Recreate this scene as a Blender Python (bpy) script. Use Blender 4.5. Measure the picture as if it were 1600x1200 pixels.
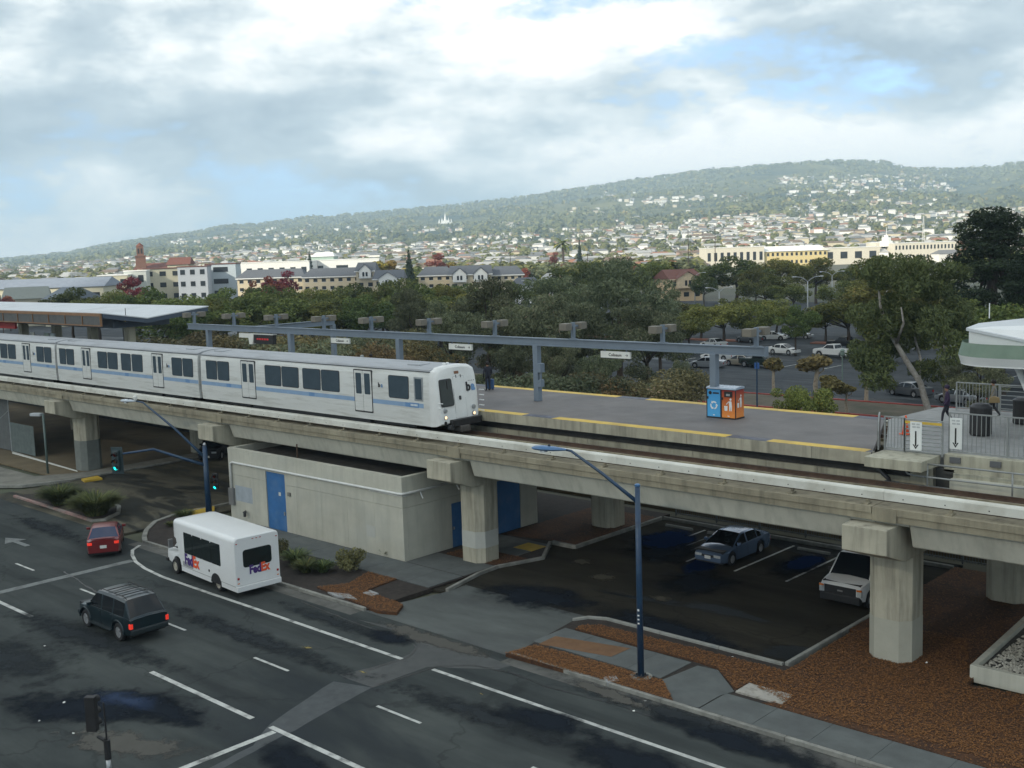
import bpy, math, random
from mathutils import Vector, Matrix, noise
R = math.radians
random.seed(11)
scene = bpy.context.scene
for o in list(bpy.data.objects):
    bpy.data.objects.remove(o)
C = scene.collection

# ---------------------------------------------------------------- camera
EYE = 15.9                                   # metres above the road
F = 1740.0                                   # focal length for a 1600 px wide frame
_v1 = Vector((-1065 - 800, 450 - 600, F))    # along the tracks
_v2 = Vector((2470 - 800, 336 - 600, F))     # across the tracks
AX = (-_v1).normalized()
AY = (_v2 - AX * AX.dot(_v2)).normalized()
AZ = AX.cross(AY)
cam_d = bpy.data.cameras.new('camera')
cam_d.sensor_width = 36.0
cam_d.lens = F / 1600 * 36.0
cam_d.clip_start = 0.5
cam_d.clip_end = 30000
cam = bpy.data.objects.new('camera', cam_d)
C.objects.link(cam)
right = Vector((AX.x, AY.x, AZ.x)); up = -Vector((AX.y, AY.y, AZ.y)); back = -Vector((AX.z, AY.z, AZ.z))
M = Matrix((right, up, back)).transposed().to_4x4()
M.translation = (0, 0, EYE)
cam.matrix_world = M
scene.camera = cam

# surveying helpers: real positions from sight lines
def ray(px, py):
    r = Vector((px - 800, py - 600, F))
    return Vector((r.dot(AX), r.dot(AY), r.dot(AZ)))
def G(px, py, z=0.0):                        # where a sight line meets level z
    r = ray(px, py); t = (z - EYE) / r.z
    return Vector((r.x * t, r.y * t, z))
def V(px, py, Y):                            # where a sight line meets the upright plane at Y
    r = ray(px, py); t = Y / r.y
    return Vector((r.x * t, Y, EYE + r.z * t))
def D(px, py, d):                            # point at horizontal distance d
    r = ray(px, py); t = d / math.hypot(r.x, r.y)
    return Vector((r.x * t, r.y * t, EYE + r.z * t))

# ---------------------------------------------------------------- sun, sky, exposure
SUN_EL = R(27); SUN_DIR_H = Vector((-0.10, -1.0, 0)).normalized()      # towards the sun, level
sun_to = Vector((SUN_DIR_H.x * math.cos(SUN_EL), SUN_DIR_H.y * math.cos(SUN_EL), math.sin(SUN_EL)))
sd = bpy.data.lights.new('sun', 'SUN'); sd.energy = 5.0; sd.angle = R(0.53); sd.color = (1.0, 0.92, 0.76)
so = bpy.data.objects.new('sun', sd); C.objects.link(so)
so.rotation_euler = sun_to.to_track_quat('Z', 'Y').to_euler()
so.location = (0, -50, 200)

world = bpy.data.worlds.new('World'); scene.world = world; world.use_nodes = True
wn = world.node_tree; wn.nodes.clear()
def W(t, **kw):
    n = wn.nodes.new(t)
    for k, v in kw.items(): setattr(n, k, v)
    return n
wo = W('ShaderNodeOutputWorld'); bg = W('ShaderNodeBackground'); bg.inputs['Strength'].default_value = 0.10
sky = W('ShaderNodeTexSky', sky_type='NISHITA', sun_disc=False)
sky.sun_elevation = SUN_EL; sky.sun_rotation = math.atan2(sun_to.x, sun_to.y)
sky.air_density = 1.3; sky.dust_density = 0.3; sky.ozone_density = 2.5
tc = W('ShaderNodeTexCoord')
def mapping(loc, sc):
    m = W('ShaderNodeMapping'); m.inputs['Location'].default_value = loc; m.inputs['Scale'].default_value = sc
    wn.links.new(tc.outputs['Generated'], m.inputs['Vector']); return m
def wnoise(mp, scale, det=8, rough=0.55, dist=0.0):
    n = W('ShaderNodeTexNoise'); n.inputs['Scale'].default_value = scale; n.inputs['Detail'].default_value = det
    n.inputs['Roughness'].default_value = rough; n.inputs['Distortion'].default_value = dist
    wn.links.new(mp.outputs[0], n.inputs['Vector']); return n
SKY_OFF = (7.9, 1.1, 0.35)
# two layers: big banks with flat grey bases, and puffy detail on top of them
m1 = mapping(SKY_OFF, (1, 1, 2.6)); m2 = mapping((SKY_OFF[0], SKY_OFF[1], SKY_OFF[2] + 0.13), (1, 1, 2.6))
n1 = wnoise(m1, 3.1, 7, 0.56, 0.0); n2 = wnoise(m2, 3.1, 2, 0.54, 0.0)
m3 = mapping((4.1, 2.2, 0.7), (1, 1, 2.2)); n3 = wnoise(m3, 13.0, 4, 0.62, 0.0)
def ramp(inp, stops):
    r = W('ShaderNodeValToRGB'); e = r.color_ramp.elements
    while len(e) < len(stops): e.new(0.5)
    for i, (p, c) in enumerate(stops):
        e[i].position = p; e[i].color = (*c, 1) if len(c) == 3 else c
    wn.links.new(inp, r.inputs['Fac']); return r
def wmath(op, a, b):
    n = W('ShaderNodeMath', operation=op)
    for i, v in enumerate((a, b)):
        if hasattr(v, 'links'): wn.links.new(v, n.inputs[i])
        else: n.inputs[i].default_value = v
    return n.outputs[0]
puff = wmath('MULTIPLY', wmath('SUBTRACT', n3.outputs['Fac'], 0.5), 0.34)
dens = wmath('ADD', n1.outputs['Fac'], puff)
cover = ramp(dens, [(0.33, (0, 0, 0)), (0.43, (1, 1, 1))])
lit = wmath('SUBTRACT', wmath('ADD', n1.outputs['Fac'], wmath('MULTIPLY', puff, 1.15)), n2.outputs['Fac'])
mr = W('ShaderNodeMapRange'); mr.inputs['From Min'].default_value = -0.17; mr.inputs['From Max'].default_value = 0.20
wn.links.new(lit, mr.inputs['Value'])
ccol = ramp(mr.outputs['Result'], [(0.0, (0.36, 0.45, 0.52)), (0.33, (0.53, 0.62, 0.67)), (0.55, (0.80, 0.86, 0.87)), (0.80, (1.14, 1.13, 1.09))])
cscale = W('ShaderNodeVectorMath', operation='SCALE'); cscale.inputs['Scale'].default_value = 10.0
wn.links.new(ccol.outputs['Color'], cscale.inputs[0])
mix = W('ShaderNodeMixRGB'); wn.links.new(cover.outputs['Color'], mix.inputs['Fac'])
skyg = W('ShaderNodeVectorMath', operation='SCALE'); skyg.inputs['Scale'].default_value = 2.4
vadd = W('ShaderNodeVectorMath', operation='ADD'); vadd.inputs[1].default_value = (0, 0, 0.22)
vnor = W('ShaderNodeVectorMath', operation='NORMALIZE')
wn.links.new(tc.outputs['Generated'], vadd.inputs[0]); wn.links.new(vadd.outputs[0], vnor.inputs[0]); wn.links.new(vnor.outputs[0], sky.inputs['Vector'])
wn.links.new(sky.outputs['Color'], skyg.inputs[0])
wn.links.new(skyg.outputs[0], mix.inputs['Color1']); wn.links.new(cscale.outputs[0], mix.inputs['Color2'])
wn.links.new(mix.outputs['Color'], bg.inputs['Color']); wn.links.new(bg.outputs[0], wo.inputs['Surface'])

vs = scene.view_settings
vs.view_transform = 'Standard'; vs.look = 'None'; vs.exposure = 0.32; vs.gamma = 1.0; vs.use_curve_mapping = False
scene.render.engine = 'CYCLES'
scene.cycles.volume_bounces = 0
scene.cycles.max_bounces = 4; scene.cycles.diffuse_bounces = 2; scene.cycles.transparent_max_bounces = 24

# ---------------------------------------------------------------- helpers
class MB:
    def __init__(s): s.v = []; s.f = []; s.m = []
    def add(s, verts, faces, mi=0):
        b = len(s.v); s.v += [tuple(p) for p in verts]
        s.f += [tuple(b + i for i in f) for f in faces]; s.m += [mi] * len(faces); return s
    def box(s, x0, y0, z0, x1, y1, z1, mi=0):
        return s.add([(x0,y0,z0),(x1,y0,z0),(x1,y1,z0),(x0,y1,z0),(x0,y0,z1),(x1,y0,z1),(x1,y1,z1),(x0,y1,z1)],
            [(3,2,1,0),(4,5,6,7),(0,1,5,4),(1,2,6,5),(2,3,7,6),(3,0,4,7)], mi)
    def obox(s, c, sx, sy, sz, rz=0.0, mi=0):            # centred box turned about z
        ca, sa = math.cos(rz), math.sin(rz); out = []
        for z in (-sz/2, sz/2):
            for x, y in ((-sx/2,-sy/2),(sx/2,-sy/2),(sx/2,sy/2),(-sx/2,sy/2)):
                out.append((c[0]+x*ca-y*sa, c[1]+x*sa+y*ca, c[2]+z))
        return s.add(out, [(3,2,1,0),(4,5,6,7),(0,1,5,4),(1,2,6,5),(2,3,7,6),(3,0,4,7)], mi)
    def prism(s, poly, z0, z1, mi=0):
        n = len(poly)
        a = sum(poly[i][0]*poly[(i+1)%n][1]-poly[(i+1)%n][0]*poly[i][1] for i in range(n))
        if a < 0: poly = poly[::-1]
        vv = [(p[0],p[1],z0) for p in poly] + [(p[0],p[1],z1) for p in poly]
        return s.add(vv, [tuple(range(n))[::-1], tuple(range(n, 2*n))] + [(i,(i+1)%n,n+(i+1)%n,n+i) for i in range(n)], mi)
    def sheet(s, poly, z, mi=0):
        n = len(poly)
        a = sum(poly[i][0]*poly[(i+1)%n][1]-poly[(i+1)%n][0]*poly[i][1] for i in range(n))
        if a < 0: poly = poly[::-1]
        return s.add([(p[0],p[1],z) for p in poly], [tuple(range(n))], mi)
    def extr(s, prof, x0, x1, mi=0):                     # (y,z) outline run along x
        n = len(prof)
        a = sum(prof[i][0]*prof[(i+1)%n][1]-prof[(i+1)%n][0]*prof[i][1] for i in range(n))
        if a < 0: prof = prof[::-1]
        vv = [(x0,p[0],p[1]) for p in prof] + [(x1,p[0],p[1]) for p in prof]
        return s.add(vv, [tuple(range(n))[::-1], tuple(range(n,2*n))] + [(i,(i+1)%n,n+(i+1)%n,n+i) for i in range(n)], mi)
    def extry(s, prof, y0, y1, mi=0):                    # (x,z) outline run along y
        n = len(prof)
        vv = [(p[0],y0,p[1]) for p in prof] + [(p[0],y1,p[1]) for p in prof]
        return s.add(vv, [tuple(range(n)), tuple(range(n,2*n))[::-1]] + [(i,n+i,n+(i+1)%n,(i+1)%n) for i in range(n)], mi)
    def tube(s, pts, r, n=8, mi=0, caps=True):
        pts = [Vector(p) for p in pts]
        rr = r if isinstance(r, (list, tuple)) else [r]*len(pts)
        vv = []; prev = None
        for i, p in enumerate(pts):
            t = (pts[min(i+1,len(pts)-1)] - pts[max(i-1,0)])
            t = t.normalized() if t.length > 1e-9 else Vector((0,0,1))
            if prev is None:
                a = t.orthogonal().normalized()
            else:
                a = (prev - t*prev.dot(t)); a = a.normalized() if a.length > 1e-6 else t.orthogonal().normalized()
            prev = a; b = t.cross(a)
            for k in range(n):
                an = 2*math.pi*k/n
                vv.append(p + (a*math.cos(an) + b*math.sin(an))*rr[i])
        ff = []
        for i in range(len(pts)-1):
            for k in range(n):
                ff.append((i*n+k, i*n+(k+1)%n, (i+1)*n+(k+1)%n, (i+1)*n+k))
        if caps: ff += [tuple(range(n))[::-1], tuple((len(pts)-1)*n+k for k in range(n))]
        return s.add(vv, ff, mi)
    def lathe(s, prof, n=20, axis='z', c=(0,0,0), mi=0): # prof: (radius, height)
        vv = []; ff = []
        for r, h in prof:
            for k in range(n):
                a = 2*math.pi*k/n; x, y = r*math.cos(a), r*math.sin(a)
                p = (x,y,h) if axis == 'z' else ((x,h,y) if axis == 'y' else (h,x,y))
                vv.append((p[0]+c[0], p[1]+c[1], p[2]+c[2]))
        for i in range(len(prof)-1):
            for k in range(n): ff.append((i*n+k, i*n+(k+1)%n, (i+1)*n+(k+1)%n, (i+1)*n+k))
        if prof[0][0] > 1e-6: ff.append(tuple(range(n))[::-1])
        if prof[-1][0] > 1e-6: ff.append(tuple((len(prof)-1)*n+k for k in range(n)))
        return s.add(vv, ff, mi)
    def mesh(s, name, mats, smooth=False):
        me = bpy.data.meshes.new(name); me.from_pydata(s.v, [], s.f)
        for m in (mats if isinstance(mats, (list, tuple)) else [mats]): me.materials.append(m)
        if len(me.materials) > 1: me.polygons.foreach_set('material_index', s.m)
        if smooth: me.polygons.foreach_set('use_smooth', [True]*len(me.polygons))
        me.update(); return me
    def build(s, name, mats, parent=None, smooth=False, bevel=0.0, loc=None, rz=None):
        o = bpy.data.objects.new(name, s.mesh(name, mats, smooth)); C.objects.link(o)
        if parent is not None: o.parent = parent
        if loc is not None: o.location = loc
        if rz is not None: o.rotation_euler.z = rz
        if bevel:
            b = o.modifiers.new('bevel', 'BEVEL'); b.width = bevel; b.segments = 2; b.limit_method = 'ANGLE'; b.angle_limit = R(40)
        if smooth:
            try: o.data.shade_auto_smooth if False else None
            except Exception: pass
        return o
def auto_smooth(o, ang=35):
    me = o.data
    me.polygons.foreach_set('use_smooth', [True]*len(me.polygons))
    try: me.set_sharp_from_angle(angle=R(ang))
    except Exception: pass
    return o
def tag(o, label=None, cat=None, group=None, kind=None):
    if label: o['label'] = label
    if cat: o['category'] = cat
    if group: o['group'] = group
    if kind: o['kind'] = kind
    return o
def empty(name, loc, rz=0.0, label=None, cat=None, group=None):
    o = bpy.data.objects.new(name, None); C.objects.link(o)
    o.location = loc; o.rotation_euler = (0, 0, rz); o.empty_display_size = 0.3
    return tag(o, label, cat, group)
def struct(name, mb, mats, **kw):
    o = mb.build(name, mats, **kw); o['kind'] = 'structure'; return o
CH = {}
def copy_tree(o, parent=None):
    c = o.copy(); C.objects.link(c)
    if parent is not None: c.parent = parent
    for ch in o.children: copy_tree(ch, c)
    return c
def place(proto, loc, rz=0.0, label=None, group=None, cat=None, scale=None):
    """first use moves the prototype itself, then copies of it"""
    if proto.get('_used'): o = copy_tree(proto)
    else: proto['_used'] = 1; o = proto
    o.location = loc; o.rotation_euler = (0, 0, rz)
    if scale is not None: o.scale = scale if hasattr(scale, '__len__') else (scale,)*3
    return tag(o, label, cat, group)
def instance(me, name, loc, parent=None, rot=(0,0,0), scale=(1,1,1)):
    o = bpy.data.objects.new(name, me); C.objects.link(o); o.location = loc; o.rotation_euler = rot; o.scale = scale
    if parent is not None: o.parent = parent
    return o
_deps = None
def text(name, s, size, mat, parent, mtx, bold=0.0, depth=0.004, align='CENTER', shear=0.0, sx=1.0):
    cu = bpy.data.curves.new(name, 'FONT'); cu.body = s; cu.size = size; cu.align_x = align; cu.align_y = 'CENTER'
    cu.offset = bold; cu.extrude = depth; cu.resolution_u = 3; cu.shear = shear
    tmp = bpy.data.objects.new('tmp', cu); C.objects.link(tmp)
    bpy.context.view_layer.update()
    me = bpy.data.meshes.new_from_object(tmp.evaluated_get(bpy.context.evaluated_depsgraph_get()))
    bpy.data.objects.remove(tmp); bpy.data.curves.remove(cu)
    me.name = name; me.materials.clear(); me.materials.append(mat)
    o = bpy.data.objects.new(name, me); C.objects.link(o)
    if parent is not None: o.parent = parent
    o.matrix_local = mtx @ Matrix.Diagonal((sx, 1, 1, 1))
    return o
def face_mtx(loc, xdir, updir):              # text plane: reads along xdir, upright along updir
    x = Vector(xdir).normalized(); y = Vector(updir); y = (y - x*x.dot(y)).normalized(); z = x.cross(y)
    m = Matrix((x, y, z)).transposed().to_4x4(); m.translation = loc; return m

# ---------------------------------------------------------------- materials
MATS = {}
def mat(name, col, rough=0.6, metal=0.0, var=0.12, scale=2.0, bump=0.0, bscale=30.0, streak=0.0, rnd=0.0, coat=0.0,
        spec=0.5, stretch=(1,1,1), stain=None, stain_fac=0.0, stain_scale=0.6, coord='Object'):
    if name in MATS: return MATS[name]
    m = bpy.data.materials.new(name); m.use_nodes = True; MATS[name] = m
    nt = m.node_tree; N = nt.nodes; L = nt.links; b = N['Principled BSDF']
    b.inputs['Roughness'].default_value = rough; b.inputs['Metallic'].default_value = metal
    b.inputs['Specular IOR Level'].default_value = spec; b.inputs['Coat Weight'].default_value = coat
    b.inputs['Coat Roughness'].default_value = 0.08
    t = N.new('ShaderNodeTexCoord'); mp = N.new('ShaderNodeMapping'); mp.inputs['Scale'].default_value = stretch
    L.new(t.outputs[coord], mp.inputs['Vector'])
    def nz(sc, det=5, vec=None):
        n = N.new('ShaderNodeTexNoise'); n.inputs['Scale'].default_value = sc; n.inputs['Detail'].default_value = det
        n.inputs['Roughness'].default_value = 0.6; L.new((vec or mp).outputs[0], n.inputs['Vector']); return n.outputs['Fac']
    def mixc(fac, a, c2):
        x = N.new('ShaderNodeMix'); x.data_type = 'RGBA'
        L.new(fac, x.inputs[0])
        for sock, val in ((x.inputs[6], a), (x.inputs[7], c2)):
            if hasattr(val, 'default_value'): L.new(val, sock)
            else: sock.default_value = (*val, 1)
        return x.outputs[2]
    def rng(sock, a, c2, lo=0.0, hi=1.0):
        x = N.new('ShaderNodeMapRange'); x.inputs['From Min'].default_value = a; x.inputs['From Max'].default_value = c2
        x.inputs['To Min'].default_value = lo; x.inputs['To Max'].default_value = hi; L.new(sock, x.inputs['Value']); return x.outputs[0]
    dk = tuple(max(0, c*(1-var)) for c in col); lt = tuple(min(1, c*(1+var)) for c in col)
    out = mixc(rng(nz(scale), 0.3, 0.7), dk, lt)
    if stain_fac:
        s = nz(stain_scale, 6); out = mixc(rng(s, 0.48, 0.66, 0, stain_fac), out, stain)
    if streak:
        mp2 = N.new('ShaderNodeMapping'); mp2.inputs['Scale'].default_value = (1.7, 1.7, 0.16); L.new(t.outputs[coord], mp2.inputs['Vector'])
        s = nz(1.6, 6, mp2); out = mixc(rng(s, 0.46, 0.72, 0, streak), out, tuple(c*0.38 for c in col))
    if rnd:
        oi = N.new('ShaderNodeObjectInfo'); hs = N.new('ShaderNodeHueSaturation')
        hs.inputs['Saturation'].default_value = 1.0
        L.new(rng(oi.outputs['Random'], 0, 1, 1-rnd, 1+rnd), hs.inputs['Value'])
        L.new(out, hs.inputs['Color']); out = hs.outputs['Color']
    L.new(out, b.inputs['Base Color'])
    if bump:
        bp = N.new('ShaderNodeBump'); bp.inputs['Strength'].default_value = bump; bp.inputs['Distance'].default_value = 0.02
        L.new(nz(bscale, 4), bp.inputs['Height']); L.new(bp.outputs[0], b.inputs['Normal'])
    if rough > 0.2 and metal < 0.5 and coat < 0.15:
        L.new(rng(nz(scale*2.3), 0.3, 0.7, max(0.05, rough-0.08), min(1, rough+0.08)), b.inputs['Roughness'])
    return m
def glow(name, col, strength):
    if name in MATS: return MATS[name]
    m = bpy.data.materials.new(name); m.use_nodes = True; MATS[name] = m
    b = m.node_tree.nodes['Principled BSDF']
    b.inputs['Base Color'].default_value = (*[min(1, c) for c in col], 1)
    b.inputs['Emission Color'].default_value = (*col, 1); b.inputs['Emission Strength'].default_value = strength
    return m
def glass(name, col, rough=0.06, spec=0.6):
    if name in MATS: return MATS[name]
    return mat(name, col, rough=rough, var=0.1, spec=spec*0.55, coat=0.0)
def asphalt(name, col=(0.058,0.06,0.062), wet=(0.026,0.03,0.033), wet_lo=0.5, wet_hi=0.6, pscale=0.16, stretch=(0.35,1,1), wr=0.32):
    m = bpy.data.materials.new(name); m.use_nodes = True; MATS[name] = m
    nt = m.node_tree; N = nt.nodes; L = nt.links; b = N['Principled BSDF']
    t = N.new('ShaderNodeTexCoord')
    def nz(sc, det, st=(1,1,1), rough=0.6, dist=0.0):
        mp = N.new('ShaderNodeMapping'); mp.inputs['Scale'].default_value = st; L.new(t.outputs['Object'], mp.inputs['Vector'])
        n = N.new('ShaderNodeTexNoise'); n.inputs['Scale'].default_value = sc; n.inputs['Detail'].default_value = det
        n.inputs['Roughness'].default_value = rough; n.inputs['Distortion'].default_value = dist
        L.new(mp.outputs[0], n.inputs['Vector']); return n.outputs['Fac']
    def rng(s, a, c, lo=0, hi=1):
        x = N.new('ShaderNodeMapRange'); x.inputs['From Min'].default_value = a; x.inputs['From Max'].default_value = c
        x.inputs['To Min'].default_value = lo; x.inputs['To Max'].default_value = hi; L.new(s, x.inputs['Value']); return x.outputs[0]
    def mix(f, a, c):
        x = N.new('ShaderNodeMix'); x.data_type = 'RGBA'; L.new(f, x.inputs[0])
        for sock, val in ((x.inputs[6], a), (x.inputs[7], c)):
            if hasattr(val, 'default_value'): L.new(val, sock)
            else: sock.default_value = (*val, 1)
        return x.outputs[2]
    base = mix(rng(nz(0.35, 6, (0.45,1,1), 0.68), 0.32, 0.68), tuple(c*0.66 for c in col), (col[0]*1.36,col[1]*1.32,col[2]*1.22))
    base = mix(rng(nz(45, 2), 0.35, 0.75, 0, 0.35), base, tuple(c*1.7 for c in col))
    base = mix(rng(nz(0.45, 5, (0.12,1.6,1)), 0.48, 0.70, 0, 0.7), base, tuple(c*0.55 for c in col))
    vo = N.new('ShaderNodeTexVoronoi'); vo.feature = 'DISTANCE_TO_EDGE'; vo.inputs['Scale'].default_value = 0.11
    dm = N.new('ShaderNodeMapping'); L.new(t.outputs['Object'], dm.inputs['Vector'])
    nv = N.new('ShaderNodeTexNoise'); nv.inputs['Scale'].default_value = 1.3; nv.inputs['Detail'].default_value = 5; L.new(t.outputs['Object'], nv.inputs['Vector'])
    vm_ = N.new('ShaderNodeVectorMath'); vm_.operation = 'MULTIPLY_ADD'; vm_.inputs[1].default_value = (1.6,1.6,0); L.new(nv.outputs['Color'], vm_.inputs[0]); L.new(t.outputs['Object'], vm_.inputs[2])
    L.new(vm_.outputs[0], vo.inputs['Vector'])
    base = mix(rng(vo.outputs['Distance'], 0.003, 0.010, 0.3, 0.0), base, tuple(c*0.3 for c in col))
    w = rng(nz(pscale, 6, stretch, 0.62, 0.6), wet_lo, wet_hi)
    out = mix(w, base, wet); L.new(out, b.inputs['Base Color'])
    L.new(rng(w, 0, 1, 0.85, wr), b.inputs['Roughness']); b.inputs['Specular IOR Level'].default_value = 0.02
    bp = N.new('ShaderNodeBump'); bp.inputs['Strength'].default_value = 0.25; bp.inputs['Distance'].default_value = 0.01
    L.new(nz(80, 2), bp.inputs['Height']); L.new(bp.outputs[0], b.inputs['Normal'])
    return m
M_CONC = mat('concrete', (0.40,0.385,0.30), 0.85, var=0.16, scale=0.7, bump=0.25, bscale=14, streak=0.75)
M_CONC2 = mat('concrete_tan', (0.29,0.26,0.185), 0.88, var=0.2, scale=0.8, bump=0.3, bscale=16, streak=0.7)
M_CONC3 = mat('concrete_girder', (0.48,0.475,0.40), 0.85, var=0.12, scale=0.5, bump=0.2, bscale=10, streak=0.35)
M_COL = mat('concrete_column', (0.43,0.405,0.315), 0.85, var=0.15, scale=0.9, bump=0.25, bscale=16, streak=0.8)
M_WALK = mat('walk_concrete', (0.098,0.109,0.106), 0.85, var=0.18, scale=1.1, bump=0.2, bscale=40, stain=(0.07,0.075,0.075), stain_fac=0.5, stain_scale=0.5)
M_KERB = mat('kerb_concrete', (0.235,0.235,0.21), 0.85, var=0.25, scale=2.5, bump=0.2, bscale=30, stain=(0.09,0.09,0.08), stain_fac=0.5, stain_scale=1.2)
M_REDKERB = mat('faded_red_kerb', (0.27,0.17,0.15), 0.8, var=0.3, scale=3, stain=(0.2,0.19,0.17), stain_fac=0.9, stain_scale=1.2)
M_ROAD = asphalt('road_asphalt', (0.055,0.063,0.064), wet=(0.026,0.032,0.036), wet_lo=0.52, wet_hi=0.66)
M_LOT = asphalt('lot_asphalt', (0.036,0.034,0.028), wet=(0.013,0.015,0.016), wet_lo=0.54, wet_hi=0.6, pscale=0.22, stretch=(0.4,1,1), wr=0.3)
M_SIDE = asphalt('side_asphalt', (0.105,0.100,0.080), wet=(0.042,0.043,0.038), wet_lo=0.47, wet_hi=0.55, pscale=0.5, stretch=(0.25,0.9,1), wr=0.45)
M_APRON = mat('apron_concrete', (0.085,0.095,0.09), 0.85, var=0.2, scale=0.8, bump=0.2, bscale=40, stain=(0.055,0.06,0.06), stain_fac=0.7, stain_scale=0.35, stretch=(0.5,1.2,1))
M_PAINT = mat('road_paint', (0.50,0.51,0.48), 0.7, var=0.18, scale=4, stain=(0.10,0.105,0.10), stain_fac=0.9, stain_scale=2.0)
M_PAINT2 = mat('worn_road_paint', (0.15,0.165,0.16), 0.75, var=0.2, scale=4, stain=(0.08,0.085,0.085), stain_fac=0.95, stain_scale=1.6)
M_YELLOW = mat('yellow_tile', (0.62,0.42,0.06), 0.6, var=0.12, scale=1.5, stain=(0.35,0.24,0.06), stain_fac=0.5)
M_YPAINT = mat('yellow_paint', (0.50,0.33,0.03), 0.7, var=0.2, scale=2)
M_DTILE = mat('dark_tile', (0.045,0.05,0.075), 0.5, var=0.2, scale=2)
M_PLAT = mat('platform_floor', (0.15,0.14,0.135), 0.75, var=0.12, scale=0.4, bump=0.1, bscale=40, stain=(0.10,0.095,0.095), stain_fac=0.6, stain_scale=0.35)
M_STEELB = mat('steel_blue_grey', (0.165,0.205,0.25), 0.5, var=0.08, scale=1.5, spec=0.4)
M_STEELD = mat('steel_dark_blue', (0.05,0.07,0.10), 0.5, var=0.1)
M_GALV = mat('galvanised', (0.38,0.40,0.41), 0.4, metal=0.6, var=0.15, scale=5)
M_POLEB = mat('pole_blue', (0.012,0.042,0.095), 0.4, var=0.25, scale=3, stain=(0.03,0.06,0.075), stain_fac=0.6, stain_scale=1.5)
M_POLEBL = mat('luminaire_blue', (0.05,0.14,0.29), 0.3, var=0.08, coat=0.2)
M_DOOR = mat('blue_door_paint', (0.035,0.14,0.34), 0.5, var=0.12, scale=1.5, stain=(0.10,0.20,0.36), stain_fac=0.5, stain_scale=1.1)
M_RUST = mat('rusty_rail', (0.075,0.045,0.03), 0.8, var=0.35, scale=3)
M_RAILTOP = mat('rail_head', (0.35,0.34,0.33), 0.3, metal=0.8, var=0.1)
M_COVER = mat('coverboard', (0.64,0.64,0.575), 0.6, var=0.07, scale=0.8, stain=(0.36,0.34,0.27), stain_fac=0.5, stain_scale=0.7)
M_BLACK = mat('black_rubber', (0.012,0.012,0.013), 0.6, var=0.2)
M_DARK = mat('dark_metal', (0.03,0.032,0.035), 0.5, var=0.2)
M_WHITE = mat('white_paint', (0.72,0.74,0.73), 0.35, var=0.04, scale=0.8)
M_WPIPE = mat('white_pipe', (0.62,0.63,0.60), 0.4, var=0.08, scale=3)
M_MULCH = mat('mulch', (0.075,0.031,0.010), 0.95, var=0.6, scale=9, bump=0.8, bscale=18, stain=(0.035,0.014,0.006), stain_fac=0.65, stain_scale=1.3)
M_CHIP = mat('wood_chip', (0.19,0.082,0.023), 0.9, var=0.55, scale=11, rnd=0.0)
M_SOIL = mat('dark_soil', (0.026,0.02,0.016), 0.95, var=0.4, scale=3, bump=0.6, bscale=12)
M_DIRT = mat('bare_dirt', (0.155,0.122,0.070), 0.95, var=0.25, scale=0.5, bump=0.3, bscale=8, stain=(0.05,0.042,0.03), stain_fac=0.6, stain_scale=0.25)

def stain_mat(name, col, rough, spec, lo=0.30, hi=0.55, nscale=0.9, namp=1.1):
    """a damp patch whose ragged rim fades into the surface below"""
    m = bpy.data.materials.new(name); m.use_nodes = True; nt = m.node_tree; N = nt.nodes; L = nt.links; b = N['Principled BSDF']
    b.inputs['Roughness'].default_value = rough; b.inputs['Specular IOR Level'].default_value = spec
    t = N.new('ShaderNodeTexCoord')
    def nz(sc, det):
        n = N.new('ShaderNodeTexNoise'); n.inputs['Scale'].default_value = sc; n.inputs['Detail'].default_value = det; n.inputs['Roughness'].default_value = 0.68
        g = N.new('ShaderNodeNewGeometry'); L.new(g.outputs['Position'], n.inputs['Vector']); return n.outputs['Fac']
    def mth(op, a, c):
        x = N.new('ShaderNodeMath'); x.operation = op
        for i, v in enumerate((a, c)):
            if hasattr(v, 'links'): L.new(v, x.inputs[i])
            else: x.inputs[i].default_value = v
        return x.outputs[0]
    vs_ = N.new('ShaderNodeVectorMath'); vs_.operation = 'MULTIPLY_ADD'; vs_.inputs[1].default_value = (2,2,0); vs_.inputs[2].default_value = (-1,-1,0)
    L.new(t.outputs['Generated'], vs_.inputs[0]); ln = N.new('ShaderNodeVectorMath'); ln.operation = 'LENGTH'; L.new(vs_.outputs[0], ln.inputs[0])
    fade = mth('SUBTRACT', 1.0, ln.outputs['Value'])
    v = mth('ADD', fade, mth('MULTIPLY', mth('SUBTRACT', nz(nscale, 6), 0.5), namp))
    r = N.new('ShaderNodeMapRange'); r.interpolation_type = 'SMOOTHSTEP'; r.inputs['From Min'].default_value = lo; r.inputs['From Max'].default_value = hi; L.new(v, r.inputs['Value'])
    rim = mth('MULTIPLY', r.outputs[0], mth('GREATER_THAN', fade, 0.02))
    mc = N.new('ShaderNodeMix'); mc.data_type = 'RGBA'; mc.inputs[6].default_value = (*[c*0.8 for c in col],1); mc.inputs[7].default_value = (*[c*1.25 for c in col],1)
    L.new(nz(2.0, 6), mc.inputs[0]); L.new(mc.outputs[2], b.inputs['Base Color'])
    tp = N.new('ShaderNodeBsdfTransparent'); mx = N.new('ShaderNodeMixShader'); L.new(rim, mx.inputs[0]); L.new(tp.outputs[0], mx.inputs[1]); L.new(b.outputs[0], mx.inputs[2])
    L.new(mx.outputs[0], N['Material Output'].inputs['Surface']); return m
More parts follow.
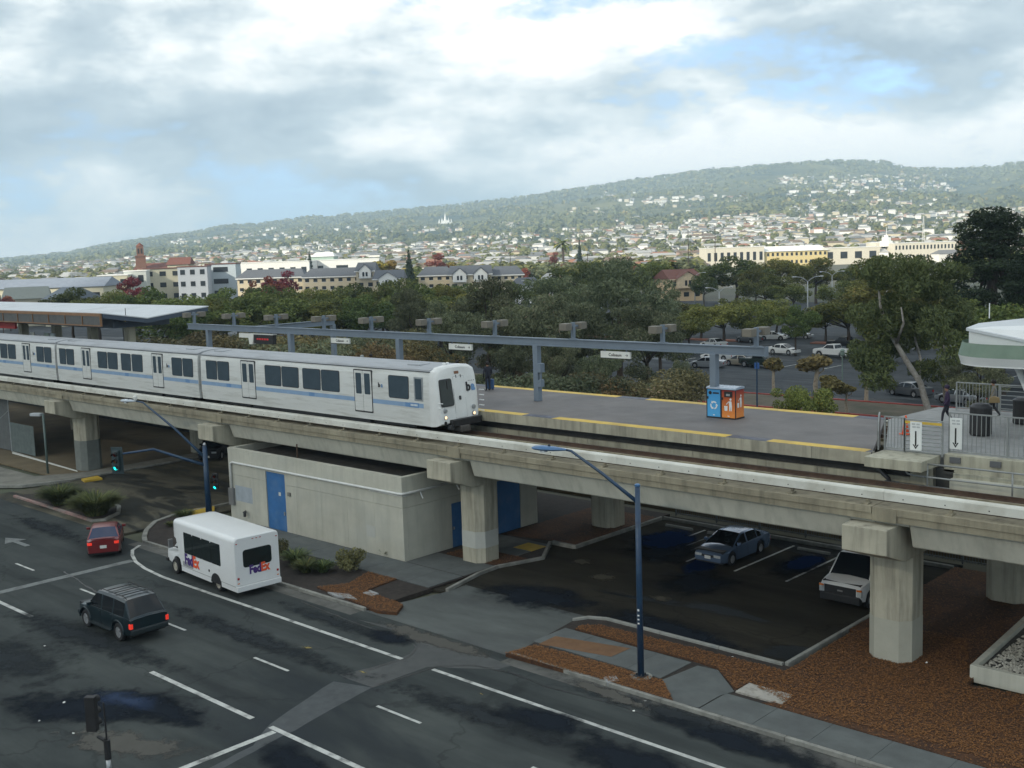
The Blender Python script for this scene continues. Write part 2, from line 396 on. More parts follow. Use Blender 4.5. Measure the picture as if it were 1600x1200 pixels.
# ================================================================ SETTING: ground, road, pavements
def wobble(poly, step=0.5, amp=0.18, seed=0.0, fr=0.9):
    out = []
    n = len(poly)
    for i in range(n):
        a = Vector(poly[i][:2]); b = Vector(poly[(i+1)%n][:2]); k = max(1, int((b-a).length/step))
        for j in range(k):
            p = a.lerp(b, j/k)
            d = noise.noise_vector(Vector((p.x*fr, p.y*fr, seed)))*amp + noise.noise_vector(Vector((p.x*fr*3.1, p.y*fr*3.1, seed+5)))*amp*0.55 + noise.noise_vector(Vector((p.x*fr*9, p.y*fr*9, seed+8)))*amp*0.4
            out.append((p.x+d.x, p.y+d.y))
    return out
gm = MB()
S = 9000
gm.sheet([(-S,-S),(S,-S),(S,S),(-S,S)], -0.16)
M_GROUND = mat('far_ground', (0.085,0.085,0.06), 0.95, var=0.3, scale=0.02, stain=(0.05,0.065,0.03), stain_fac=0.8, stain_scale=0.01)
struct('ground', gm, M_GROUND)
# road
struct('road', MB().prism([(-400,-60),(90,-60),(90,30.45),(-29.3,30.45),(-38.3,30.45),(-58.6,30.45),(-66.2,30.45),(-400,30.45)], -0.12, 0.0), M_ROAD)
struct('side_street', MB().prism([(-79.2,30.47),(-61,30.47),(-61,70),(-79.2,70)], -0.12, -0.003), M_SIDE)
struct('dirt_lot', MB().prism([(-150,36.3),(-79.2,36.3),(-79.2,70),(-150,70)], -0.10, 0.02), M_DIRT)
# gutter pan strips
struct('gutter', MB().box(-29.2,29.75,-0.05,60,30.44,0.004).box(-58.4,29.75,-0.05,-38.4,30.44,0.004), mat('gutter_concrete',(0.10,0.10,0.09),0.9,var=0.3,scale=1.2,stain=(0.045,0.045,0.042),stain_fac=0.8,stain_scale=0.8))
# painted lane markings
def stripe(mb, x0, x1, y, w=0.13, z=0.006): mb.box(x0,y-w/2,-0.02,x1,y+w/2,z)
def marking(name, mb, m=M_PAINT): return struct(name, mb, m)
for x0, x1 in ((-30.7,-14.0),(-13.6,20)):
    mb = MB(); stripe(mb, x0, x1, 27.62, 0.17); marking('bike_lane_line', mb)
pts = [(-57.6,30.05),(-57.0,29.3),(-56.0,28.75),(-54.6,28.2),(-53.0,27.85),(-50.9,27.62),(-46.5,27.60),(-42.6,27.62),(-32.5,27.6)]
mb = MB()
for i in range(len(pts)-1):
    a = Vector(pts[i]); b = Vector(pts[i+1]); d = (b-a).normalized(); nn = Vector((-d.y,d.x))*0.09
    e = d*0.03
    mb.prism([tuple(a-nn-e),tuple(b-nn+e),tuple(b+nn+e),tuple(a+nn-e)], -0.02, 0.006+0.0004*i)
marking('bike_lane_line', mb)
for x0, x1 in ((-59.7,-57.5),(-52.3,-50.5),(-45.4,-42.5),(-37.3,-35.0),(-29.7,-27.4),(-22.3,-20.0),(-68.5,-66)):
    mb = MB(); stripe(mb, x0, x1, 24.0, 0.12); marking('lane_dash', mb)
for x0, x1 in ((-31.2,-10),(-39.2,-32.3),(-53.8,-49.9),(-62,-57.8)):
    mb = MB(); stripe(mb, x0, x1, 20.55, 0.20); marking('lane_line', mb)
mb = MB(); mb.box(-55.25,14,-0.02,-54.72,28.2,0.006); marking('stop_bar', mb, M_PAINT2)
mb = MB(); mb.box(-30.9,12,-0.02,-30.65,20.4,0.006); marking('crosswalk_line', mb, M_PAINT)
# left turn arrow painted on the road
ar = [(0,-0.10),(1.5,-0.10),(1.5,0.10),(0.0,0.10),(0.05,0.42),(-1.25,0.0),(0.05,-0.42)]
c0 = G(24,846)
mb = MB(); mb.prism([(c0.x+p[0]*1.1, c0.y+p[1]*1.5) for p in ar], -0.02, 0.006); marking('turn_arrow', mb, M_PAINT2)
# asphalt patches (trench repairs)
M_PATCH = mat('fresh_patch', (0.060,0.064,0.063), 0.8, var=0.15, scale=1.0, bump=0.2, bscale=60)
M_PATCHD = mat('dark_patch', (0.040,0.047,0.050), 0.6, var=0.2, scale=1.0, bump=0.2, bscale=60)
M_SEAL = mat('crack_seal', (0.012,0.013,0.013), 0.45, var=0.2)
def gp(lst, z=0.0): return [tuple(G(x,y,z)[:2]) for x, y in lst]
struct('trench_patch', MB().prism(wobble(gp([(530,1055),(600,1038),(640,1022),(652,1008),(642,994),(560,968),(640,985),(800,1040),(775,1046),(668,1042),(580,1074)]),0.5,0.05,3), -0.02, 0.0035), M_PATCH)
struct('trench_patch', MB().prism(wobble(gp([(395,1165),(420,1132),(520,1065),(580,1074),(480,1130),(330,1210),(250,1240)]),0.6,0.06,4), -0.02, 0.0032), M_PATCHD)
# crack-seal lines
def seal(lst, w=0.05):
    p = [Vector(q) for q in wobble(gp(lst), 0.35, 0.06, random.random()*9)]
    p = p[:int(len(p)*0.5)+1]
    mb = MB()
    for i in range(len(p)-1):
        d = (p[i+1]-p[i]); 
        if d.length < 1e-4: continue
        d.normalize(); n = Vector((-d.y,d.x))*w*random.uniform(0.5,1.3)
        mb.prism([tuple(p[i]-n),tuple(p[i+1]-n),tuple(p[i+1]+n),tuple(p[i]+n)], -0.02, 0.005)
    return struct('crack_seal', mb, M_SEAL)
seal([(470,940),(560,975),(640,1003),(652,1012),(640,1026),(622,1032),(560,1052),(530,1060)])
seal([(580,1074),(640,1055),(680,1042),(740,1040),(800,1052),(860,1075),(960,1100),(1100,1150)])
seal([(100,893),(150,925),(200,945)])
# wet puddles on road and lot
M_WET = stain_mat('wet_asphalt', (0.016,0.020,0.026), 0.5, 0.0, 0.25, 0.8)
M_PUD = stain_mat('puddle_sky_tint', (0.013,0.030,0.075), 0.1, 0.03, 0.25, 0.95, 0.9, 1.3)  # reflected blue sky is painted into the base colour
M_DAMP = stain_mat('damp_asphalt', (0.032,0.037,0.040), 0.7, 0.0, 0.22, 0.95, 1.1, 1.6)
M_DRY = stain_mat('dry_asphalt', (0.085,0.083,0.074), 0.9, 0.1, 0.30, 0.6, 1.3, 1.6)
WZ = [0.0062]
def wet(name, lst, m, z=None, seed=0, amp=0, base=0.0):
    """stain lying on the ground: a thin sheet turned along the stain's longer axis"""
    P = [Vector((q[0],q[1])) for q in gp(lst)]
    c = sum(P, Vector((0,0)))/len(P)
    sxx = sum((p.x-c.x)**2 for p in P); syy = sum((p.y-c.y)**2 for p in P); sxy = sum((p.x-c.x)*(p.y-c.y) for p in P)
    a = 0.5*math.atan2(2*sxy, sxx-syy); u = Vector((math.cos(a),math.sin(a))); w = Vector((-u.y,u.x))
    us = [(p-c).dot(u) for p in P]; ws = [(p-c).dot(w) for p in P]
    L_, W_ = (max(us)-min(us))/2*1.25, (max(ws)-min(ws))/2*1.3
    cc = c+u*(max(us)+min(us))/2+w*(max(ws)+min(ws))/2
    WZ[0] += 0.0006
    o = MB().sheet([(-L_,-W_),(L_,-W_),(L_,W_),(-L_,W_)], 0.0).build(name, m); o['kind'] = 'structure'
    o.location = (cc.x,cc.y,base+WZ[0]); o.rotation_euler.z = a
    return o
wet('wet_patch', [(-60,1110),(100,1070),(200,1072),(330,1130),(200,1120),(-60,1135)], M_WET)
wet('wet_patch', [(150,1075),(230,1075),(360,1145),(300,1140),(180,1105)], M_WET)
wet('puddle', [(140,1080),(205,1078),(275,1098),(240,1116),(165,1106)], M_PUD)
wet('damp_patch', [(-60,985),(60,1000),(200,1040),(120,1070),(-60,1060)], M_DAMP)
wet('damp_patch', [(0,940),(160,980),(330,1040),(300,1060),(100,1010)], M_DAMP)
wet('damp_patch', [(240,925),(330,962),(470,1010),(640,1068),(600,1072),(420,1020),(290,975)], M_DAMP)
wet('damp_patch', [(560,1060),(700,1080),(840,1130),(1000,1190),(900,1190),(700,1110)], M_DAMP)
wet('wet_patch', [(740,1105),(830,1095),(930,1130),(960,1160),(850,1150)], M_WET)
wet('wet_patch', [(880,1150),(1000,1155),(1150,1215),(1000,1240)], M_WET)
wet('damp_patch', [(830,1045),(960,1070),(1180,1140),(1400,1215),(1300,1215),(1050,1130),(880,1075)], M_DAMP)
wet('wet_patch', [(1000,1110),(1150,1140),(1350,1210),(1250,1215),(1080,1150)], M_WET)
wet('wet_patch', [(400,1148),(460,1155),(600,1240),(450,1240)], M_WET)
wet('damp_patch', [(420,935),(520,960),(640,1000),(600,1012),(480,970)], M_DAMP)
wet('damp_patch', [(560,985),(640,990),(655,1010),(600,1010)], M_WET)
wet('dry_patch', [(880,1060),(950,1075),(1030,1105),(980,1105)], M_DRY)
wet('dry_patch', [(560,965),(700,995),(800,1035),(700,1020)], M_DRY)
wet('dry_patch', [(100,1130),(260,1150),(330,1175),(150,1180)], M_DRY)
wet('damp_patch', [(20,800),(120,830),(180,850),(100,850)], M_DAMP)
for q in ([(465,1008),(490,1010),(500,1016),(470,1014)],[(555,1045),(585,1055),(575,1057)],[(745,1080),(765,1088),(750,1086)]):
    wet('yellow_mark', q, stain_mat('yellow_scribble',(0.30,0.24,0.08),0.8,0.1,0.62,1.1,5.0,1.8))

# pavements: raised, with slabs
ZK = 0.13
def raised(name, poly, m, z=ZK): return struct(name, MB().prism(poly, -0.12, z), m)
def kerb(name, pts, m=M_KERB, w=0.17, h=0.15, z0=-0.1, seg=2.4):
    """kerb stones laid along a line"""
    root = MB(); objs = None
    o = bpy.data.objects.new(name, None); C.objects.link(o); o['kind'] = 'structure'
    P = [Vector((p[0],p[1])) for p in pts]
    for i in range(len(P)-1):
        d = P[i+1]-P[i]; L = d.length; d.normalize(); n = Vector((-d.y,d.x))*w; k = max(1, round(L/seg))
        for j in range(k):
            a = P[i]+d*(L*j/k+0.006); b = P[i]+d*(L*(j+1)/k-0.006)
            q = MB().prism([tuple(a),tuple(b),tuple(b+n),tuple(a+n)], z0, h+random.uniform(-0.004,0.004))
            q.build('kerb_stone', m, o, bevel=0.02)
    return o
raised('pavement', [(-29.2,30.62),(60,30.62),(60,36.0),(-20.4,36.0),(-29.0,36.0),(-29.9,35.2)], M_SOIL, 0.10)
kerb('kerb', [(-29.3,30.45),(-10,30.45),(40,30.45)])
kerb('kerb', [(-58.0,30.45),(-38.3,30.45)], h=0.15)
kerb('kerb', [(-62.6,40),(-62.6,35.0),(-61.9,33.3),(-60.3,31.8),(-58.9,30.9),(-58.0,30.45)], h=0.145, w=0.28)
raised('pavement', [(-62.4,36.7),(-62.4,35.0),(-61.7,33.4),(-60.1,32.0),(-58.7,31.1),(-57.9,30.62),(-38.2,30.62),(-38.2,36.7)], M_SOIL, 0.09)
# footpath slabs
def slabs(name, x0, x1, y0, y1, step, z=ZK, m=M_WALK, skew=0.0):
    o = bpy.data.objects.new(name, None); C.objects.link(o); o['kind'] = 'structure'
    k = max(1, round((x1-x0)/step))
    for i in range(k):
        a = x0+(x1-x0)*i/k+0.008; b = x0+(x1-x0)*(i+1)/k-0.008
        MB().prism([(a,y0),(b,y0),(b+skew,y1),(a+skew,y1)], 0.0, z+random.uniform(-0.003,0.003)).build('slab', m, o)
    return o
slabs('footpath', -29.5,-23.2, 32.05,34.05, 1.55)
fo = bpy.data.objects.new('footpath', None); C.objects.link(fo); fo['kind'] = 'structure'
for lst in ([(1035,1062),(1090,1040),(1122,1047),(1147,1080),(1070,1103),(1052,1098)],
            ):
    MB().prism([tuple(p) for p in gp(lst, ZK)], 0.0, ZK+0.002).build('slab', M_WALK, fo)
slabs('footpath', -20.6, 12, 30.66, 32.35, 2.1)
slabs('footpath', -23.1,-20.65, 30.66,32.0, 1.25)
MB().prism([tuple(p) for p in gp([(842,1006),(868,994),(985,1013),(955,1026)],ZK)], 0.0, ZK+0.004).build('brown_panel', mat('brown_panel',(0.15,0.078,0.035),0.8,var=0.15), fo)
MB().prism([tuple(p) for p in gp([(1149,1080),(1171,1067),(1240,1086),(1222,1100)],0.16)], 0.0, 0.165).build('light_slab', mat('light_slab',(0.36,0.34,0.30),0.85,var=0.15,bump=0.3,stain=(0.16,0.15,0.12),stain_fac=0.8,stain_scale=3), fo)
slabs('footpath', -58.0,-38.3, 34.4,36.66, 1.7)
slabs('footpath', -62.3,-58.1, 34.9,36.66, 1.4)
# driveway apron
struct('driveway_apron', MB().prism([(-38.28,30.47),(-29.35,30.47),(-29.5,34.1),(-29.9,35.2),(-29.9,36.0),(-37.4,36.0),(-37.4,34.6)], -0.1, 0.012), M_APRON)
# near car park
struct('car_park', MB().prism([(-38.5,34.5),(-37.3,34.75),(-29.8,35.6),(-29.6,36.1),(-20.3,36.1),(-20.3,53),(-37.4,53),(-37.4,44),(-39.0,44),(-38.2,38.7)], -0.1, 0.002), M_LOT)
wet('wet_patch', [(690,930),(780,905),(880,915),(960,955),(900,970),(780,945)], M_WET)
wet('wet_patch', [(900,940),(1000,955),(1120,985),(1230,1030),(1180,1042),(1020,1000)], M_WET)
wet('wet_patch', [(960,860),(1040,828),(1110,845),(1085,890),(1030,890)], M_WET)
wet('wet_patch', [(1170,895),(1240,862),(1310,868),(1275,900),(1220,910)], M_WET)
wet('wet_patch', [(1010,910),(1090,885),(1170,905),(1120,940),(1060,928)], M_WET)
M_PUDLSKY = stain_mat('lot_puddle_sky_tint', (0.009,0.020,0.060), 0.25, 0.0, 0.2, 0.5, 0.8, 0.9)  # blue painted in for the sky mirrored in the water
wet('puddle', [(985,850),(1040,825),(1095,840),(1040,862)], M_PUDLSKY)
wet('puddle', [(1205,888),(1262,862),(1305,872),(1250,896)], M_PUDLSKY)
wet('puddle', [(1060,885),(1110,868),(1130,880),(1085,900)], M_PUDLSKY)
for q in ([(900,905),(960,895),(950,915)],[(880,880),(930,870),(940,885)],[(1010,930),(1060,935),(1040,945)]):
    wet('dry_patch', q, stain_mat('lot_dust',(0.075,0.068,0.05),0.9,0.1,0.35,0.8,1.6,1.4))
for x in (-36.9,-34.0,-31.3,-28.5,-25.7,-23.0):
    y0 = {-36.9:51.4,-34.0:47.0}.get(x, 45.6)
    if x == -36.9: continue
    mb = MB(); mb.box(x-0.06,y0,-0.02,x+0.06,51.4,0.0095); marking('stall_line', mb)
for x in (-33.0,-32.3):
    mb = MB(); mb.box(x-0.05,47.5,-0.02,x+0.05,50.6,0.0095); marking('stall_line', mb, M_PAINT2)
kerb('kerb', [(-29.95,35.05),(-29.6,35.7),(-28.8,36.05),(-20.4,36.05),(-20.4,45.0)], m=mat('pale_kerb',(0.27,0.275,0.25),0.8,var=0.2,scale=2,stain=(0.12,0.12,0.1),stain_fac=0.5), h=0.2, w=-0.16)
kerb('kerb', [(-37.3,34.75),(-38.0,37.6),(-38.1,39.0),(-37.3,41.6)], h=0.16, w=0.17)
kerb('kerb', [(-37.3,41.6),(-39.0,44.1),(-37.3,44.1),(-37.3,52.0),(-20.4,52.0)], h=0.18, w=0.17)
struct('pavement', MB().prism([(-42.5,36.7),(-38.2,36.7),(-38.2,39.0),(-37.5,41.6),(-39.2,44.2),(-37.5,44.3),(-37.5,53),(-60,53),(-60,47),(-42.5,47)], -0.1, 0.12), M_SOIL)
slabs('footpath', -42.5,-38.3, 36.72,38.9, 1.45)
slabs('footpath', -42.5,-38.6, 40.9,43.6, 1.3)
struct('yellow_tactile_mat', MB().box(-39.9,42.0,0.1,-38.6,43.2,0.137), M_YPAINT)
struct('yellow_tactile_mat', MB().prism(gp([(290,797),(335,790),(335,798),(300,806)],0.14), 0.0, 0.14), M_YPAINT)
struct('yellow_tactile_mat', MB().prism(gp([(127,748),(152,743),(160,747),(132,751)],0.14), 0.0, 0.14), M_YPAINT)
# mulch beds
def chips(name, poly, n, z, seed, m=M_CHIP, smin=0.016, smax=0.05):
    rs = random.Random(seed); mb = MB()
    xs = [p[0] for p in poly]; ys = [p[1] for p in poly]
    def inside(x, y):
        c = False; j = len(poly)-1
        for i in range(len(poly)):
            xi, yi = poly[i]; xj, yj = poly[j]
            if (yi > y) != (yj > y) and x < (xj-xi)*(y-yi)/(yj-yi)+xi: c = not c
            j = i
        return c
    k = 0
    while k < n:
        x = rs.uniform(min(xs),max(xs)); y = rs.uniform(min(ys),max(ys))
        if not inside(x, y): continue
        k += 1
        a = rs.uniform(0,6.28); l = rs.uniform(smin,smax); w = l*rs.uniform(0.25,0.5); t = rs.uniform(-0.5,0.5)
        ca, sa = math.cos(a), math.sin(a); zz = z+rs.uniform(0.0,0.03)
        q = [(-l,-w),(l,-w),(l,w),(-l,w)]
        mb.add([(x+u*ca-v*sa, y+u*sa+v*ca, zz+u*t*0.5+0.02) for u, v in q], [(0,1,2,3)])
    o = mb.build(name, m); o['kind'] = 'stuff'; tag(o, 'loose orange brown wood chips spread over the planting bed', 'wood chips'); return o
def bed(poly, z=0.15, n=900, seed=1, m=M_MULCH):
    struct('mulch_bed', MB().prism(poly, 0.0, z), m)
    chips('wood_chips', poly, n, z, seed)
bed([tuple(p) for p in gp([(790,1021),(835,1008),(920,1030),(975,1046),(1000,1055),(1035,1062),(1052,1095),(960,1068),(880,1046)],0.14)], 0.145, 4500, 41)
bed([tuple(p) for p in gp([(898,983),(910,977),(940,977),(1000,992),(1100,1017),(1222,1047),(1225,1050),(1330,988),(1365,980),(1440,985),(1512,1000),(1512,1070),(1640,1095),(1640,1215),(1590,1200),(1450,1160),(1300,1122),(1235,1104),(1171,1067),(1149,1078),(1122,1045),(1090,1034),(972,1003)],0.14)], 0.147, 26000, 42)
bed([(-19.2,32.37),(14,32.37),(14,33.9),(-17.5,33.9)], 0.1462, 3500, 51)
bed([(-17.2,35.5),(-14.45,35.5),(-14.45,39.5),(-14.7,46.5),(-17.2,46.5)], 0.1455, 2500, 52)
bed([(-20.3,41),(-15.5,41.6),(-14.8,52),(-20.3,52)], 0.146, 2500, 47)
bed([tuple(p) for p in gp([(495,918),(545,912),(575,894),(620,905),(572,923),(630,945),(620,958),(590,955)],0.12)], 0.135, 3000, 43)
bed([(-41.9,38.95),(-38.4,38.95),(-37.8,40.85),(-41.9,40.85)], 0.14, 700, 44)
bed([(-42.3,43.7),(-39.0,44.3),(-37.6,44.4),(-37.6,51.8),(-42.3,51.8)], 0.14, 1500, 45)
# utility lids
M_LID = mat('utility_lid', (0.28,0.29,0.29), 0.7, var=0.15, scale=4)
for lst in ([(512,925),(545,928),(558,936),(525,932)],[(567,926),(578,922),(592,927),(582,931)],[(942,1058),(962,1055),(968,1063),(950,1067)]):
    o = MB().prism(wobble(gp(lst,0.16),0.2,0.03,2), 0.05, 0.165).build('utility_lid', M_LID); o['kind'] = 'structure'
# planting bed beside the street corner and the grass island
struct('island', MB().prism(gp([(22,774),(62,786),(142,812),(162,811),(186,800),(188,790),(174,783),(120,776),(60,770)],0.12), -0.05, 0.11), M_SOIL)
isl = [tuple(p) for p in gp([(20,774),(62,787),(143,813),(165,811),(188,800),(189,790),(175,782)],0.12)]
kerb('kerb', isl[:3][::-1], m=M_REDKERB, h=0.13, w=-0.22)
kerb('kerb', isl[2:][::-1], h=0.13, w=-0.25)
# far pavement on the other side of the side street
struct('pavement', MB().prism([(-150,30.47),(-84,30.47),(-80.5,33.2),(-79.4,36.3),(-79.4,70),(-81.2,70),(-81.2,38.0),(-82.9,35.3),(-150,35.3)], -0.05, 0.12), mat('old_walk',(0.20,0.195,0.165),0.85,var=0.2,scale=0.8,stain=(0.1,0.1,0.085),stain_fac=0.6))
kerb('kerb', [(-79.2,60),(-79.2,36.3),(-80.3,33.2),(-84,30.47),(-130,30.47)], h=0.13, w=-0.2)

# ================================================================ ELEVATED GUIDEWAYS
COLX = [-126.2,-104.4,-82.7,-61.0,-39.8,-17.6,4.6,26.8]
Z_RAIL = 6.62
def guideway(yc, sgn, label, detailed=True):
    """sgn=-1: third rail on the camera's side"""
    t = empty('elevated_guideway', (0,yc,0), 0, label, 'guideway')
    k = sgn*-1
    deck = [(-2.07*k,6.30),(-2.07*k,6.06),(-2.01*k,6.04),(-2.01*k,5.80),(-1.8*k,5.745),(1.5*k,5.745),(2.0*k,5.80),(2.0*k,6.30)]
    gird = [(-1.78*k,5.74),(-1.50*k,4.90),(-1.44*k,4.85),(1.1*k,4.85),(1.16*k,4.90),(1.45*k,5.72)]
    gend = [(-1.78*k,5.74),(-1.76*k,5.66),(1.42*k,5.66),(1.45*k,5.72)]
    for i in range(len(COLX)-1):
        a, b = COLX[i]+0.02, COLX[i+1]-0.02
        s = MB().extr(deck, a, b).build('deck_span', M_CONC2, t)
        mb = MB().extr(gird, a+1.25, b-0.95)
        gd = mb.build('girder', M_CONC3, t, bevel=0.03)
        MB().extr(gend, a+0.01, a+1.25).build('girder_seat', M_CONC3, gd); MB().extr(gend, b-0.95, b-0.01).build('girder_seat', M_CONC3, gd)
        if detailed:
            # drip joint and drain marks on the deck edge
            MB().box(a+0.0,-2.085*k if k>0 else 2.07,5.80,a+0.9,-2.07*k if k>0 else 2.085,6.26).build('joint_plate', M_CONC2, s)
    for y in (-0.838, 0.838):
        r = MB().extr([(y-0.07,6.42),(y+0.07,6.42),(y+0.07,6.45),(y+0.012,6.47),(y+0.012,6.57),(y+0.036,6.58),(y+0.036,6.615),(y-0.036,6.615),(y-0.036,6.58),(y-0.012,6.57),(y-0.012,6.47),(y-0.07,6.45)], COLX[0], COLX[-1]).build('rail', M_RUST, t)
        MB().box(COLX[0],y-0.03,6.616,COLX[-1],y+0.03,6.622).build('rail_head', M_RAILTOP, r)
    # plinths under the rails
    for y in (-0.838, 0.838):
        MB().box(COLX[0],y-0.2,6.29,COLX[-1],y+0.2,6.42).build('rail_plinth', M_RUST if y*k < 0 else M_CONC2, t)
    # third rail with cover boards, each board a piece
    y = -1.62*k
    MB().box(COLX[0],y-0.05,6.46,COLX[-1],y+0.05,6.58).build('third_rail', M_RUST, t)
    x = COLX[0]; n = 0
    while x < COLX[-1]-0.1:
        L = 6.05; e = min(x+L, COLX[-1])
        prof = [(y-0.11*k,6.50),(y-0.135*k,6.51),(y-0.135*k,6.80),(y-0.10*k,6.85),(y+0.16*k,6.86),(y+0.16*k,6.83),(y-0.085*k,6.82),(y-0.11*k,6.79)]
        cb = MB().extr(prof, x+0.006, e-0.006).build('cover_board', M_COVER, t)
        if detailed and -100 < x < 0:
            mb = MB()
            for q in range(4): mb.box(x+0.7+q*1.5,y-0.142*k if k>0 else y+0.134,6.6,x+0.74+q*1.5,y-0.134*k if k>0 else y+0.142,6.64)
            mb.build('bolt_heads', M_DARK, cb)['kind'] = 'stuff'
        x = e; n += 1
    mb = None
    x = COLX[0]+1.5
    while x < COLX[-1]:
        b_ = MB().box(x-0.12,min(y-0.30*k,y+0.05*k),6.29,x+0.12,max(y-0.30*k,y+0.05*k),6.36)
        b_.lathe([(0.055,6.36),(0.07,6.41),(0.055,6.47)],8,'z',(x,y-0.02*k,0))
        b_.build('insulator', M_CONC2, t); x += 3.05
    return t
YT = 39.42
gw = guideway(YT, -1, 'pale concrete guideway carrying the waiting train, white third rail cover facing the road')
guideway(50.95, 1, 'shaded concrete guideway on the far side of the platform', False)
def column(x, y, near, label, patch=None, zt=4.2):
    t = empty('guideway_column', (x,y,0), 0, label, 'column', 'columns under the guideways')
    w, d, ch = 0.83, 0.83, 0.36
    def octo(e): 
        a, b = w+e, d+e; c = ch
        return [(-a+c,-b),(a-c,-b),(a,-b+c),(a,b-c),(a-c,b),(-a+c,b),(-a,b-c),(-a,-b+c)]
    sh = MB().prism(octo(0), -0.1, zt).build('shaft', M_COL, t, bevel=0.015)
    s = -1 if near else 1
    # hammerhead cap: deep at the column, shallower at the ends
    prof = [(-2.75,4.72),(-1.2,zt-0.02),(1.2,zt-0.02),(2.45,4.72),(2.45,5.655),(-2.75,5.655)]
    if not near: prof = [(-p[0],p[1]) for p in prof]
    MB().extr(prof, -0.85, 0.85).build('cap', M_COL, t, bevel=0.03)
    for bx in (-0.45,0.45):
        pass
    if patch:
        for z0, z1, m in patch:
            poly = octo(0.006)
            MB().prism(poly, z0, z1).build('paint_patch', m, sh)
    return t
M_PGREY = mat('patch_grey', (0.17,0.185,0.17), 0.8, var=0.12)
M_PLIGHT = mat('patch_light', (0.45,0.46,0.42), 0.75, var=0.06)
M_PWARM = mat('patch_warm', (0.38,0.375,0.31), 0.8, var=0.06)
for i, x in enumerate(COLX):
    lab = {-82.7:'concrete column with its lower half painted over grey, by the side street',
           -61.0:'concrete column mostly hidden behind the low concrete building',
           -39.8:'concrete column in a mulch patch at the corner of the low building',
           -17.6:'large concrete column standing in the mulch beside the white van'}.get(x, 'concrete column under the near guideway')
    pt = {-82.7:[(-0.1,2.35,M_PGREY)], -17.6:[(-0.1,1.75,M_PWARM)], -39.8:[(0.9,1.75,M_PLIGHT)]}.get(x)
    if -110 < x < 0: column(x, YT+0.05, True, lab, pt)
    lab2 = {-39.8:'shaded column behind the car park edge, beyond the low building', -17.6:'thick shaded column in the dark mulch under the far guideway',
            -82.7:'shaded far column behind the grey painted one', -61.0:'shaded far column behind the low building'}.get(x, 'shaded concrete column under the far guideway')
    if -110 < x < 0: column(x+0.9, 48.9, False, lab2, None)
# paint patch facing the street on the big column: lighter on one facet
# ================================================================ PLATFORM
pl = empty('station_platform', (0,0,0), 0, 'long grey station platform with yellow edge strips beside the tracks', 'platform')
ZP = 7.54
pend = [(-19.3,40.97),(-22.6,49.33)]
MB().prism([(-150,40.97),(-19.3,40.97),(-22.6,49.33),(-150,49.33)], 7.30, ZP).build('floor_slab', M_PLAT, pl)
M_FASC = mat('platform_fascia', (0.36,0.34,0.265), 0.85, var=0.2, scale=0.8, streak=0.7, bump=0.2, bscale=14)
x = -150
while x < -19.4:
    e = min(x+6.1,-19.35)
    MB().box(x+0.008,40.93,7.05,e-0.008,41.3,ZP-0.004).build('edge_beam', M_FASC, pl); x = e
MB().box(-150,48.98,7.05,-22.6,49.36,ZP-0.004).build('edge_beam', M_FASC, pl)
# tactile strips: each tile length a piece
x = -148.0; n = 0
def tiles(y0, y1, xend, doors):
    x = -140.0
    while x < xend-0.05:
        e = min(x+2.0, xend)
        dark = any(a <= (x+e)/2 <= b for a, b in doors)
        MB().box(x+0.004,y0,ZP-0.02,e-0.004,y1,ZP+0.006).build('edge_tile', M_DTILE if dark else M_YELLOW, pl); x = e
tiles(40.96, 41.55, -19.6, [(-38.4,-36.4),(-25.6,-23.6),(-50,-48)])
tiles(48.72, 49.32, -23.9, [(-38.2,-36),(-51,-49)])
MB().prism([(-23.9,48.72),(-22.35,48.72),(-22.6,49.32),(-23.9,49.32)], ZP-0.02, ZP+0.006).build('edge_tile', M_DTILE, pl)
# recess and track wall below the platform
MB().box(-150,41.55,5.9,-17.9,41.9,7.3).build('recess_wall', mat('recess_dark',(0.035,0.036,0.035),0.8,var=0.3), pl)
tw = MB()
x = -150; 
while x < -18.0:
    e = min(x+6.1,-17.95)
    MB().box(x+0.01,41.42,5.8,e-0.01,41.56,6.62).build('track_wall_panel', M_CONC, pl); x = e
MB().box(-150,41.36,6.9,-20.5,41.5,7.02).build('cable_tray', M_DARK, pl)
MB().tube([(-19.9,41.35,6.95),(-19.2,41.3,6.85),(-18.7,41.1,6.55),(-18.5,40.8,6.42)],0.09,8).build('cable_duct', M_DARK, pl)
MB().box(-18.75,40.65,6.36,-18.2,41.0,6.5).build('junction_box', M_GALV, pl)
# supports under the platform
for x in COLX[1:6]:
    MB().box(x-0.5,42.2,4.6,x+0.5,48.2,5.5).box(x-0.45,42.0,5.5,x+0.45,48.5,7.3).build('cross_beam', M_CONC, pl)
# ================================================================ LOW CONCRETE BUILDING
BX0, BX1, BY0, BY1, BZ = -58.6, -42.6, 36.72, 47.0, 4.5
bt = empty('concrete_building', ((BX0+BX1)/2,BY0,0), 0, 'low windowless concrete building with blue doors tucked under the guideway', 'building')
ox, oy = (BX0+BX1)/2, BY0
def bpart(name, mb, m, par=bt, **k):
    mb.v = [(x-ox,y-oy,z) for x,y,z in mb.v]; return mb.build(name, m, par, **k)
M_BLD = mat('cast_concrete', (0.465,0.458,0.385), 0.88, var=0.13, scale=0.6, bump=0.3, bscale=12, streak=0.2, stain=(0.43,0.44,0.39), stain_fac=0.6, stain_scale=0.35)
bpart('core', MB().box(BX0+0.31,BY0+0.31,-0.1,BX1-0.31,BY1-0.31,4.0), M_BLD)
bpart('roof', MB().box(BX0+0.3,BY0+0.3,4.001,BX1-0.3,BY1-0.3,4.1), mat('roof_gravel',(0.07,0.068,0.06),0.95,var=0.3,scale=3))
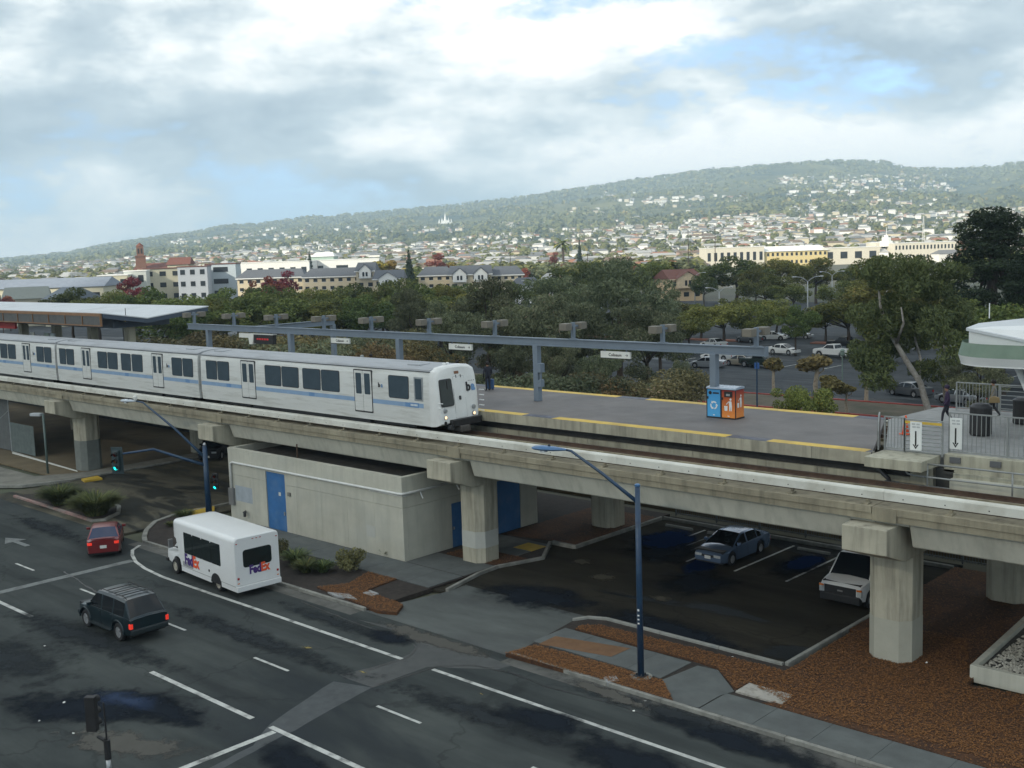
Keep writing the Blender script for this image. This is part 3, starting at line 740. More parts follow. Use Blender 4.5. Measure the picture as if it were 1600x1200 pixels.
# cast wall panels with recessed form joints
def wall_panels(axis, a0, a1, fixed, out, n, doors):
    rows = [(-0.1,2.88),(2.895,BZ)]
    for r, (z0, z1) in enumerate(rows):
        for i in range(n):
            u0 = a0+(a1-a0)*i/n+0.005; u1 = a0+(a1-a0)*(i+1)/n-0.005
            segs = [(u0,u1,z0)]
            for d0, d1, dz in doors:
                ns = []
                for s0, s1, zz in segs:
                    if r == 0 or dz > z0:
                        if d1 <= s0 or d0 >= s1: ns.append((s0,s1,zz))
                        else:
                            if d0 > s0: ns.append((s0,d0,zz))
                            if d1 < s1: ns.append((d1,s1,zz))
                            if dz < z1: ns.append((max(s0,d0),min(s1,d1),max(z0,dz)))
                    else: ns.append((s0,s1,zz))
                segs = ns
            for s0, s1, zz in segs:
                if s1-s0 < 0.02: continue
                th = 0.3
                if axis == 'x':
                    y0, y1 = (fixed, fixed+th) if out < 0 else (fixed-th, fixed)
                    mb = MB().box(s0,y0,zz,s1,y1,z1)
                else:
                    x0, x1 = (fixed, fixed+th) if out < 0 else (fixed-th, fixed)
                    mb = MB().box(x0,s0,zz,x1,s1,z1)
                bpart('wall_panel', mb, M_BLD)
fd = (-54.72,-52.82,3.48)
wall_panels('x', BX0, BX1, BY0, -1, 7, [fd])
sd1 = (40.15,41.35,2.5); sd2 = (43.7,45.6,3.4)
wall_panels('y', BY0+0.301, BY1-0.301, BX1, 1, 4, [sd1, sd2])
wall_panels('y', BY0+0.301, BY1-0.301, BX0, -1, 4, [])
wall_panels('x', BX0, BX1, BY1, 1, 7, [])
d1 = bpart('door', MB().box(fd[0]+0.01,BY0+0.06,0,fd[1]-0.01,BY0+0.12,fd[2]-0.01), M_DOOR)
bpart('door_plate', MB().box(-53.55,BY0+0.045,2.15,-53.35,BY0+0.062,2.35), M_WPIPE, d1)
bpart('door_handle', MB().box(-53.08,BY0+0.0,1.05,-52.98,BY0+0.062,1.25), M_GALV, d1)
d2 = bpart('door', MB().box(BX1-0.10,sd1[0]+0.01,0,BX1-0.05,sd1[1]-0.01,sd1[2]-0.01), M_DOOR)
bpart('door_handle', MB().box(BX1-0.05,sd1[0]+0.1,1.05,BX1+0.0,sd1[0]+0.2,1.2), M_GALV, d2)
bpart('door', MB().box(BX1-0.10,sd2[0]+0.01,0,BX1-0.05,sd2[1]-0.01,sd2[2]-0.01), M_DOOR)
zp = 3.66
pp = bpart('conduit', MB().tube([(-58.25,BY0-0.09,1.55),(-58.25,BY0-0.09,zp-0.22),(-58.19,BY0-0.09,zp-0.07),(-58.0,BY0-0.09,zp),(BX1-0.2,BY0-0.09,zp),(BX1+0.02,BY0-0.06,zp),(BX1+0.09,BY0+0.15,zp),(BX1+0.09,40.6,zp)],0.068,10), M_WPIPE, smooth=True)
bpart('conduit', MB().tube([(-45.2,BY0-0.03,zp-0.13),(BX1-0.15,BY0-0.03,zp-0.13),(BX1+0.05,BY0+0.1,zp-0.13),(BX1+0.05,37.4,zp-0.13)],0.025,8), M_WPIPE, smooth=True)
for y in (37.9,40.5):
    bpart('wall_lamp', MB().tube([(BX1+0.05,y,zp-0.05),(BX1+0.28,y,zp-0.42)],0.04,8), M_WPIPE)
bpart('meter_box', MB().box(-58.55,BY0-0.16,1.0,-58.05,BY0-0.002,2.05), mat('meter_grey',(0.17,0.17,0.165),0.6), bevel=0.01)
bpart('wall_box', MB().box(-52.5,BY0-0.1,2.28,-52.28,BY0-0.002,2.5), M_KERB, bevel=0.01)
bpart('repaint_patch', MB().box(-45.6,BY0-0.004,1.0,-44.9,BY0+0.01,1.62), M_PLIGHT)
bpart('repaint_patch', MB().box(-58.0,BY0-0.004,1.3,-56.2,BY0+0.01,2.25), mat('patch_blue',(0.33,0.37,0.40),0.8))
bpart('standpipe', MB().tube([(-57.0,BY0-0.02,0.75),(-56.85,BY0-0.25,0.75),(-56.7,BY0-0.25,0.65)],0.06,8).lathe([(0.09,0.5),(0.09,0.8)],10,'z',(-56.75,BY0-0.25,0)), M_DARK)
# iron clutter on the roof edge
bpart('roof_post', MB().tube([(-52.4,37.4,4.1),(-52.4,37.4,5.2)],0.04,6), M_RUST)

# ================================================================ TRAIN
M_TBODY = mat('train_aluminium', (0.68,0.69,0.66), 0.42, metal=0.12, var=0.05, scale=0.6, stretch=(0.3,1,3), stain=(0.48,0.48,0.44), stain_fac=0.7, stain_scale=1.3)
M_TROOF = mat('train_roof', (0.36,0.38,0.40), 0.6, var=0.15, scale=0.8, stretch=(0.4,2,1), stain=(0.20,0.21,0.22), stain_fac=0.7, stain_scale=0.8)
M_TWIN = glass('train_glass', (0.06,0.085,0.105), 0.09)
M_TSTR = mat('train_stripe', (0.24,0.36,0.52), 0.45, var=0.08)
M_TSTR2 = mat('train_stripe_badge', (0.13,0.26,0.46), 0.45, var=0.08)
M_MASK = mat('train_mask', (0.70,0.71,0.69), 0.35, var=0.05, coat=0.2)
M_GASKET = mat('window_gasket', (0.03,0.03,0.032), 0.6)
TZ0, TZ1 = 7.06, 10.12
HWT = 1.5
def rbox(mb, x0, x1, z0, z1, y0, y1, r=0.07, n=3):
    """rounded panel in the x-z plane, from y0 to y1"""
    pts = []
    for cx, cz, a0 in ((x1-r,z1-r,0),(x0+r,z1-r,90),(x0+r,z0+r,180),(x1-r,z0+r,270)):
        for k in range(n+1):
            a = R(a0+90*k/n); pts.append((cx+r*math.cos(a), cz+r*math.sin(a)))
    return mb.extry(pts, y0, y1)
def train_car(x0, x1, label, wins, doors, front=False):
    xc = (x0+x1)/2
    t = empty('train_car', (xc,YT,6.62), 0, label, 'train car', 'cars of the waiting train')
    L0, L1 = x0-xc+0.18, x1-xc-(0.18 if not front else 0.0)
    zb, Z = TZ0-6.62, lambda z: z-6.62
    side = [(-1.46,zb),(-HWT,zb+0.5),(-HWT,Z(8.6)),(-1.475,Z(9.55)),(-1.43,Z(9.80)),(-1.40,Z(9.86))]
    prof = side+[(1.40,Z(9.86)),(1.43,Z(9.80)),(1.475,Z(9.55)),(HWT,Z(8.6)),(HWT,zb+0.5),(1.46,zb)]
    body = MB().extr(prof, L0, L1).build('body', M_TBODY, t); auto_smooth(body, 30)
    rp = [(-1.42,Z(9.861)),(-1.38,Z(9.95)),(-1.1,Z(10.04)),(-0.6,Z(10.10)),(0,Z(10.12)),(0.6,Z(10.10)),(1.1,Z(10.04)),(1.38,Z(9.95)),(1.42,Z(9.861))]
    rf = MB().extr(rp, L0, L1).build('roof', M_TROOF, t); auto_smooth(rf, 30)
    MB().box(L0,-1.465,Z(9.845),L1,-1.40,Z(9.875)).build('gutter', M_DARK, rf)
    for hx in (L0+1.2, L1-1.8):
        MB().box(hx-0.5,-0.9,Z(10.02),hx+0.5,-0.2,Z(10.135)).build('roof_hatch', M_TROOF, rf)
    # corrugated lower panels: shallow horizontal ribs
    for k, z in enumerate((7.3,7.42,7.54)):
        MB().box(L0+0.02,-HWT-0.006+0.012*(2-k)*0.5,Z(z),L1-0.02,-HWT+0.02,Z(z)+0.012).build('rib', M_TBODY, body)
    for s in (-1, 1):
        yo = s*HWT
        def pan(name, a, b, z0, z1, m, out, par, r=0.07):
            ya, yb = (yo-out, yo+0.05) if s < 0 else (yo-0.05, yo+out)
            mb = MB(); rbox(mb, a-xc, b-xc, Z(z0), Z(z1), ya, yb, r); return mb.build(name, m, par)
        ww = wins if s < 0 else wins
        for a, b in ww:
            w = pan('window', a, b, 8.40, 9.53, M_TWIN, 0.012, t, 0.09)
            pan('window_frame', a-0.035, b+0.035, 8.365, 9.565, M_GASKET, 0.006, w, 0.11)
        for a, b in doors:
            m = (a+b)/2
            for q0, q1 in ((a,m-0.012),(m+0.012,b)):
                d = pan('door', q0, q1, 7.5, 9.68, M_TBODY, 0.022, t, 0.05)
                pan('door_window', q0+0.13, q1-0.10, 8.42, 9.55, M_TWIN, 0.03, d, 0.06)
            pan('door_surround', a-0.06, b+0.06, 7.42, 9.74, M_GASKET, 0.010, t, 0.06)
        # stripe between doors
        cuts = sorted([(x0+0.2,x0+0.2)]+[(a-0.07,b+0.07) for a, b in doors]+[(x1-(0.5 if front else 0.2),)*2])
        for i in range(len(cuts)-1):
            a, b = cuts[i][1], cuts[i+1][0]
            if b-a > 0.3: pan('stripe', a, b, 7.98, 8.21, M_TSTR, 0.005, t, 0.005)
            if b-a > 4: pan('stripe_badge', (a+b)/2+0.6, (a+b)/2+1.1, 7.98, 8.21, M_TSTR2, 0.0065, t, 0.005)
        # small lettering by the doors
        if s < 0:
            lx = doors[-1][1]+0.75-xc
            text('logo', 'b', 0.34, M_BLACK, t, face_mtx((lx-0.12,yo-0.008,Z(8.98)),(1,0,0),(0,0,1)), 0.012)
            text('logo', 'a', 0.34, M_TSTR2, t, face_mtx((lx+0.10,yo-0.008,Z(8.98)),(1,0,0),(0,0,1)), 0.012)
    # running gear, coupler gear
    und = MB()
    for bx in (L0+3.2, L1-3.2):
        und.box(bx-1.7,-1.15,Z(6.85),bx+1.7,1.15,zb+0.05)
    und.box(L0+5.2,-1.2,Z(6.8),L1-5.2,1.2,zb+0.03).build('underframe', M_DARK, t)
    for bx in (L0+3.2, L1-3.2):
        for wx in (-1.1, 1.1):
            for s in (-1, 1):
                MB().lathe([(0.36,-0.06),(0.38,-0.03),(0.36,0.06)],16,'y',(bx+wx,s*0.84,0.375)).build('wheel', M_DARK, t)
    if not front or True:
        for k in range(6):           # safety bars at the rear gangway
            MB().box(L0-0.16,-1.42,Z(7.4+k*0.2),L0,-1.36,Z(7.46+k*0.2)).build('gap_bar', M_WHITE if k % 2 else mat('amber_bar',(0.5,0.2,0.04),0.5), t)
        MB().box(L0-0.2,-1.1,Z(7.0),L0+0.02,1.1,Z(9.9)).build('gangway', M_DARK, t)
    if front:
        # moulded cab mask
        ring0 = [(-1.5,zb),(-1.53,zb+0.5),(-1.53,Z(8.6)),(-1.50,Z(9.6)),(-1.42,Z(9.88)),(-1.1,Z(10.06)),(-0.5,Z(10.13)),(0.5,Z(10.13)),(1.1,Z(10.06)),(1.42,Z(9.88)),(1.50,Z(9.6)),(1.53,Z(8.6)),(1.53,zb+0.5),(1.5,zb)]
        def fx(z): return L1+0.62-0.30*max(0.0,(z-Z(8.0)))/2.1-0.05*max(0,(Z(8.0)-z))
        mb = MB(); n = len(ring0)
        rings = []
        for q, (ins, dx) in enumerate(((0.0,-0.02),(0.0,0.12),(0.035,0.62),(0.14,0.93),(0.20,1.0))):
            rg = []
            for y, z in ring0:
                yy = y*(1-ins/1.5); zz = Z(8.6)+(z-Z(8.6))*(1-ins/1.6*0.75)
                rg.append((L1+ (fx(zz)-L1)*dx if dx > 0 else L1+dx, yy, zz))
            rings.append(rg)
        for rg in rings: mb.v += rg
        for q in range(len(rings)-1):
            for i in range(n):
                mb.f.append((q*n+i,q*n+(i+1)%n,(q+1)*n+(i+1)%n,(q+1)*n+i))
        b0 = (len(rings)-1)*n; mb.f.append(tuple(b0+i for i in range(n))); mb.m = [0]*len(mb.f)
        mk = mb.build('cab_mask', M_MASK, t); auto_smooth(mk, 25)
        def fpan(name, y0, y1, z0, z1, m, out, par=t, r=0.06, rot=0):
            pts = []
            for cy, cz, a0 in ((y1-r,z1-r,0),(y0+r,z1-r,90),(y0+r,z0+r,180),(y1-r,z0+r,270)):
                for k in range(4):
                    a = R(a0+30*k); pts.append((cy+r*math.cos(a), cz+r*math.sin(a)))
            g = MB(); nn = len(pts)
            g.v = [(fx(z)+out,y,z) for y, z in pts]+[(fx(z)-0.06,y,z) for y, z in pts]
            g.f = [tuple(range(nn)), tuple(range(nn,2*nn))[::-1]]+[(i,nn+i,nn+(i+1)%nn,(i+1)%nn) for i in range(nn)]; g.m = [0]*len(g.f)
            return g.build(name, m, par)
        ws = fpan('windscreen', -1.22,-0.42, Z(8.12),Z(9.42), glass('cab_glass',(0.03,0.035,0.03),0.05), 0.014, t, 0.1)
        fpan('windscreen_frame', -1.27,-0.37, Z(8.07),Z(9.47), M_GASKET, 0.006, ws, 0.12)
        fpan('wiper', -0.75,-0.70, Z(8.95),Z(9.4), M_BLACK, 0.03, ws, 0.01)
        dr = fpan('end_door', -0.26,0.52, Z(7.4),Z(9.52), M_MASK, 0.012, t, 0.04)
        fpan('door_gap', -0.275,0.535, Z(7.385),Z(9.535), mat('seam_grey',(0.30,0.31,0.30),0.6), 0.006, t, 0.05)
        fpan('handle_recess', 0.06,0.16, Z(8.32),Z(8.52), M_DARK, 0.018, dr, 0.02)
        for hy in (-0.05,0.28):
            fpan('hinge', hy,hy+0.04, Z(9.45),Z(9.6), M_DARK, 0.022, dr, 0.01)
        fpan('destination_sign', -0.12,0.20, Z(9.66),Z(9.80), mat('sign_amber',(0.22,0.10,0.05),0.5), 0.012, t, 0.02)
        text('logo', 'b', 0.62, M_BLACK, t, face_mtx((fx(Z(8.92))+0.02,0.74,Z(8.92)),(0,1,0),(-0.14,0,1)), 0.03)
        text('logo', 'a', 0.62, M_TSTR2, t, face_mtx((fx(Z(8.92))+0.02,1.08,Z(8.92)),(0,1,0),(-0.14,0,1)), 0.03)
        for k in range(4):
            fpan('logo_dots', 0.80+k*0.13,0.84+k*0.13, Z(9.20),Z(9.24), M_DARK, 0.012, t, 0.01)
        M_LAMPW = glow('lit_headlamp', (1.0,0.72,0.42), 1.1)
        for s in (-1, 1):
            yl = s*1.02
            for z, m in ((7.86,M_GALV),(7.52,M_LAMPW)):
                h = MB().lathe([(0.115,-0.05),(0.115,0.02),(0.085,0.03)],16,'x',(fx(Z(z)),yl,Z(z))).build('headlamp', M_GALV, t)
                MB().lathe([(0.085,0.0),(0.08,0.036)],16,'x',(fx(Z(z)),yl,Z(z))).build('lens', m, h)
        MB().lathe([(0.09,-0.05),(0.09,0.02)],14,'x',(fx(Z(7.24)),-1.02,Z(7.24))).build('horn', M_BLACK, t)
        MB().box(L1+0.0,-0.72,Z(7.02),L1+0.85,1.35,Z(7.36)).build('anticlimber', M_BLACK, t, bevel=0.02)
        MB().box(L1+0.1,-0.3,Z(6.72),L1+1.0,0.35,Z(7.03)).build('coupler', mat('coupler_grey',(0.07,0.065,0.06),0.6,var=0.3,scale=8), t, bevel=0.03)
        MB().lathe([(0.13,0.55),(0.13,0.8)],14,'x',(L1,-0.75,Z(6.98))).build('air_hose', M_DARK, t)
        for k in range(5):
            MB().box(fx(Z(8.0))-0.05,1.45,Z(7.6+k*0.27),fx(Z(8.0))+0.28,1.5,Z(7.64+k*0.27)).build('gap_bar', M_WHITE, t)
        for k in range(2):
            MB().box(fx(Z(8.0))-0.15,-1.4,Z(8.0+k*0.27),fx(Z(8.0))+0.18,-1.35,Z(8.04+k*0.27)).build('gap_bar', M_WHITE, t)
        MB().lathe([(0.09,0),(0.09,0.1),(0.06,0.14)],10,'z',(L1-0.1,-0.35,Z(10.1))).build('beacon', M_WHITE, t)
        MB().lathe([(0.09,0),(0.09,0.1),(0.06,0.14)],10,'z',(L1-0.1,-0.1,Z(10.1))).build('beacon', M_WHITE, t)
        MB().box(-42.68-xc,-1.515,Z(8.33),-42.0-xc,-1.45,Z(9.57)).build('cab_side_frame', M_GALV, t, bevel=0.02)
        MB().box(-42.58-xc,-1.525,Z(8.42),-42.1-xc,-1.45,Z(9.48)).build('cab_side_window', M_TWIN, t, bevel=0.01)
        MB().box(-43.1-xc,-1.508,Z(7.97),-42.35-xc,-1.45,Z(8.22)).build('number_plate', M_TSTR2, t)
        for k in range(5): MB().box(-42.98-xc+k*0.11,-1.512,Z(8.05),-42.90-xc+k*0.11,-1.50,Z(8.15)).build('digit', M_WHITE, t)
    return t
train_car(-63.2,-41.5,'leading train car with sloped white cab face and lit headlamps',
    [(-62.35,-61.17),(-61.03,-59.8),(-55.9,-54.34),(-54.2,-52.62),(-52.17,-50.57),(-50.43,-48.86),(-44.66,-43.13)], [(-58.4,-57.0),(-47.5,-46.08)], True)
mw = [(-82.9,-81.89),(-81.74,-80.57),(-76.8,-75.46),(-75.29,-73.93),(-73.35,-72.05),(-71.83,-70.43),(-66.53,-65.32),(-65.16,-63.99)]
train_car(-83.55,-63.2,'middle train car coupled behind the leading one', mw, [(-79.25,-78.0),(-69.07,-67.77)])
train_car(-103.9,-83.55,'rearmost train car in view, cut off by the picture edge', [(a-20.35,b-20.35) for a, b in mw], [(-99.6,-98.35),(-89.42,-88.12)])

# ================================================================ PLATFORM FURNITURE
# steel beam on posts with lamps and signs
BYC = 45.4
bm = empty('platform_beam', (-51.7,BYC,ZP), 0, 'long grey blue steel beam on posts running above the open platform', 'beam')
def beam_h(mb, x0, x1, y, z0, z1, w=0.28):
    mb.box(x0,y-w/2,z0,x1,y+w/2,z0+0.05); mb.box(x0,y-w/2,z1-0.05,x1,y+w/2,z1); mb.box(x0,y-0.05,z0+0.05,x1,y+0.05,z1-0.05)
rel = lambda mb: (setattr(mb, 'v', [(x+51.7,y-BYC,z-ZP) for x,y,z in mb.v]), mb)[1]
mb = MB(); beam_h(mb, -76.8,-26.6,BYC,10.62,11.05)
rel(mb).build('beam', M_STEELB, bm)
rel(MB().box(-26.6,BYC-0.16,10.60,-26.55,BYC+0.16,11.07)).build('end_plate', M_STEELB, bm)
mb = MB(); mb.box(-68.15,45.56,10.64,-67.85,52.6,10.69).box(-68.15,45.56,11.0,-67.85,52.6,11.05).box(-68.05,45.56,10.69,-67.95,52.6,11.0)
rel(mb).build('cross_beam', M_STEELB, bm)
for x in (-29.4,-40.85,-52.3,-63.6,-74.0):
    rel(MB().box(x-0.17,BYC-0.17,ZP,x+0.17,BYC+0.17,10.62)).build('post', M_STEELB, bm, bevel=0.02)
rel(MB().box(-68.17,52.3,ZP-7,-67.83,52.6,10.64)).build('post', M_STEELB, bm)
px = -40.85
rel(MB().box(px+0.17,BYC-0.2,9.15,px+0.42,BYC+0.15,9.65)).build('junction_box', M_STEELB, bm, bevel=0.015)
rel(MB().box(px+0.17,BYC-0.17,8.35,px+0.40,BYC+0.12,8.75)).build('junction_box', M_STEELB, bm, bevel=0.015)
rel(MB().box(px+0.22,BYC-0.08,8.75,px+0.32,BYC+0.02,9.15)).build('riser', M_STEELB, bm)
M_LHEAD = mat('lamp_housing', (0.17,0.155,0.125), 0.6, var=0.12, scale=3)
for x in (-75.9,-70.5,-65.2,-59.8,-54.9,-49.5,-44.0,-38.2,-32.4,-27.1):
    m_ = rel(MB().box(x-0.09,BYC-0.09,11.05,x+0.09,BYC+0.09,11.95)).build('lamp_post', M_STEELB, bm)
    rel(MB().box(x-0.25,BYC-0.13,11.05,x+0.25,BYC+0.13,11.08)).build('base_plate', M_STEELB, m_)
    rel(MB().box(x-0.05,BYC-0.5,11.70,x+0.05,BYC+0.5,11.80)).build('lamp_arm', M_STEELB, m_)
    for s in (-1, 1):
        rel(MB().box(x-0.25,BYC+s*0.62-0.25,11.56,x+0.25,BYC+s*0.62+0.25,11.93)).build('lamp_head', M_LHEAD, bm, bevel=0.03)
# hanging name signs
M_SIGNW = mat('sign_white', (0.70,0.71,0.66), 0.45, var=0.04)
def name_sign(x, label):
    w = 1.9
    t = empty('platform_sign', (x,BYC,10.62), 0, label, 'sign', 'name signs hanging from the beam')
    for dx in (-0.7,0.7): MB().box(dx-0.03,-0.03,-0.12,dx+0.03,0.03,0.0).build('hanger', M_STEELB, t)
    MB().box(-w/2,-0.06,-0.46,w/2,0.06,-0.12).build('panel', M_SIGNW, t)
    MB().box(-w/2-0.01,-0.065,-0.50,w/2+0.01,0.065,-0.46).build('base_strip', M_BLACK, t)
    text('lettering', 'Coliseum', 0.22, M_BLACK, t, face_mtx((0,-0.064,-0.30),(1,0,0),(0,0,1)), 0.003)
    text('lettering', '→', 0.2, M_BLACK, t, face_mtx((w/2-0.2,-0.064,-0.30),(1,0,0),(0,0,1)), 0.003)
for px_, lab in ((962,'white station name sign nearest the two bins'),(720,'white station name sign above the front of the train'),(533,'white station name sign over the middle of the leading car')):
    name_sign(V(px_,548,BYC).x, lab)
o = empty('display_board', (V(402,525,BYC).x,BYC,10.62), 0, 'white hanging information sign with dark red letter display', 'sign')
MB().box(-2.2,-0.08,-0.42,-0.9,0.08,-0.10).build('white_panel', M_SIGNW, o)
MB().extry([(-0.95,-0.10),(-0.95,-0.35),(-0.85,-0.86),(-0.45,-0.86),(-0.25,-0.10)],-0.13,0.13).build('end_bracket', M_SIGNW, o)
b_ = MB().box(-0.25,-0.14,-0.80,2.1,0.14,-0.14).build('display', M_BLACK, o)
MB().box(-0.25,-0.15,-0.14,2.15,0.15,-0.09).build('display_hood', M_SIGNW, b_)
for k in range(5): MB().box(0.12+k*0.3,-0.146,-0.52,0.34+k*0.3,-0.14,-0.40).build('lit_text', glow('led_red',(0.5,0.02,0.02),0.12), b_)

# recycling and litter bins
def bin_mat(name, top, bot):
    m = bpy.data.materials.new(name); m.use_nodes = True; nt = m.node_tree; b = nt.nodes['Principled BSDF']; b.inputs['Roughness'].default_value = 0.4
    t = nt.nodes.new('ShaderNodeTexCoord'); s = nt.nodes.new('ShaderNodeSeparateXYZ'); r = nt.nodes.new('ShaderNodeValToRGB')
    nt.links.new(t.outputs['Generated'], s.inputs[0]); nt.links.new(s.outputs['Z'], r.inputs['Fac']); nt.links.new(r.outputs['Color'], b.inputs['Base Color'])
    r.color_ramp.elements[0].color = (*bot,1); r.color_ramp.elements[1].color = (*top,1); return m
def bin_(name, x, y, label, m, kind):
    t = empty(name, (x,y,ZP), R(2), label, 'bin', 'pair of bins on the platform')
    w, d, h = 0.76, 0.80, 1.42
    MB().box(-w/2,-d/2,0.06,w/2,d/2,h).build('cabinet', m, t, bevel=0.02)
    MB().box(-w/2-0.02,-d/2-0.02,0,w/2+0.02,d/2+0.02,0.06).build('plinth', M_BLACK, t)
    for sx in (-1,1):
        MB().box(sx*w/2-0.02,-d/2-0.012,0.06,sx*w/2+0.02,-d/2+0.02,h).build('edge_trim', M_BLACK, t)
    MB().extr([(-d/2-0.04,h+0.0),(-d/2-0.02,h+0.07),(0,h+0.13),(d/2+0.02,h+0.10),(d/2+0.04,h)], -w/2-0.02, w/2+0.02).build('lid', mat('bin_lid',(0.30,0.36,0.44),0.25,var=0.06), t)
    MB().box(-w/2-0.03,-d/2-0.05,h-0.02,w/2+0.03,d/2+0.05,h+0.0).build('lid_rim', M_BLACK, t)
    if kind == 'recycle':
        MB().lathe([(0.085,-0.02),(0.085,0.02)],14,'y',(-0.19,-d/2,h-0.2)).build('bottle_opening', M_BLACK, t)
        MB().box(-0.04,-d/2-0.02,h-0.24,0.28,-d/2,h-0.17).build('paper_slot', M_BLACK, t)
        for k in range(3):                       # three chasing arrows
            a = R(90+120*k)
            pts = []
            for q in range(6):
                an = a-R(48)+R(76)*q/5; pts.append(an)
            mb = MB()
            outer = [(0.20*math.cos(an),0.20*math.sin(an)) for an in pts]; inner = [(0.13*math.cos(an),0.13*math.sin(an)) for an in pts][::-1]
            e = pts[-1]; tip = (0.165*math.cos(e+R(30)),0.165*math.sin(e+R(30)))
            poly = outer+[(0.24*math.cos(e),0.24*math.sin(e)),tip,(0.09*math.cos(e),0.09*math.sin(e))]+inner
            mb.extry([(p[0],p[1]+0.62) for p in poly],-d/2-0.012,-d/2+0.01).build('recycling_mark', M_WHITE, t)
        MB().box(-w/2-0.02,-d/2-0.03,0.92,-w/2+0.09,-d/2,1.04).build('latch', M_BLACK, t)
    else:
        MB().box(-0.22,-d/2-0.03,h-0.36,0.22,-d/2,h-0.08).build('chute', M_BLACK, t, bevel=0.02)
        MB().box(-0.10,-d/2-0.045,h-0.30,0.10,-d/2-0.02,h-0.20).build('chute_handle', M_GALV, t)
        MB().box(-w/2-0.02,-d/2-0.03,0.92,-w/2+0.09,-d/2,1.04).build('latch', M_BLACK, t)
        def man(mtx):
            p = [[(0.02,0.0),(0.02,0.22),(0.0,0.42),(0.06,0.46),(0.14,0.44),(0.16,0.2),(0.14,0.0),(0.10,0.0),(0.09,0.2),(0.07,0.0)],
                 [(0.0,0.40),(-0.12,0.28),(-0.14,0.31),(0.0,0.45)],
                 [(-0.22,0.0),(-0.08,0.0),(-0.06,0.22),(-0.24,0.22)]]
            for q in p: 
                g = MB(); n = len(q); g.v = [tuple(mtx @ Vector((a*1.05-0.0,b*1.05,0.0))) for a, b in q]; g.f = [tuple(range(n))]; g.m = [0]; g.build('litter_mark', M_WHITE, t)
            g = MB(); q = [(0.09+0.055*math.cos(a*0.6283),0.53+0.055*math.sin(a*0.6283)) for a in range(10)]
            g.v = [tuple(mtx @ Vector((a*1.05,b*1.05,0))) for a, b in q]; g.f = [tuple(range(10))]; g.m = [0]; g.build('litter_mark', M_WHITE, t)
        man(face_mtx((0.02,-d/2-0.006,0.40),(1,0,0),(0,0,1)))
        man(face_mtx((w/2+0.006,0.0,0.55),(0,1,0),(0,0,1)))
    MB().box(-0.05,-d/2-0.006,0.13,0.05,-d/2,0.17).build('sticker', M_WHITE, t)
    return t
bin_('recycling_bin', -29.35,45.62, 'light blue recycling bin with white arrows mark, beside the orange bin', bin_mat('bin_blue',(0.05,0.28,0.58),(0.09,0.40,0.72)), 'recycle')
bin_('litter_bin', -28.52,45.60, 'red and orange litter bin with white figure mark, beside the blue bin', bin_mat('bin_orange',(0.26,0.012,0.015),(0.80,0.27,0.05)), 'litter')

# ================================================================ STATION CANOPY
cx0, cx1 = -150.0, -83.5
cn = empty('station_canopy', (-110,46,ZP), 0, 'wide pale folded canopy roof over the platform with brown framed louvre panels', 'canopy')
crel = lambda mb: (setattr(mb, 'v', [(x+110,y-46,z-ZP) for x,y,z in mb.v]), mb)[1]
M_CROOF = mat('canopy_top', (0.58,0.61,0.63), 0.6, var=0.06, scale=0.3, stain=(0.38,0.40,0.41), stain_fac=0.5, stain_scale=0.3)
x = cx0
while x < cx1-0.1:
    e = min(x+11.1, cx1)
    crel(MB().extr([(41.9,11.98),(45.7,11.36),(51.4,11.98),(51.4,11.90),(45.7,11.28),(41.9,11.90)], x+0.02, e-0.02)).build('roof_panel', M_CROOF, cn)
    x = e
crel(MB().extr([(41.95,11.89),(45.7,11.27),(51.35,11.89),(51.35,11.55),(45.7,10.92),(41.95,11.55)], cx0, cx1-0.06)).build('fascia', M_STEELD, cn)
crel(MB().extr([(43.5,11.3),(48.5,11.3),(48.5,10.6),(43.5,10.6)], cx0, cx1-1.5)).build('ceiling_box', M_STEELD, cn)
M_BROWN = mat('brown_frame', (0.23,0.125,0.06), 0.6, var=0.12)
M_LOUV = mat('louvre_grey', (0.085,0.085,0.08), 0.5, var=0.15)
x = -83.7; 
while x > cx0+3:
    e = x-3.05
    lp = crel(MB().box(e+0.05,41.80,10.98,x-0.05,41.86,11.72)).build('louvre_panel', M_LOUV, cn)
    fr = MB().box(e,41.74,10.90,x,41.92,10.99).box(e,41.74,11.70,x,41.92,11.93).box(x-0.06,41.74,10.99,x,41.92,11.70)
    crel(fr).build('panel_frame', M_BROWN, cn); x = e
for x in (-86.5,-93.0,-100.0,-107,-114):
    crel(MB().box(x-0.35,45.3,ZP,x+0.35,46.0,10.62)).build('column', M_CONC, cn, bevel=0.03)
o = empty('flood_lamp', tuple(V(195,499,44.6)), 0, 'lit warm flood lamp under the canopy edge', 'lamp')
MB().box(-0.32,-0.1,-0.18,0.32,0.25,0.18).build('housing', M_DARK, o)
MB().box(-0.27,-0.12,-0.14,0.27,-0.10,0.14).build('lens', glow('flood_lens',(1.0,0.75,0.25),2.2), o)
MB().tube([(0,0.1,0.18),(0,0.1,0.9)],0.03,6).build('hanger', M_DARK, o)
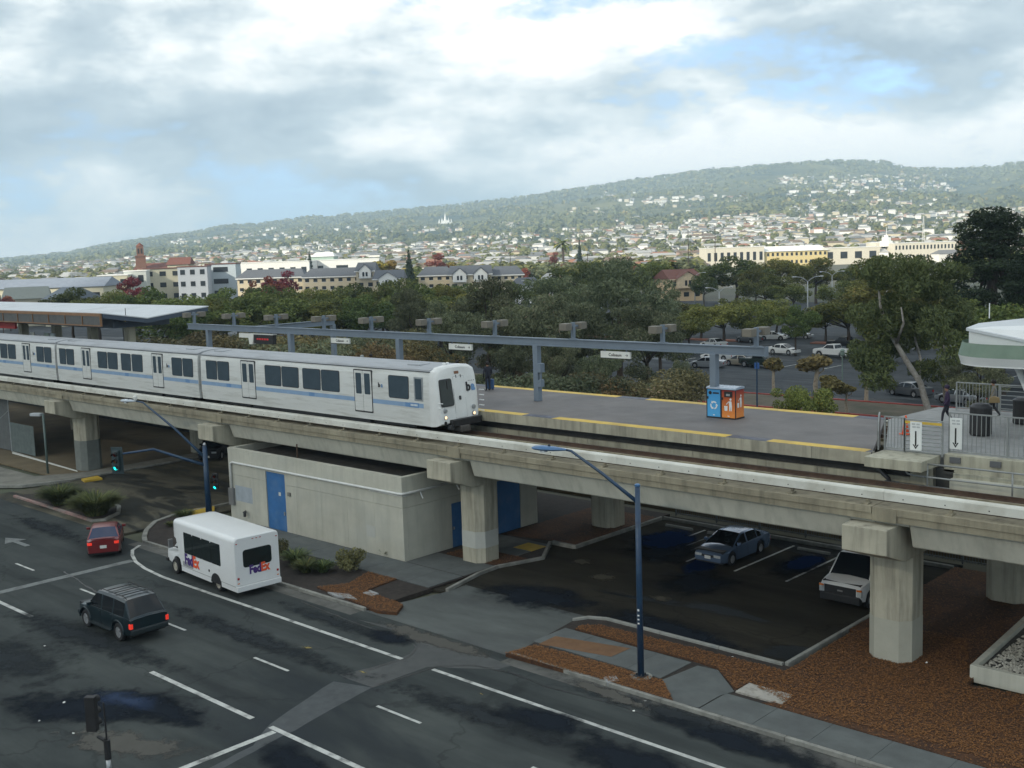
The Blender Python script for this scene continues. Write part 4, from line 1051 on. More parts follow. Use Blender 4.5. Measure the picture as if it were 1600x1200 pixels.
# information panels standing under the canopy
for px_, w, h, lab, m in ((75,0.9,1.9,'pale green information panel farthest left under the canopy',mat('panel_green',(0.28,0.36,0.32),0.5)),
                          (84,0.9,1.9,'pale blue information panel under the canopy',mat('panel_blue',(0.42,0.50,0.52),0.5)),
                          (53,0.7,1.9,'white framed information panel under the canopy',M_SIGNW)):
    p = V(px_,540,44.3)
    t = empty('information_panel', (p.x,44.3,ZP), 0, lab, 'panel')
    MB().box(-w/2,-0.06,0.35,w/2,0.06,h+0.35).build('panel', m, t)
    for s in (-1,1): MB().box(s*w/2-0.03,-0.05,0,s*w/2+0.03,0.05,h+0.35).build('leg', M_GALV, t)
p = V(8,507,42.6)
t = empty('red_awning', (p.x,42.9,10.0), 0, 'red panel hanging under the canopy at the picture edge', 'panel')
MB().box(-2.5,-0.1,0.2,1.6,0.1,0.75).build('panel', mat('awning_red',(0.40,0.03,0.03),0.6), t)
MB().box(-0.03,-0.03,0.75,0.03,0.03,1.2).build('hanger', M_STEELB, t)

# ================================================================ PLATFORM END: railings, signs, stair landing
sl = empty('stair_landing', (-12,46,0), 0, 'pale concrete landing with thick edge beam beyond the platform end', 'landing')
srel = lambda mb: (setattr(mb, 'v', [(x+12,y-46,z) for x,y,z in mb.v]), mb)[1]
srel(MB().prism([(-19.25,40.15),(-17.0,40.15),(-16.98,41.9),(-19.25,41.9)], 7.12, ZP-0.02)).build('end_slab', M_CONC, sl, bevel=0.02)
srel(MB().prism([(-19.2,41.95),(-22.4,49.2),(-22.0,54),(4,54),(4,42.2),(-16.7,42.2)], 7.0, ZP-0.03)).build('landing_slab', mat('landing_floor',(0.24,0.245,0.24),0.8,var=0.12,stain=(0.15,0.15,0.15),stain_fac=0.5), sl)
srel(MB().box(-16.85,41.9,6.9,4,42.3,ZP+0.05)).build('edge_beam', M_CONC, sl, bevel=0.02)
srel(MB().box(-16.4,41.35,5.7,4,41.7,6.75)).build('lower_wall', M_CONC3, sl)
srel(MB().box(-16.4,41.7,6.72,4,42.0,6.92)).build('ledge_wall', M_CONC, sl)
srel(MB().box(-17.95,41.4,5.7,-17.2,41.75,7.1)).build('end_pier', M_CONC, sl)
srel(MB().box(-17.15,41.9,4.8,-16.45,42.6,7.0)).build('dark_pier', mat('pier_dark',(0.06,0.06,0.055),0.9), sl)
for x in (-16.4,-14.9,-13.4,-11.9,-10.4,-8.9): 
    srel(MB().box(x-0.2,41.82,7.28,x+0.2,41.90,7.50)).build('bracket', mat('bracket_grey',(0.11,0.115,0.12),0.6), sl)
srel(MB().box(-18.2,40.55,6.36,-16.3,41.1,6.46)).build('walk_grate', M_GALV, sl)
M_RAILG = mat('railing_grey', (0.27,0.285,0.28), 0.45, metal=0.3, var=0.1)
def railing(name, p0, p1, z, h, label, bars='v', step=0.14, rails=9, posts=2, group='platform end railings', th=0.022):
    p0 = Vector((*p0,0)); p1 = Vector((*p1,0)); d = p1-p0; L = d.length; a = math.atan2(d.y,d.x)
    t = empty(name, (p0.x,p0.y,z), a, label, 'railing', group)
    MB().box(0,-0.03,h-0.05,L,0.03,h).build('top_rail', M_RAILG, t)
    MB().box(0,-0.025,0.08,L,0.025,0.13).build('bottom_rail', M_RAILG, t)
    for k in range(posts):
        x = L*k/(posts-1); MB().box(x-0.03,-0.032,0,x+0.03,0.032,h-0.002).build('post', M_RAILG, t)
    if bars == 'v':
        n = int(L/step); me = MB().box(-th/2,-th/2,0.13,th/2,th/2,h-0.05).mesh('bar', M_RAILG)
        for k in range(1,n): instance(me, 'bar', (L*k/n,0,0), t)
    else:
        me = MB().box(0,-0.015,-0.02,L,0.015,0.02).mesh('cross_bar', M_RAILG)
        for k in range(rails): instance(me, 'cross_bar', (0,0,0.2+(h-0.3)*k/(rails-1)), t)
    return t
railing('railing', (-19.15,41.75), (-18.35,41.75), ZP, 1.36, 'short barred railing next to the curved end panel', 'v', 0.115)
hr = railing('railing', (-18.33,41.75), (-16.85,41.75), ZP-0.05, 1.38, 'railing of horizontal bars with a yellow top strip', 'h', rails=8)
MB().box(0.02,-0.05,1.2,1.46,-0.032,1.30).build('yellow_strip', M_YELLOW, hr)
railing('railing', (-16.8,42.3), (-6,42.3), ZP, 1.62, 'long barred railing along the stair landing', 'v', 0.17, posts=6)
railing('railing', (-20.9,53.4), (-18.9,53.4), ZP, 1.35, 'short barred railing behind the walking people', 'v', 0.15, posts=2)
railing('railing', (-18.85,53.4), (-16.2,53.4), ZP, 1.35, 'far railing of horizontal bars behind the walking people', 'h', rails=6)
railing('railing', (-16.1,53.4), (-9,53.4), ZP, 1.9, 'tall barred railing at the far right of the landing', 'v', 0.16, posts=4)
railing('railing', (-15.2,49.3), (-9,49.3), ZP, 1.1, 'low barred railing at the stair opening', 'v', 0.2, posts=3)
# pipe handrail by the track
t = empty('handrail', (-17.9,40.75,6.36), 0, 'galvanised pipe handrail on the track walkway', 'handrail')
MB().tube([(0,0,0.95),(0,0,0.72),(0.12,0,0.55),(0.4,0,0.5),(10,0,0.5)],0.035,8).build('mid_rail', M_RAILG, t, smooth=True)
MB().tube([(0.75,0,1.0),(10,0,1.0)],0.035,8).build('top_rail', M_RAILG, t, smooth=True)
for x in (0.9,4.0,7.1): MB().tube([(x,0,0),(x,0,1.0)],0.035,8).build('post', M_RAILG, t, smooth=True)
# curved dark end panel of the platform
t = empty('end_panel', (-19.35,41.6,ZP), R(112), 'dark curved end panel closing off the platform', 'panel')
pr = [(0,0),(0,0.75),(0.12,1.1),(0.4,1.32),(0.8,1.38),(0.8,0)]
MB().extry(pr,-0.04,0.04).build('panel', mat('panel_dark',(0.075,0.07,0.065),0.5,var=0.15), t)
MB().tube([(p[0],0,p[1]) for p in pr[:5]],0.03,8).build('rim', M_RAILG, t)
# signs with down arrows
def arrow_sign(p, z, w, h, label):
    t = empty('arrow_sign', (p[0],p[1],z), 0, label, 'sign', 'white signs with downward arrows')
    MB().box(-w/2,-0.02,0,w/2,0.02,h).build('panel', mat('sign_plain_white',(0.74,0.76,0.74),0.4,var=0.03), t, bevel=0.008)
    MB().box(-0.03,-0.028,h*0.16,0.03,-0.02,h*0.68).build('arrow_shaft', M_BLACK, t)
    MB().extry([(0,h*0.05),(w*0.26,h*0.21),(w*0.16,h*0.21),(0,h*0.11),(-w*0.16,h*0.21),(-w*0.26,h*0.21)],-0.029,-0.02).build('arrow_head', M_BLACK, t)
    for q, (a_, b_) in enumerate(((-0.16,-0.02),(0.02,0.15),(-0.14,0.0),(0.03,0.16))):
        zz = h*(0.93 if q < 2 else 0.83)
        MB().box(a_,-0.025,zz-0.045,b_,-0.019,zz+0.02).build('faded_print', mat('sign_text_grey',(0.45,0.47,0.47),0.5), t)
arrow_sign((-17.85,41.66), ZP+0.12, 0.46, 1.12, 'white arrow sign on the horizontal bars, next to the orange cone')
arrow_sign((-16.52,42.2), ZP+0.22, 0.46, 1.20, 'white arrow sign fixed at the start of the long railing')
# orange cone
t = empty('traffic_cone', tuple(G(1415,678,ZP)), 0, 'orange traffic cone behind the horizontal bars', 'cone')
MB().box(-0.2,-0.2,0,0.2,0.2,0.04).build('base', mat('cone_orange',(0.75,0.10,0.02),0.5,var=0.08), t)
MB().lathe([(0.15,0.04),(0.1,0.4),(0.04,0.78),(0.03,0.8)],14).build('cone', MATS['cone_orange'], t, smooth=True)
# black litter drum
t = empty('litter_drum', tuple(G(1532,679,ZP)), 0, 'black round litter drum behind the long railing', 'litter bin')
MB().lathe([(0.42,0),(0.44,0.05),(0.44,1.15),(0.40,1.2)],20).build('drum', M_BLACK, t)
MB().lathe([(0.45,1.15),(0.45,1.2),(0.3,1.32),(0.0,1.36)],20).build('lid', M_DARK, t)
t = empty('litter_drum', (-17.0,50.9,ZP), 0, 'second black litter drum near the stair opening', 'litter bin')
MB().lathe([(0.38,0),(0.40,0.05),(0.40,1.0),(0.36,1.05)],20).build('drum', M_BLACK, t)
MB().lathe([(0.41,1.0),(0.41,1.05),(0.25,1.15),(0.0,1.18)],20).build('lid', M_DARK, t)
# rounded white and green canopy over the stairs
t = empty('stair_canopy', (-10,48,ZP), 0, 'rounded white canopy with a green band over the stairs', 'canopy')
def stad(x0, x1, y0, y1, n=12):
    r = (y1-y0)/2; c = (x0+r*0.9, (y0+y1)/2); pts = [(x1,y0)]
    pts = [(x1,y1)]
    for k in range(n+1):
        a = R(90+180*k/n); pts.append((c[0]+r*0.9*math.cos(a), c[1]+r*math.sin(a)))
    pts.append((x1,y0)); return [(p[0]+10,p[1]-48) for p in pts]
def ring(name, p0, z0, p1, z1, m, inner=False):
    n = len(p0); mb = MB(); mb.v = [(x,y,z0-ZP) for x,y in p0]+[(x,y,z1-ZP) for x,y in p1]
    mb.f = [(i,(i+1)%n,n+(i+1)%n,n+i) for i in range(n-1)]; mb.m = [0]*len(mb.f)
    o_ = mb.build(name, m, t); auto_smooth(o_, 40)
    return o_
M_GREENB = mat('canopy_green', (0.15,0.22,0.165), 0.55, var=0.1, stain=(0.20,0.26,0.20), stain_fac=0.4)
A = stad(-18.75,6,46.6,50.8); B = stad(-18.85,6,46.4,51.0); B2 = stad(-18.5,6,46.8,50.6); pass
MB().prism(A, 10.45-ZP, 10.5-ZP).build('soffit', M_WHITE, t)
ring('lower_band', A, 10.5, B, 10.85, M_WHITE); ring('green_band', B, 10.851, stad(-18.7,6,46.55,50.85), 11.4, M_GREENB)
MB().prism(B2, 11.0-ZP, 11.05-ZP).build('gutter_floor', M_GREENB, t)
q4 = [(-8.2,-0.3),(-3.6,-0.3),(6,2.4),(-8.0,2.4)]
zt4 = [11.96-ZP,11.07-ZP,11.5-ZP,12.08-ZP]
mb = MB(); mb.v = [(x,y,11.04-ZP) for x,y in q4]+[(q4[i][0],q4[i][1],max(zt4[i],11.06-ZP)) for i in range(4)]
mb.f = [(0,1,5,4),(1,2,6,5),(2,3,7,6),(3,0,4,7),(4,5,6,7)]; mb.m = [0]*5
mb.build('upper_wall', M_WHITE, t, bevel=0.12)
mb = MB(); mb.v = [(-8.28,-0.38,11.98-ZP),(-3.5,-0.38,11.10-ZP),(6,2.5,11.75-ZP),(-6.9,2.5,12.22-ZP),(-8.2,0.8,12.10-ZP),(-8.28,-0.38,11.86-ZP),(-3.5,-0.38,11.0-ZP)]
mb.f = [(0,1,2,3,4),(0,5,6,1)]; mb.m = [0]*2
mb.build('roof', M_CROOF, t)
MB().tube([(-6.4,0.2,2.9),(-5.1,0.2,0.0)],0.13,10).build('strut', M_WHITE, t, smooth=True)
MB().lathe([(0.25,0),(0.3,0.12)],12,'z',(-6.4,0.2,2.82)).build('strut_head', M_WHITE, t)
for q in ((-7.9,1.2),(-6.6,1.8)): MB().tube([(q[0],q[1],4.75),(q[0],q[1],5.4)],0.025,6).build('antenna', M_WHITE, t)
# ================================================================ VEHICLES
M_TYRE = mat('tyre', (0.016,0.016,0.017), 0.85, var=0.3, scale=6)
M_RIM = mat('alloy', (0.50,0.51,0.52), 0.3, metal=0.7, var=0.08)
M_RIMD = mat('dull_rim', (0.22,0.22,0.22), 0.5, metal=0.4, var=0.2)
M_CARGL = glass('car_glass', (0.012,0.015,0.018), 0.04)
M_PLATE = mat('number_plate_white', (0.62,0.63,0.60), 0.5, var=0.05)
M_TAILR = mat('tail_lens', (0.35,0.012,0.012), 0.25, var=0.1)
M_TAILON = glow('tail_lit', (0.85,0.04,0.02), 0.35)
M_HEADL = mat('head_lens', (0.42,0.44,0.44), 0.12, var=0.15, scale=8)
M_AMBER = mat('amber_lens', (0.60,0.16,0.02), 0.25, var=0.1)
def lerp_tab(tab, x):
    if x >= tab[0][0]: return tab[0][1]
    for (xa, ya), (xb, yb) in zip(tab, tab[1:]):
        if xb <= x <= xa: return ya+(yb-ya)*(xa-x)/(xa-xb) if xa != xb else ya
    return tab[-1][1]
WHEELS = {}
def wheel_meshes(r, w, style, rim):
    k = (r, w, style, rim.name)
    if k in WHEELS: return WHEELS[k]
    h = w/2
    ty = MB().lathe([(r*0.62,-h),(r*0.9,-h),(r*0.99,-h*0.7),(r,-h*0.3),(r,h*0.3),(r*0.99,h*0.7),(r*0.9,h),(r*0.62,h),(r*0.62,-h)],22,'y').mesh('tyre', M_TYRE, True)
    mb = MB().lathe([(r*0.63,-h*0.9),(r*0.63,h*0.86),(r*0.56,h*0.92),(r*0.54,h*0.55),(0.001,h*0.5)],22,'y')
    if style == 'spoke':
        for q in range(5):
            a = 2*math.pi*q/5; ca, sa = math.cos(a), math.sin(a)
            p = []
            for yy in (h*0.5,h*0.95):
                for u, v in ((0.0,-r*0.10),(r*0.56,-r*0.07),(r*0.56,r*0.07),(0.0,r*0.10)):
                    p.append((u*ca-v*sa, yy, u*sa+v*ca))
            mb.add(p, [(0,1,2,3),(4,5,6,7)[::-1],(0,4,5,1),(1,5,6,2),(2,6,7,3),(3,7,4,0)])
        mb.lathe([(r*0.13,h*0.5),(r*0.13,h*0.98),(0.001,h)],10,'y')
    else:
        mb.lathe([(r*0.34,h*0.5),(r*0.30,h*0.95),(r*0.14,h*1.0),(0.001,h*1.0)],16,'y')
    ri = mb.mesh('rim', rim, False)
    WHEELS[k] = (ty, ri); return WHEELS[k]
def add_wheels(t, xs, y, r, w=0.2, style='spoke', rim=None, dual=False):
    ty, ri = wheel_meshes(r, w, style, rim or M_RIM)
    for x in xs:
        for s in (1, -1):
            wh = bpy.data.objects.new('wheel', ty); C.objects.link(wh); wh.parent = t
            wh.location = (x, s*y, r); wh.rotation_euler = (0, 0, 0 if s > 0 else math.pi)
            rm = bpy.data.objects.new('rim', ri); C.objects.link(rm); rm.parent = wh
def car(name, loc, rz, label, paint, P, cat='car', group=None, lit=False, detail=True):
    """local x forward, y to the left; origin on the ground midway between the axles"""
    t = empty(name, loc, rz, label, cat, group)
    xf, xr, W2 = P['front'], P['rear'], P['width']/2
    ax = P['axles']; r = P['wheel']; arch = r+0.07
    xs = {xf, xr, xf-0.06, xf-0.2, xf-0.4, xr+0.06, xr+0.2, xr+0.4}
    for a in ax:
        for k in range(-6, 7): xs.add(a+arch*math.sin(R(15*k)))
        xs.add(a+arch+0.01); xs.add(a-arch-0.01)
    for k in range(int((xf-xr)/0.35)): xs.add(xr+0.3+k*0.35)
    gx = P['green']                     # cowl, roof front, roof rear, deck base
    wins = P['windows']
    for q in list(gx)+[v for w in wins for v in w]: xs.add(q)
    st = sorted((x for x in xs if xr-1e-6 <= x <= xf+1e-6), reverse=True)
    st = [st[0]]+[b for a, b in zip(st, st[1:]) if a-b > 0.012]
    def hw(x):
        a = max(0, (x-(xf-0.75))/0.75); b = max(0, ((xr+0.7)-x)/0.7)
        return W2*(1-P.get('taperf',0.16)*a**2.2-P.get('taperr',0.12)*b**2.4)
    def zb(x):
        z = P['sill']+0.10*max(0,(x-(xf-0.5))/0.5)+0.12*max(0,((xr+0.5)-x)/0.5)
        for a in ax:
            d = abs(x-a)
            if d < arch: z = max(z, r+math.sqrt(max(0,arch*arch-d*d))*1.0)
        return z
    zt = lambda x: lerp_tab(P['top'], x)
    body = MB(); NP = 11
    def contour(x):
        w, b, tt = hw(x), zb(x), zt(x); cr = P.get('crown',0.05); b = min(b, tt-0.06)
        c = [(w*0.95,b),(w*0.995,b+0.28*(tt-b)),(w,b+0.62*(tt-b)),(w*0.965,tt-0.03),(w*0.80,tt+cr*0.35)]
        return [(x,y,z) for y, z in c]+[(x,0,tt+cr)]+[(x,-y,z) for y, z in c[::-1]]
    for x in st: body.v += contour(x)
    for i in range(len(st)-1):
        for j in range(NP-1): body.f.append((i*NP+j,i*NP+j+1,(i+1)*NP+j+1,(i+1)*NP+j))
    body.f.append(tuple(range(NP))[::-1]); body.f.append(tuple((len(st)-1)*NP+j for j in range(NP)))
    body.m = [0]*len(body.f)
    bo = body.build('body', paint, t); auto_smooth(bo, 38)
    # underbody
    MB().box(xr+0.15,-W2*0.86,P['sill']-0.02,xf-0.15,W2*0.86,zt((xf+xr)/2)-0.12).build('underbody', M_BLACK, t)
    # greenhouse
    roofz = P['roof']; belt = lambda x: zt(x)+0.0
    wbase, wroof = W2*0.955, W2*P.get('tumble',0.74)
    gs = [x for x in st if gx[3]-1e-6 <= x <= gx[0]+1e-6]
    fine = []
    for a, b in zip(gs, gs[1:]):
        fine += [a]
    fine.append(gs[-1]); 
    def zr(x):
        if x > gx[1]: f = (gx[0]-x)/(gx[0]-gx[1]); return belt(gx[0])+(roofz-0.03-belt(gx[0]))*f
        if x < gx[2]: f = (x-gx[3])/(gx[2]-gx[3]) if gx[2] != gx[3] else 1; return belt(gx[3])+(roofz-0.04-belt(gx[3]))*f
        m = (gx[1]+gx[2])/2; u = (x-m)/((gx[1]-gx[2])/2+1e-6); return roofz-0.035*u*u
    def gc(x):
        b = belt(x)-0.015; z = max(zr(x), b+0.012); h = (z-b)/(roofz-b)
        wb = min(wbase, hw(x)*0.95); w1 = wb-(wbase-wroof)*min(1,h)*0.86; w2 = wb-(wbase-wroof)*min(1,h)-0.03*min(1,h*2)
        if P.get('narrow_end') and x < gx[2]: pass
        zm = b+(z-b)*0.86
        c = [(wb,b),(w1,zm),(w2*0.94,z-0.01*min(1,h)),(w2*0.55,z+0.015*min(1,h))]
        return [(x,y,zz) for y, zz in c]+[(x,0,z+0.022*min(1,h))]+[(x,-y,zz) for y, zz in c[::-1]]
    n = len(fine); cs = [gc(x) for x in fine]; NG = 9
    parts = {}
    def put(key, quad):
        parts.setdefault(key, MB()).add(quad, [(0,1,2,3)])
    for i in range(n-1):
        xm = (fine[i]+fine[i+1])/2
        for j in range(NG-1):
            q = [cs[i][j],cs[i][j+1],cs[i+1][j+1],cs[i+1][j]]
            side = j in (0, NG-2); strip = j in (1, NG-3)
            if side:
                wi = next((k for k, w in enumerate(wins) if w[1] <= xm <= w[0]), None)
                put(('side_window', wi, j) if wi is not None else 'cabin', q)
            elif strip: put('cabin', q)
            else:
                if xm > gx[1]: put('windscreen', q)
                elif xm < gx[2] and not P.get('no_rear_glass'): put('rear_window', q)
                else: put('cabin', q)
    parts.setdefault('cabin', MB())
    parts['cabin'].add(cs[-1], [tuple(range(NG))])
    for k, mb in parts.items():
        nm = k if isinstance(k, str) else k[0]
        o_ = mb.build(nm, paint if nm == 'cabin' else P.get('glass', M_CARGL), t)
        if nm == 'cabin': auto_smooth(o_, 40)
    add_wheels(t, ax, W2-0.11, r, 0.21, P.get('style','spoke'), P.get('rim', M_RIM))
    if not detail: 
        for s in (1,-1):
            MB().box(xr-0.012,s*W2*0.72-0.12,zt(xr)-0.32,xr+0.03,s*W2*0.72+0.12,zt(xr)-0.12).build('tail_lamp', M_TAILR, t)
            MB().box(xf-0.05,s*W2*0.62-0.16,zt(xf)-0.12,xf+0.012,s*W2*0.62+0.14,zt(xf)+0.0).build('headlamp', M_HEADL, t)
        return t
    zf, zq = zt(xf), zt(xr)
    tl = P.get('tail',(0.72,0.15,-0.34,-0.12)); hl = P.get('head',(0.60,0.2,-0.16,-0.02))
    for s in (1,-1):
        y0 = s*W2*tl[0]
        MB().box(xr-0.015,y0-tl[1],zq+tl[2],xr+0.12,y0+tl[1],zq+tl[3]).build('tail_lamp', M_TAILON if lit else M_TAILR, t, bevel=0.015)
        y0 = s*W2*hl[0]
        MB().box(xf-0.12,y0-hl[1],zf+hl[2],xf+0.012,y0+hl[1],zf+hl[3]).build('headlamp', M_HEADL, t, bevel=0.02)
        # door mirrors
        xm = gx[0]-0.35
        mb = MB().obox((xm, s*(W2*0.98+0.09), zt(xm)+0.09), 0.11, 0.2, 0.14)
        mb.build('mirror', P.get('mirror_mat', paint), t, bevel=0.02)
        for d0, d1 in P.get('handles', []):
            MB().box(d0,s*(W2-0.012),d1,d0+0.18,s*(W2+0.012),d1+0.035).build('door_handle', P.get('trim', paint), t) if s > 0 else MB().box(d0,-W2-0.012,d1,d0+0.18,-W2+0.012,d1+0.035).build('door_handle', P.get('trim', paint), t)
        # side moulding and door seams
        for dx in P.get('seams', []):
            y_ = s*(W2*0.999)
            MB().box(dx-0.006,min(y_-0.004*s,y_+0.006*s),P['sill']+0.12,dx+0.006,max(y_-0.004*s,y_+0.006*s),zt(dx)-0.08).build('door_seam', M_BLACK, t)
    MB().box(xr-0.02,-0.17,zq+P.get('plate_r',-0.5),xr+0.04,0.17,zq+P.get('plate_r',-0.5)+0.16).build('number_plate', M_PLATE, t)
    MB().box(xf-0.04,-0.17,P.get('plate_f',0.36),xf+0.02,0.17,P.get('plate_f',0.36)+0.16).build('number_plate', M_PLATE, t)
    if P.get('grille'):
        a, b, w = P['grille']; MB().box(xf-0.05,-w,a,xf+0.01,w,b).build('grille', M_BLACK, t, bevel=0.01)
    if P.get('bumper'):
        m, z0, z1 = P['bumper']
        MB().box(xr-0.07,-W2*0.93,z0,xr+0.25,W2*0.93,z1).build('rear_bumper', m, t, bevel=0.05)
        MB().box(xf-0.25,-W2*0.92,z0,xf+0.06,W2*0.92,z1).build('front_bumper', m, t, bevel=0.05)
    if P.get('rack'):
        for s in (1,-1):
            MB().tube([(gx[1]-0.15,s*wroof*0.86,roofz+0.0),(gx[1]-0.3,s*wroof*0.86,roofz+0.07),(gx[2]+0.2,s*wroof*0.86,roofz+0.07),(gx[2]+0.05,s*wroof*0.86,roofz)],0.02,6).build('roof_rail', M_BLACK, t)
        for k in range(3):
            x = gx[1]-0.7-k*0.62
            MB().box(x-0.03,-wroof*0.86,roofz+0.055,x+0.03,wroof*0.86,roofz+0.085).build('roof_bar', M_BLACK, t)
    if P.get('spoiler'):
        MB().box(xr+0.1,-W2*0.7,zq+0.06,xr+0.28,W2*0.7,zq+0.10).build('spoiler', paint, t, bevel=0.015)
    return t
def paint(name, col, flake=0.15, rough=0.28): return mat(name, col, rough=rough, metal=flake, var=0.04, coat=0.35)
SEDAN = dict(front=2.33,rear=-2.42,width=1.79,axles=(1.37,-1.32),wheel=0.325,sill=0.20,roof=1.43,
    top=[(2.33,0.62),(2.2,0.70),(1.35,0.88),(1.0,0.92),(-1.65,0.98),(-2.25,0.97),(-2.42,0.86)],
    green=(1.25,0.30,-0.95,-1.72),windows=[(1.02,0.02),(-0.10,-0.98),(-1.05,-1.40)],handles=[(-0.05,0.80),(-1.0,0.83)],seams=[0.98,-0.04,-1.0],grille=(0.50,0.62,0.42))
SUVP = dict(front=2.30,rear=-2.42,width=1.82,axles=(1.45,-1.46),wheel=0.385,sill=0.34,roof=1.80,tumble=0.80,
    top=[(2.30,0.86),(2.2,0.95),(1.30,1.08),(1.05,1.12),(-2.1,1.14),(-2.38,1.12),(-2.42,1.06)],taperr=0.06,
    green=(1.20,0.52,-1.92,-2.38),windows=[(0.98,0.05),(-0.05,-0.95),(-1.05,-1.95)],handles=[(0.0,1.0),(-1.0,1.02)],seams=[0.98,0.0,-1.0],
    rack=True,tail=(0.90,0.07,-0.36,-0.14),plate_r=-0.62,tumble_=0)
VANP = dict(front=2.65,rear=-2.85,width=2.02,axles=(1.75,-1.75),wheel=0.37,sill=0.36,roof=2.10,tumble=0.86,
    top=[(2.65,0.98),(2.55,1.08),(1.95,1.20),(1.6,1.25),(-2.85,1.25)],taperf=0.08,taperr=0.03,
    green=(1.78,1.05,-2.74,-2.82),windows=[(1.55,0.72),(0.55,-0.75),(-0.9,-2.5)],handles=[(0.7,1.1)],seams=[1.5,0.62,-0.8],
    head=(0.86,0.11,-0.34,-0.06),plate_f=0.44,grille=(0.58,1.0,0.74),no_rear_glass=False,style='plain')
VANP['bumper'] = (M_BLACK,0.30,0.66)
suv = car('dark_suv', (-45.03,22.38,0), math.pi, 'dark blue green four wheel drive with roof rack, brake lights on', paint('suv_green',(0.008,0.020,0.026),0.2), {**SUVP,'rear':-2.5,'roof':1.83,'bumper':(mat('suv_bumper',(0.010,0.018,0.021),0.5),0.42,0.66)}, 'car', lit=True)
for s in (1,-1):
    for a in (1.45,-1.46):
        pts = [(a+0.50*math.cos(R(k*15)),s*0.915,0.40+0.50*math.sin(R(k*15))) for k in range(0,13)]
        MB().tube(pts,0.035,6).build('wheel_arch', MATS['suv_green'], suv)
    MB().box(-0.95,s*0.93-0.09,0.36,0.95,s*0.93+0.09,0.41).build('running_board', MATS['suv_bumper'], suv)
rc = G(172,869)
hd = math.atan2(0.50,-0.86)
car('red_sedan', (-56.9+2.05*math.cos(hd),27.6+2.05*math.sin(hd),0), hd, 'dark red sedan turning into the side street, brake lights on', paint('sedan_red',(0.16,0.016,0.018),0.15),
    {**SEDAN,'width':1.76,'roof':1.44,'spoiler':True,'tail':(0.78,0.12,-0.22,-0.07),'plate_r':-0.42,'rear':-2.25,'front':2.2,'glass':glass('sedan_glass',(0.02,0.035,0.08),0.04)}, 'car', lit=True)
car('silver_sedan', (-29.95,47.72,0), -math.pi/2, 'silver blue sedan parked under the guideway with its nose out', paint('sedan_silver',(0.15,0.22,0.34),0.4,0.2), {**SEDAN,'front':2.25,'plate_f':0.42}, 'car')
van = car('white_van', (-21.92,46.15,0), -math.pi/2, 'white van with black grille parked beside the large column', paint('van_white',(0.74,0.75,0.74),0.0,0.3), {**VANP,'mirror_mat':M_BLACK}, 'van')
for s in (1,-1): MB().box(2.6,s*0.87-0.11,0.90,2.668,s*0.87+0.11,0.98).build('indicator', M_AMBER, van)
MB().box(2.63,-0.13,0.76,2.67,0.13,0.84).build('badge', M_RIMD, van, bevel=0.02)
for k in range(3): MB().box(-1.8+k*1.2,-0.75,2.12,-1.74+k*1.2,0.75,2.16).build('roof_rack', M_GALV, van)

# ---- shuttle bus with cutaway cab
M_BUSW = mat('bus_white', (0.70,0.715,0.71), 0.33, var=0.03, scale=0.7, coat=0.25)
bh = math.atan2(0.32,-4.52)
bc = Vector((-48.53,28.21,0))+Vector((-math.sin(bh),math.cos(bh),0))*-1.10
bus = empty('shuttle_bus', bc, bh, 'white shuttle bus with purple and orange lettering, stopped by the kerb', 'bus')
BL, BF, BW, BT = -4.15, 1.35, 1.20, 2.92
def rsec(w, z0, z1, r):
    pts = [(-w,z0)]
    for k in range(6): a = R(180-18*k); pts.append((-w+r+r*math.cos(a), z1-r+r*math.sin(a)))
    for k in range(6): a = R(90-18*k); pts.append((w-r+r*math.cos(a), z1-r+r*math.sin(a)))
    pts.append((w,z0)); return pts
mb = MB(); secs = []
for x, w, z0, z1 in ((BL-0.0,BW-0.03,0.62,BT-0.05),(BL+0.06,BW,0.60,BT),(BF,BW,0.60,BT),(BF+0.45,BW,1.95,BT),(BF+0.75,BW-0.06,1.98,BT-0.03),(BF+0.95,BW-0.22,2.08,BT-0.14),(BF+1.02,BW-0.4,2.25,BT-0.32)):
    secs.append([(x,y,z) for y, z in rsec(w, z0, z1, 0.22)])
n = len(secs[0])
for s in secs: mb.v += s
for i in range(len(secs)-1):
    for j in range(n): mb.f.append((i*n+j,i*n+(j+1)%n,(i+1)*n+(j+1)%n,(i+1)*n+j))
mb.f += [tuple(range(n)),tuple((len(secs)-1)*n+j for j in range(n))[::-1]]; mb.m = [0]*len(mb.f)
auto_smooth(mb.build('coach_body', M_BUSW, bus), 30)
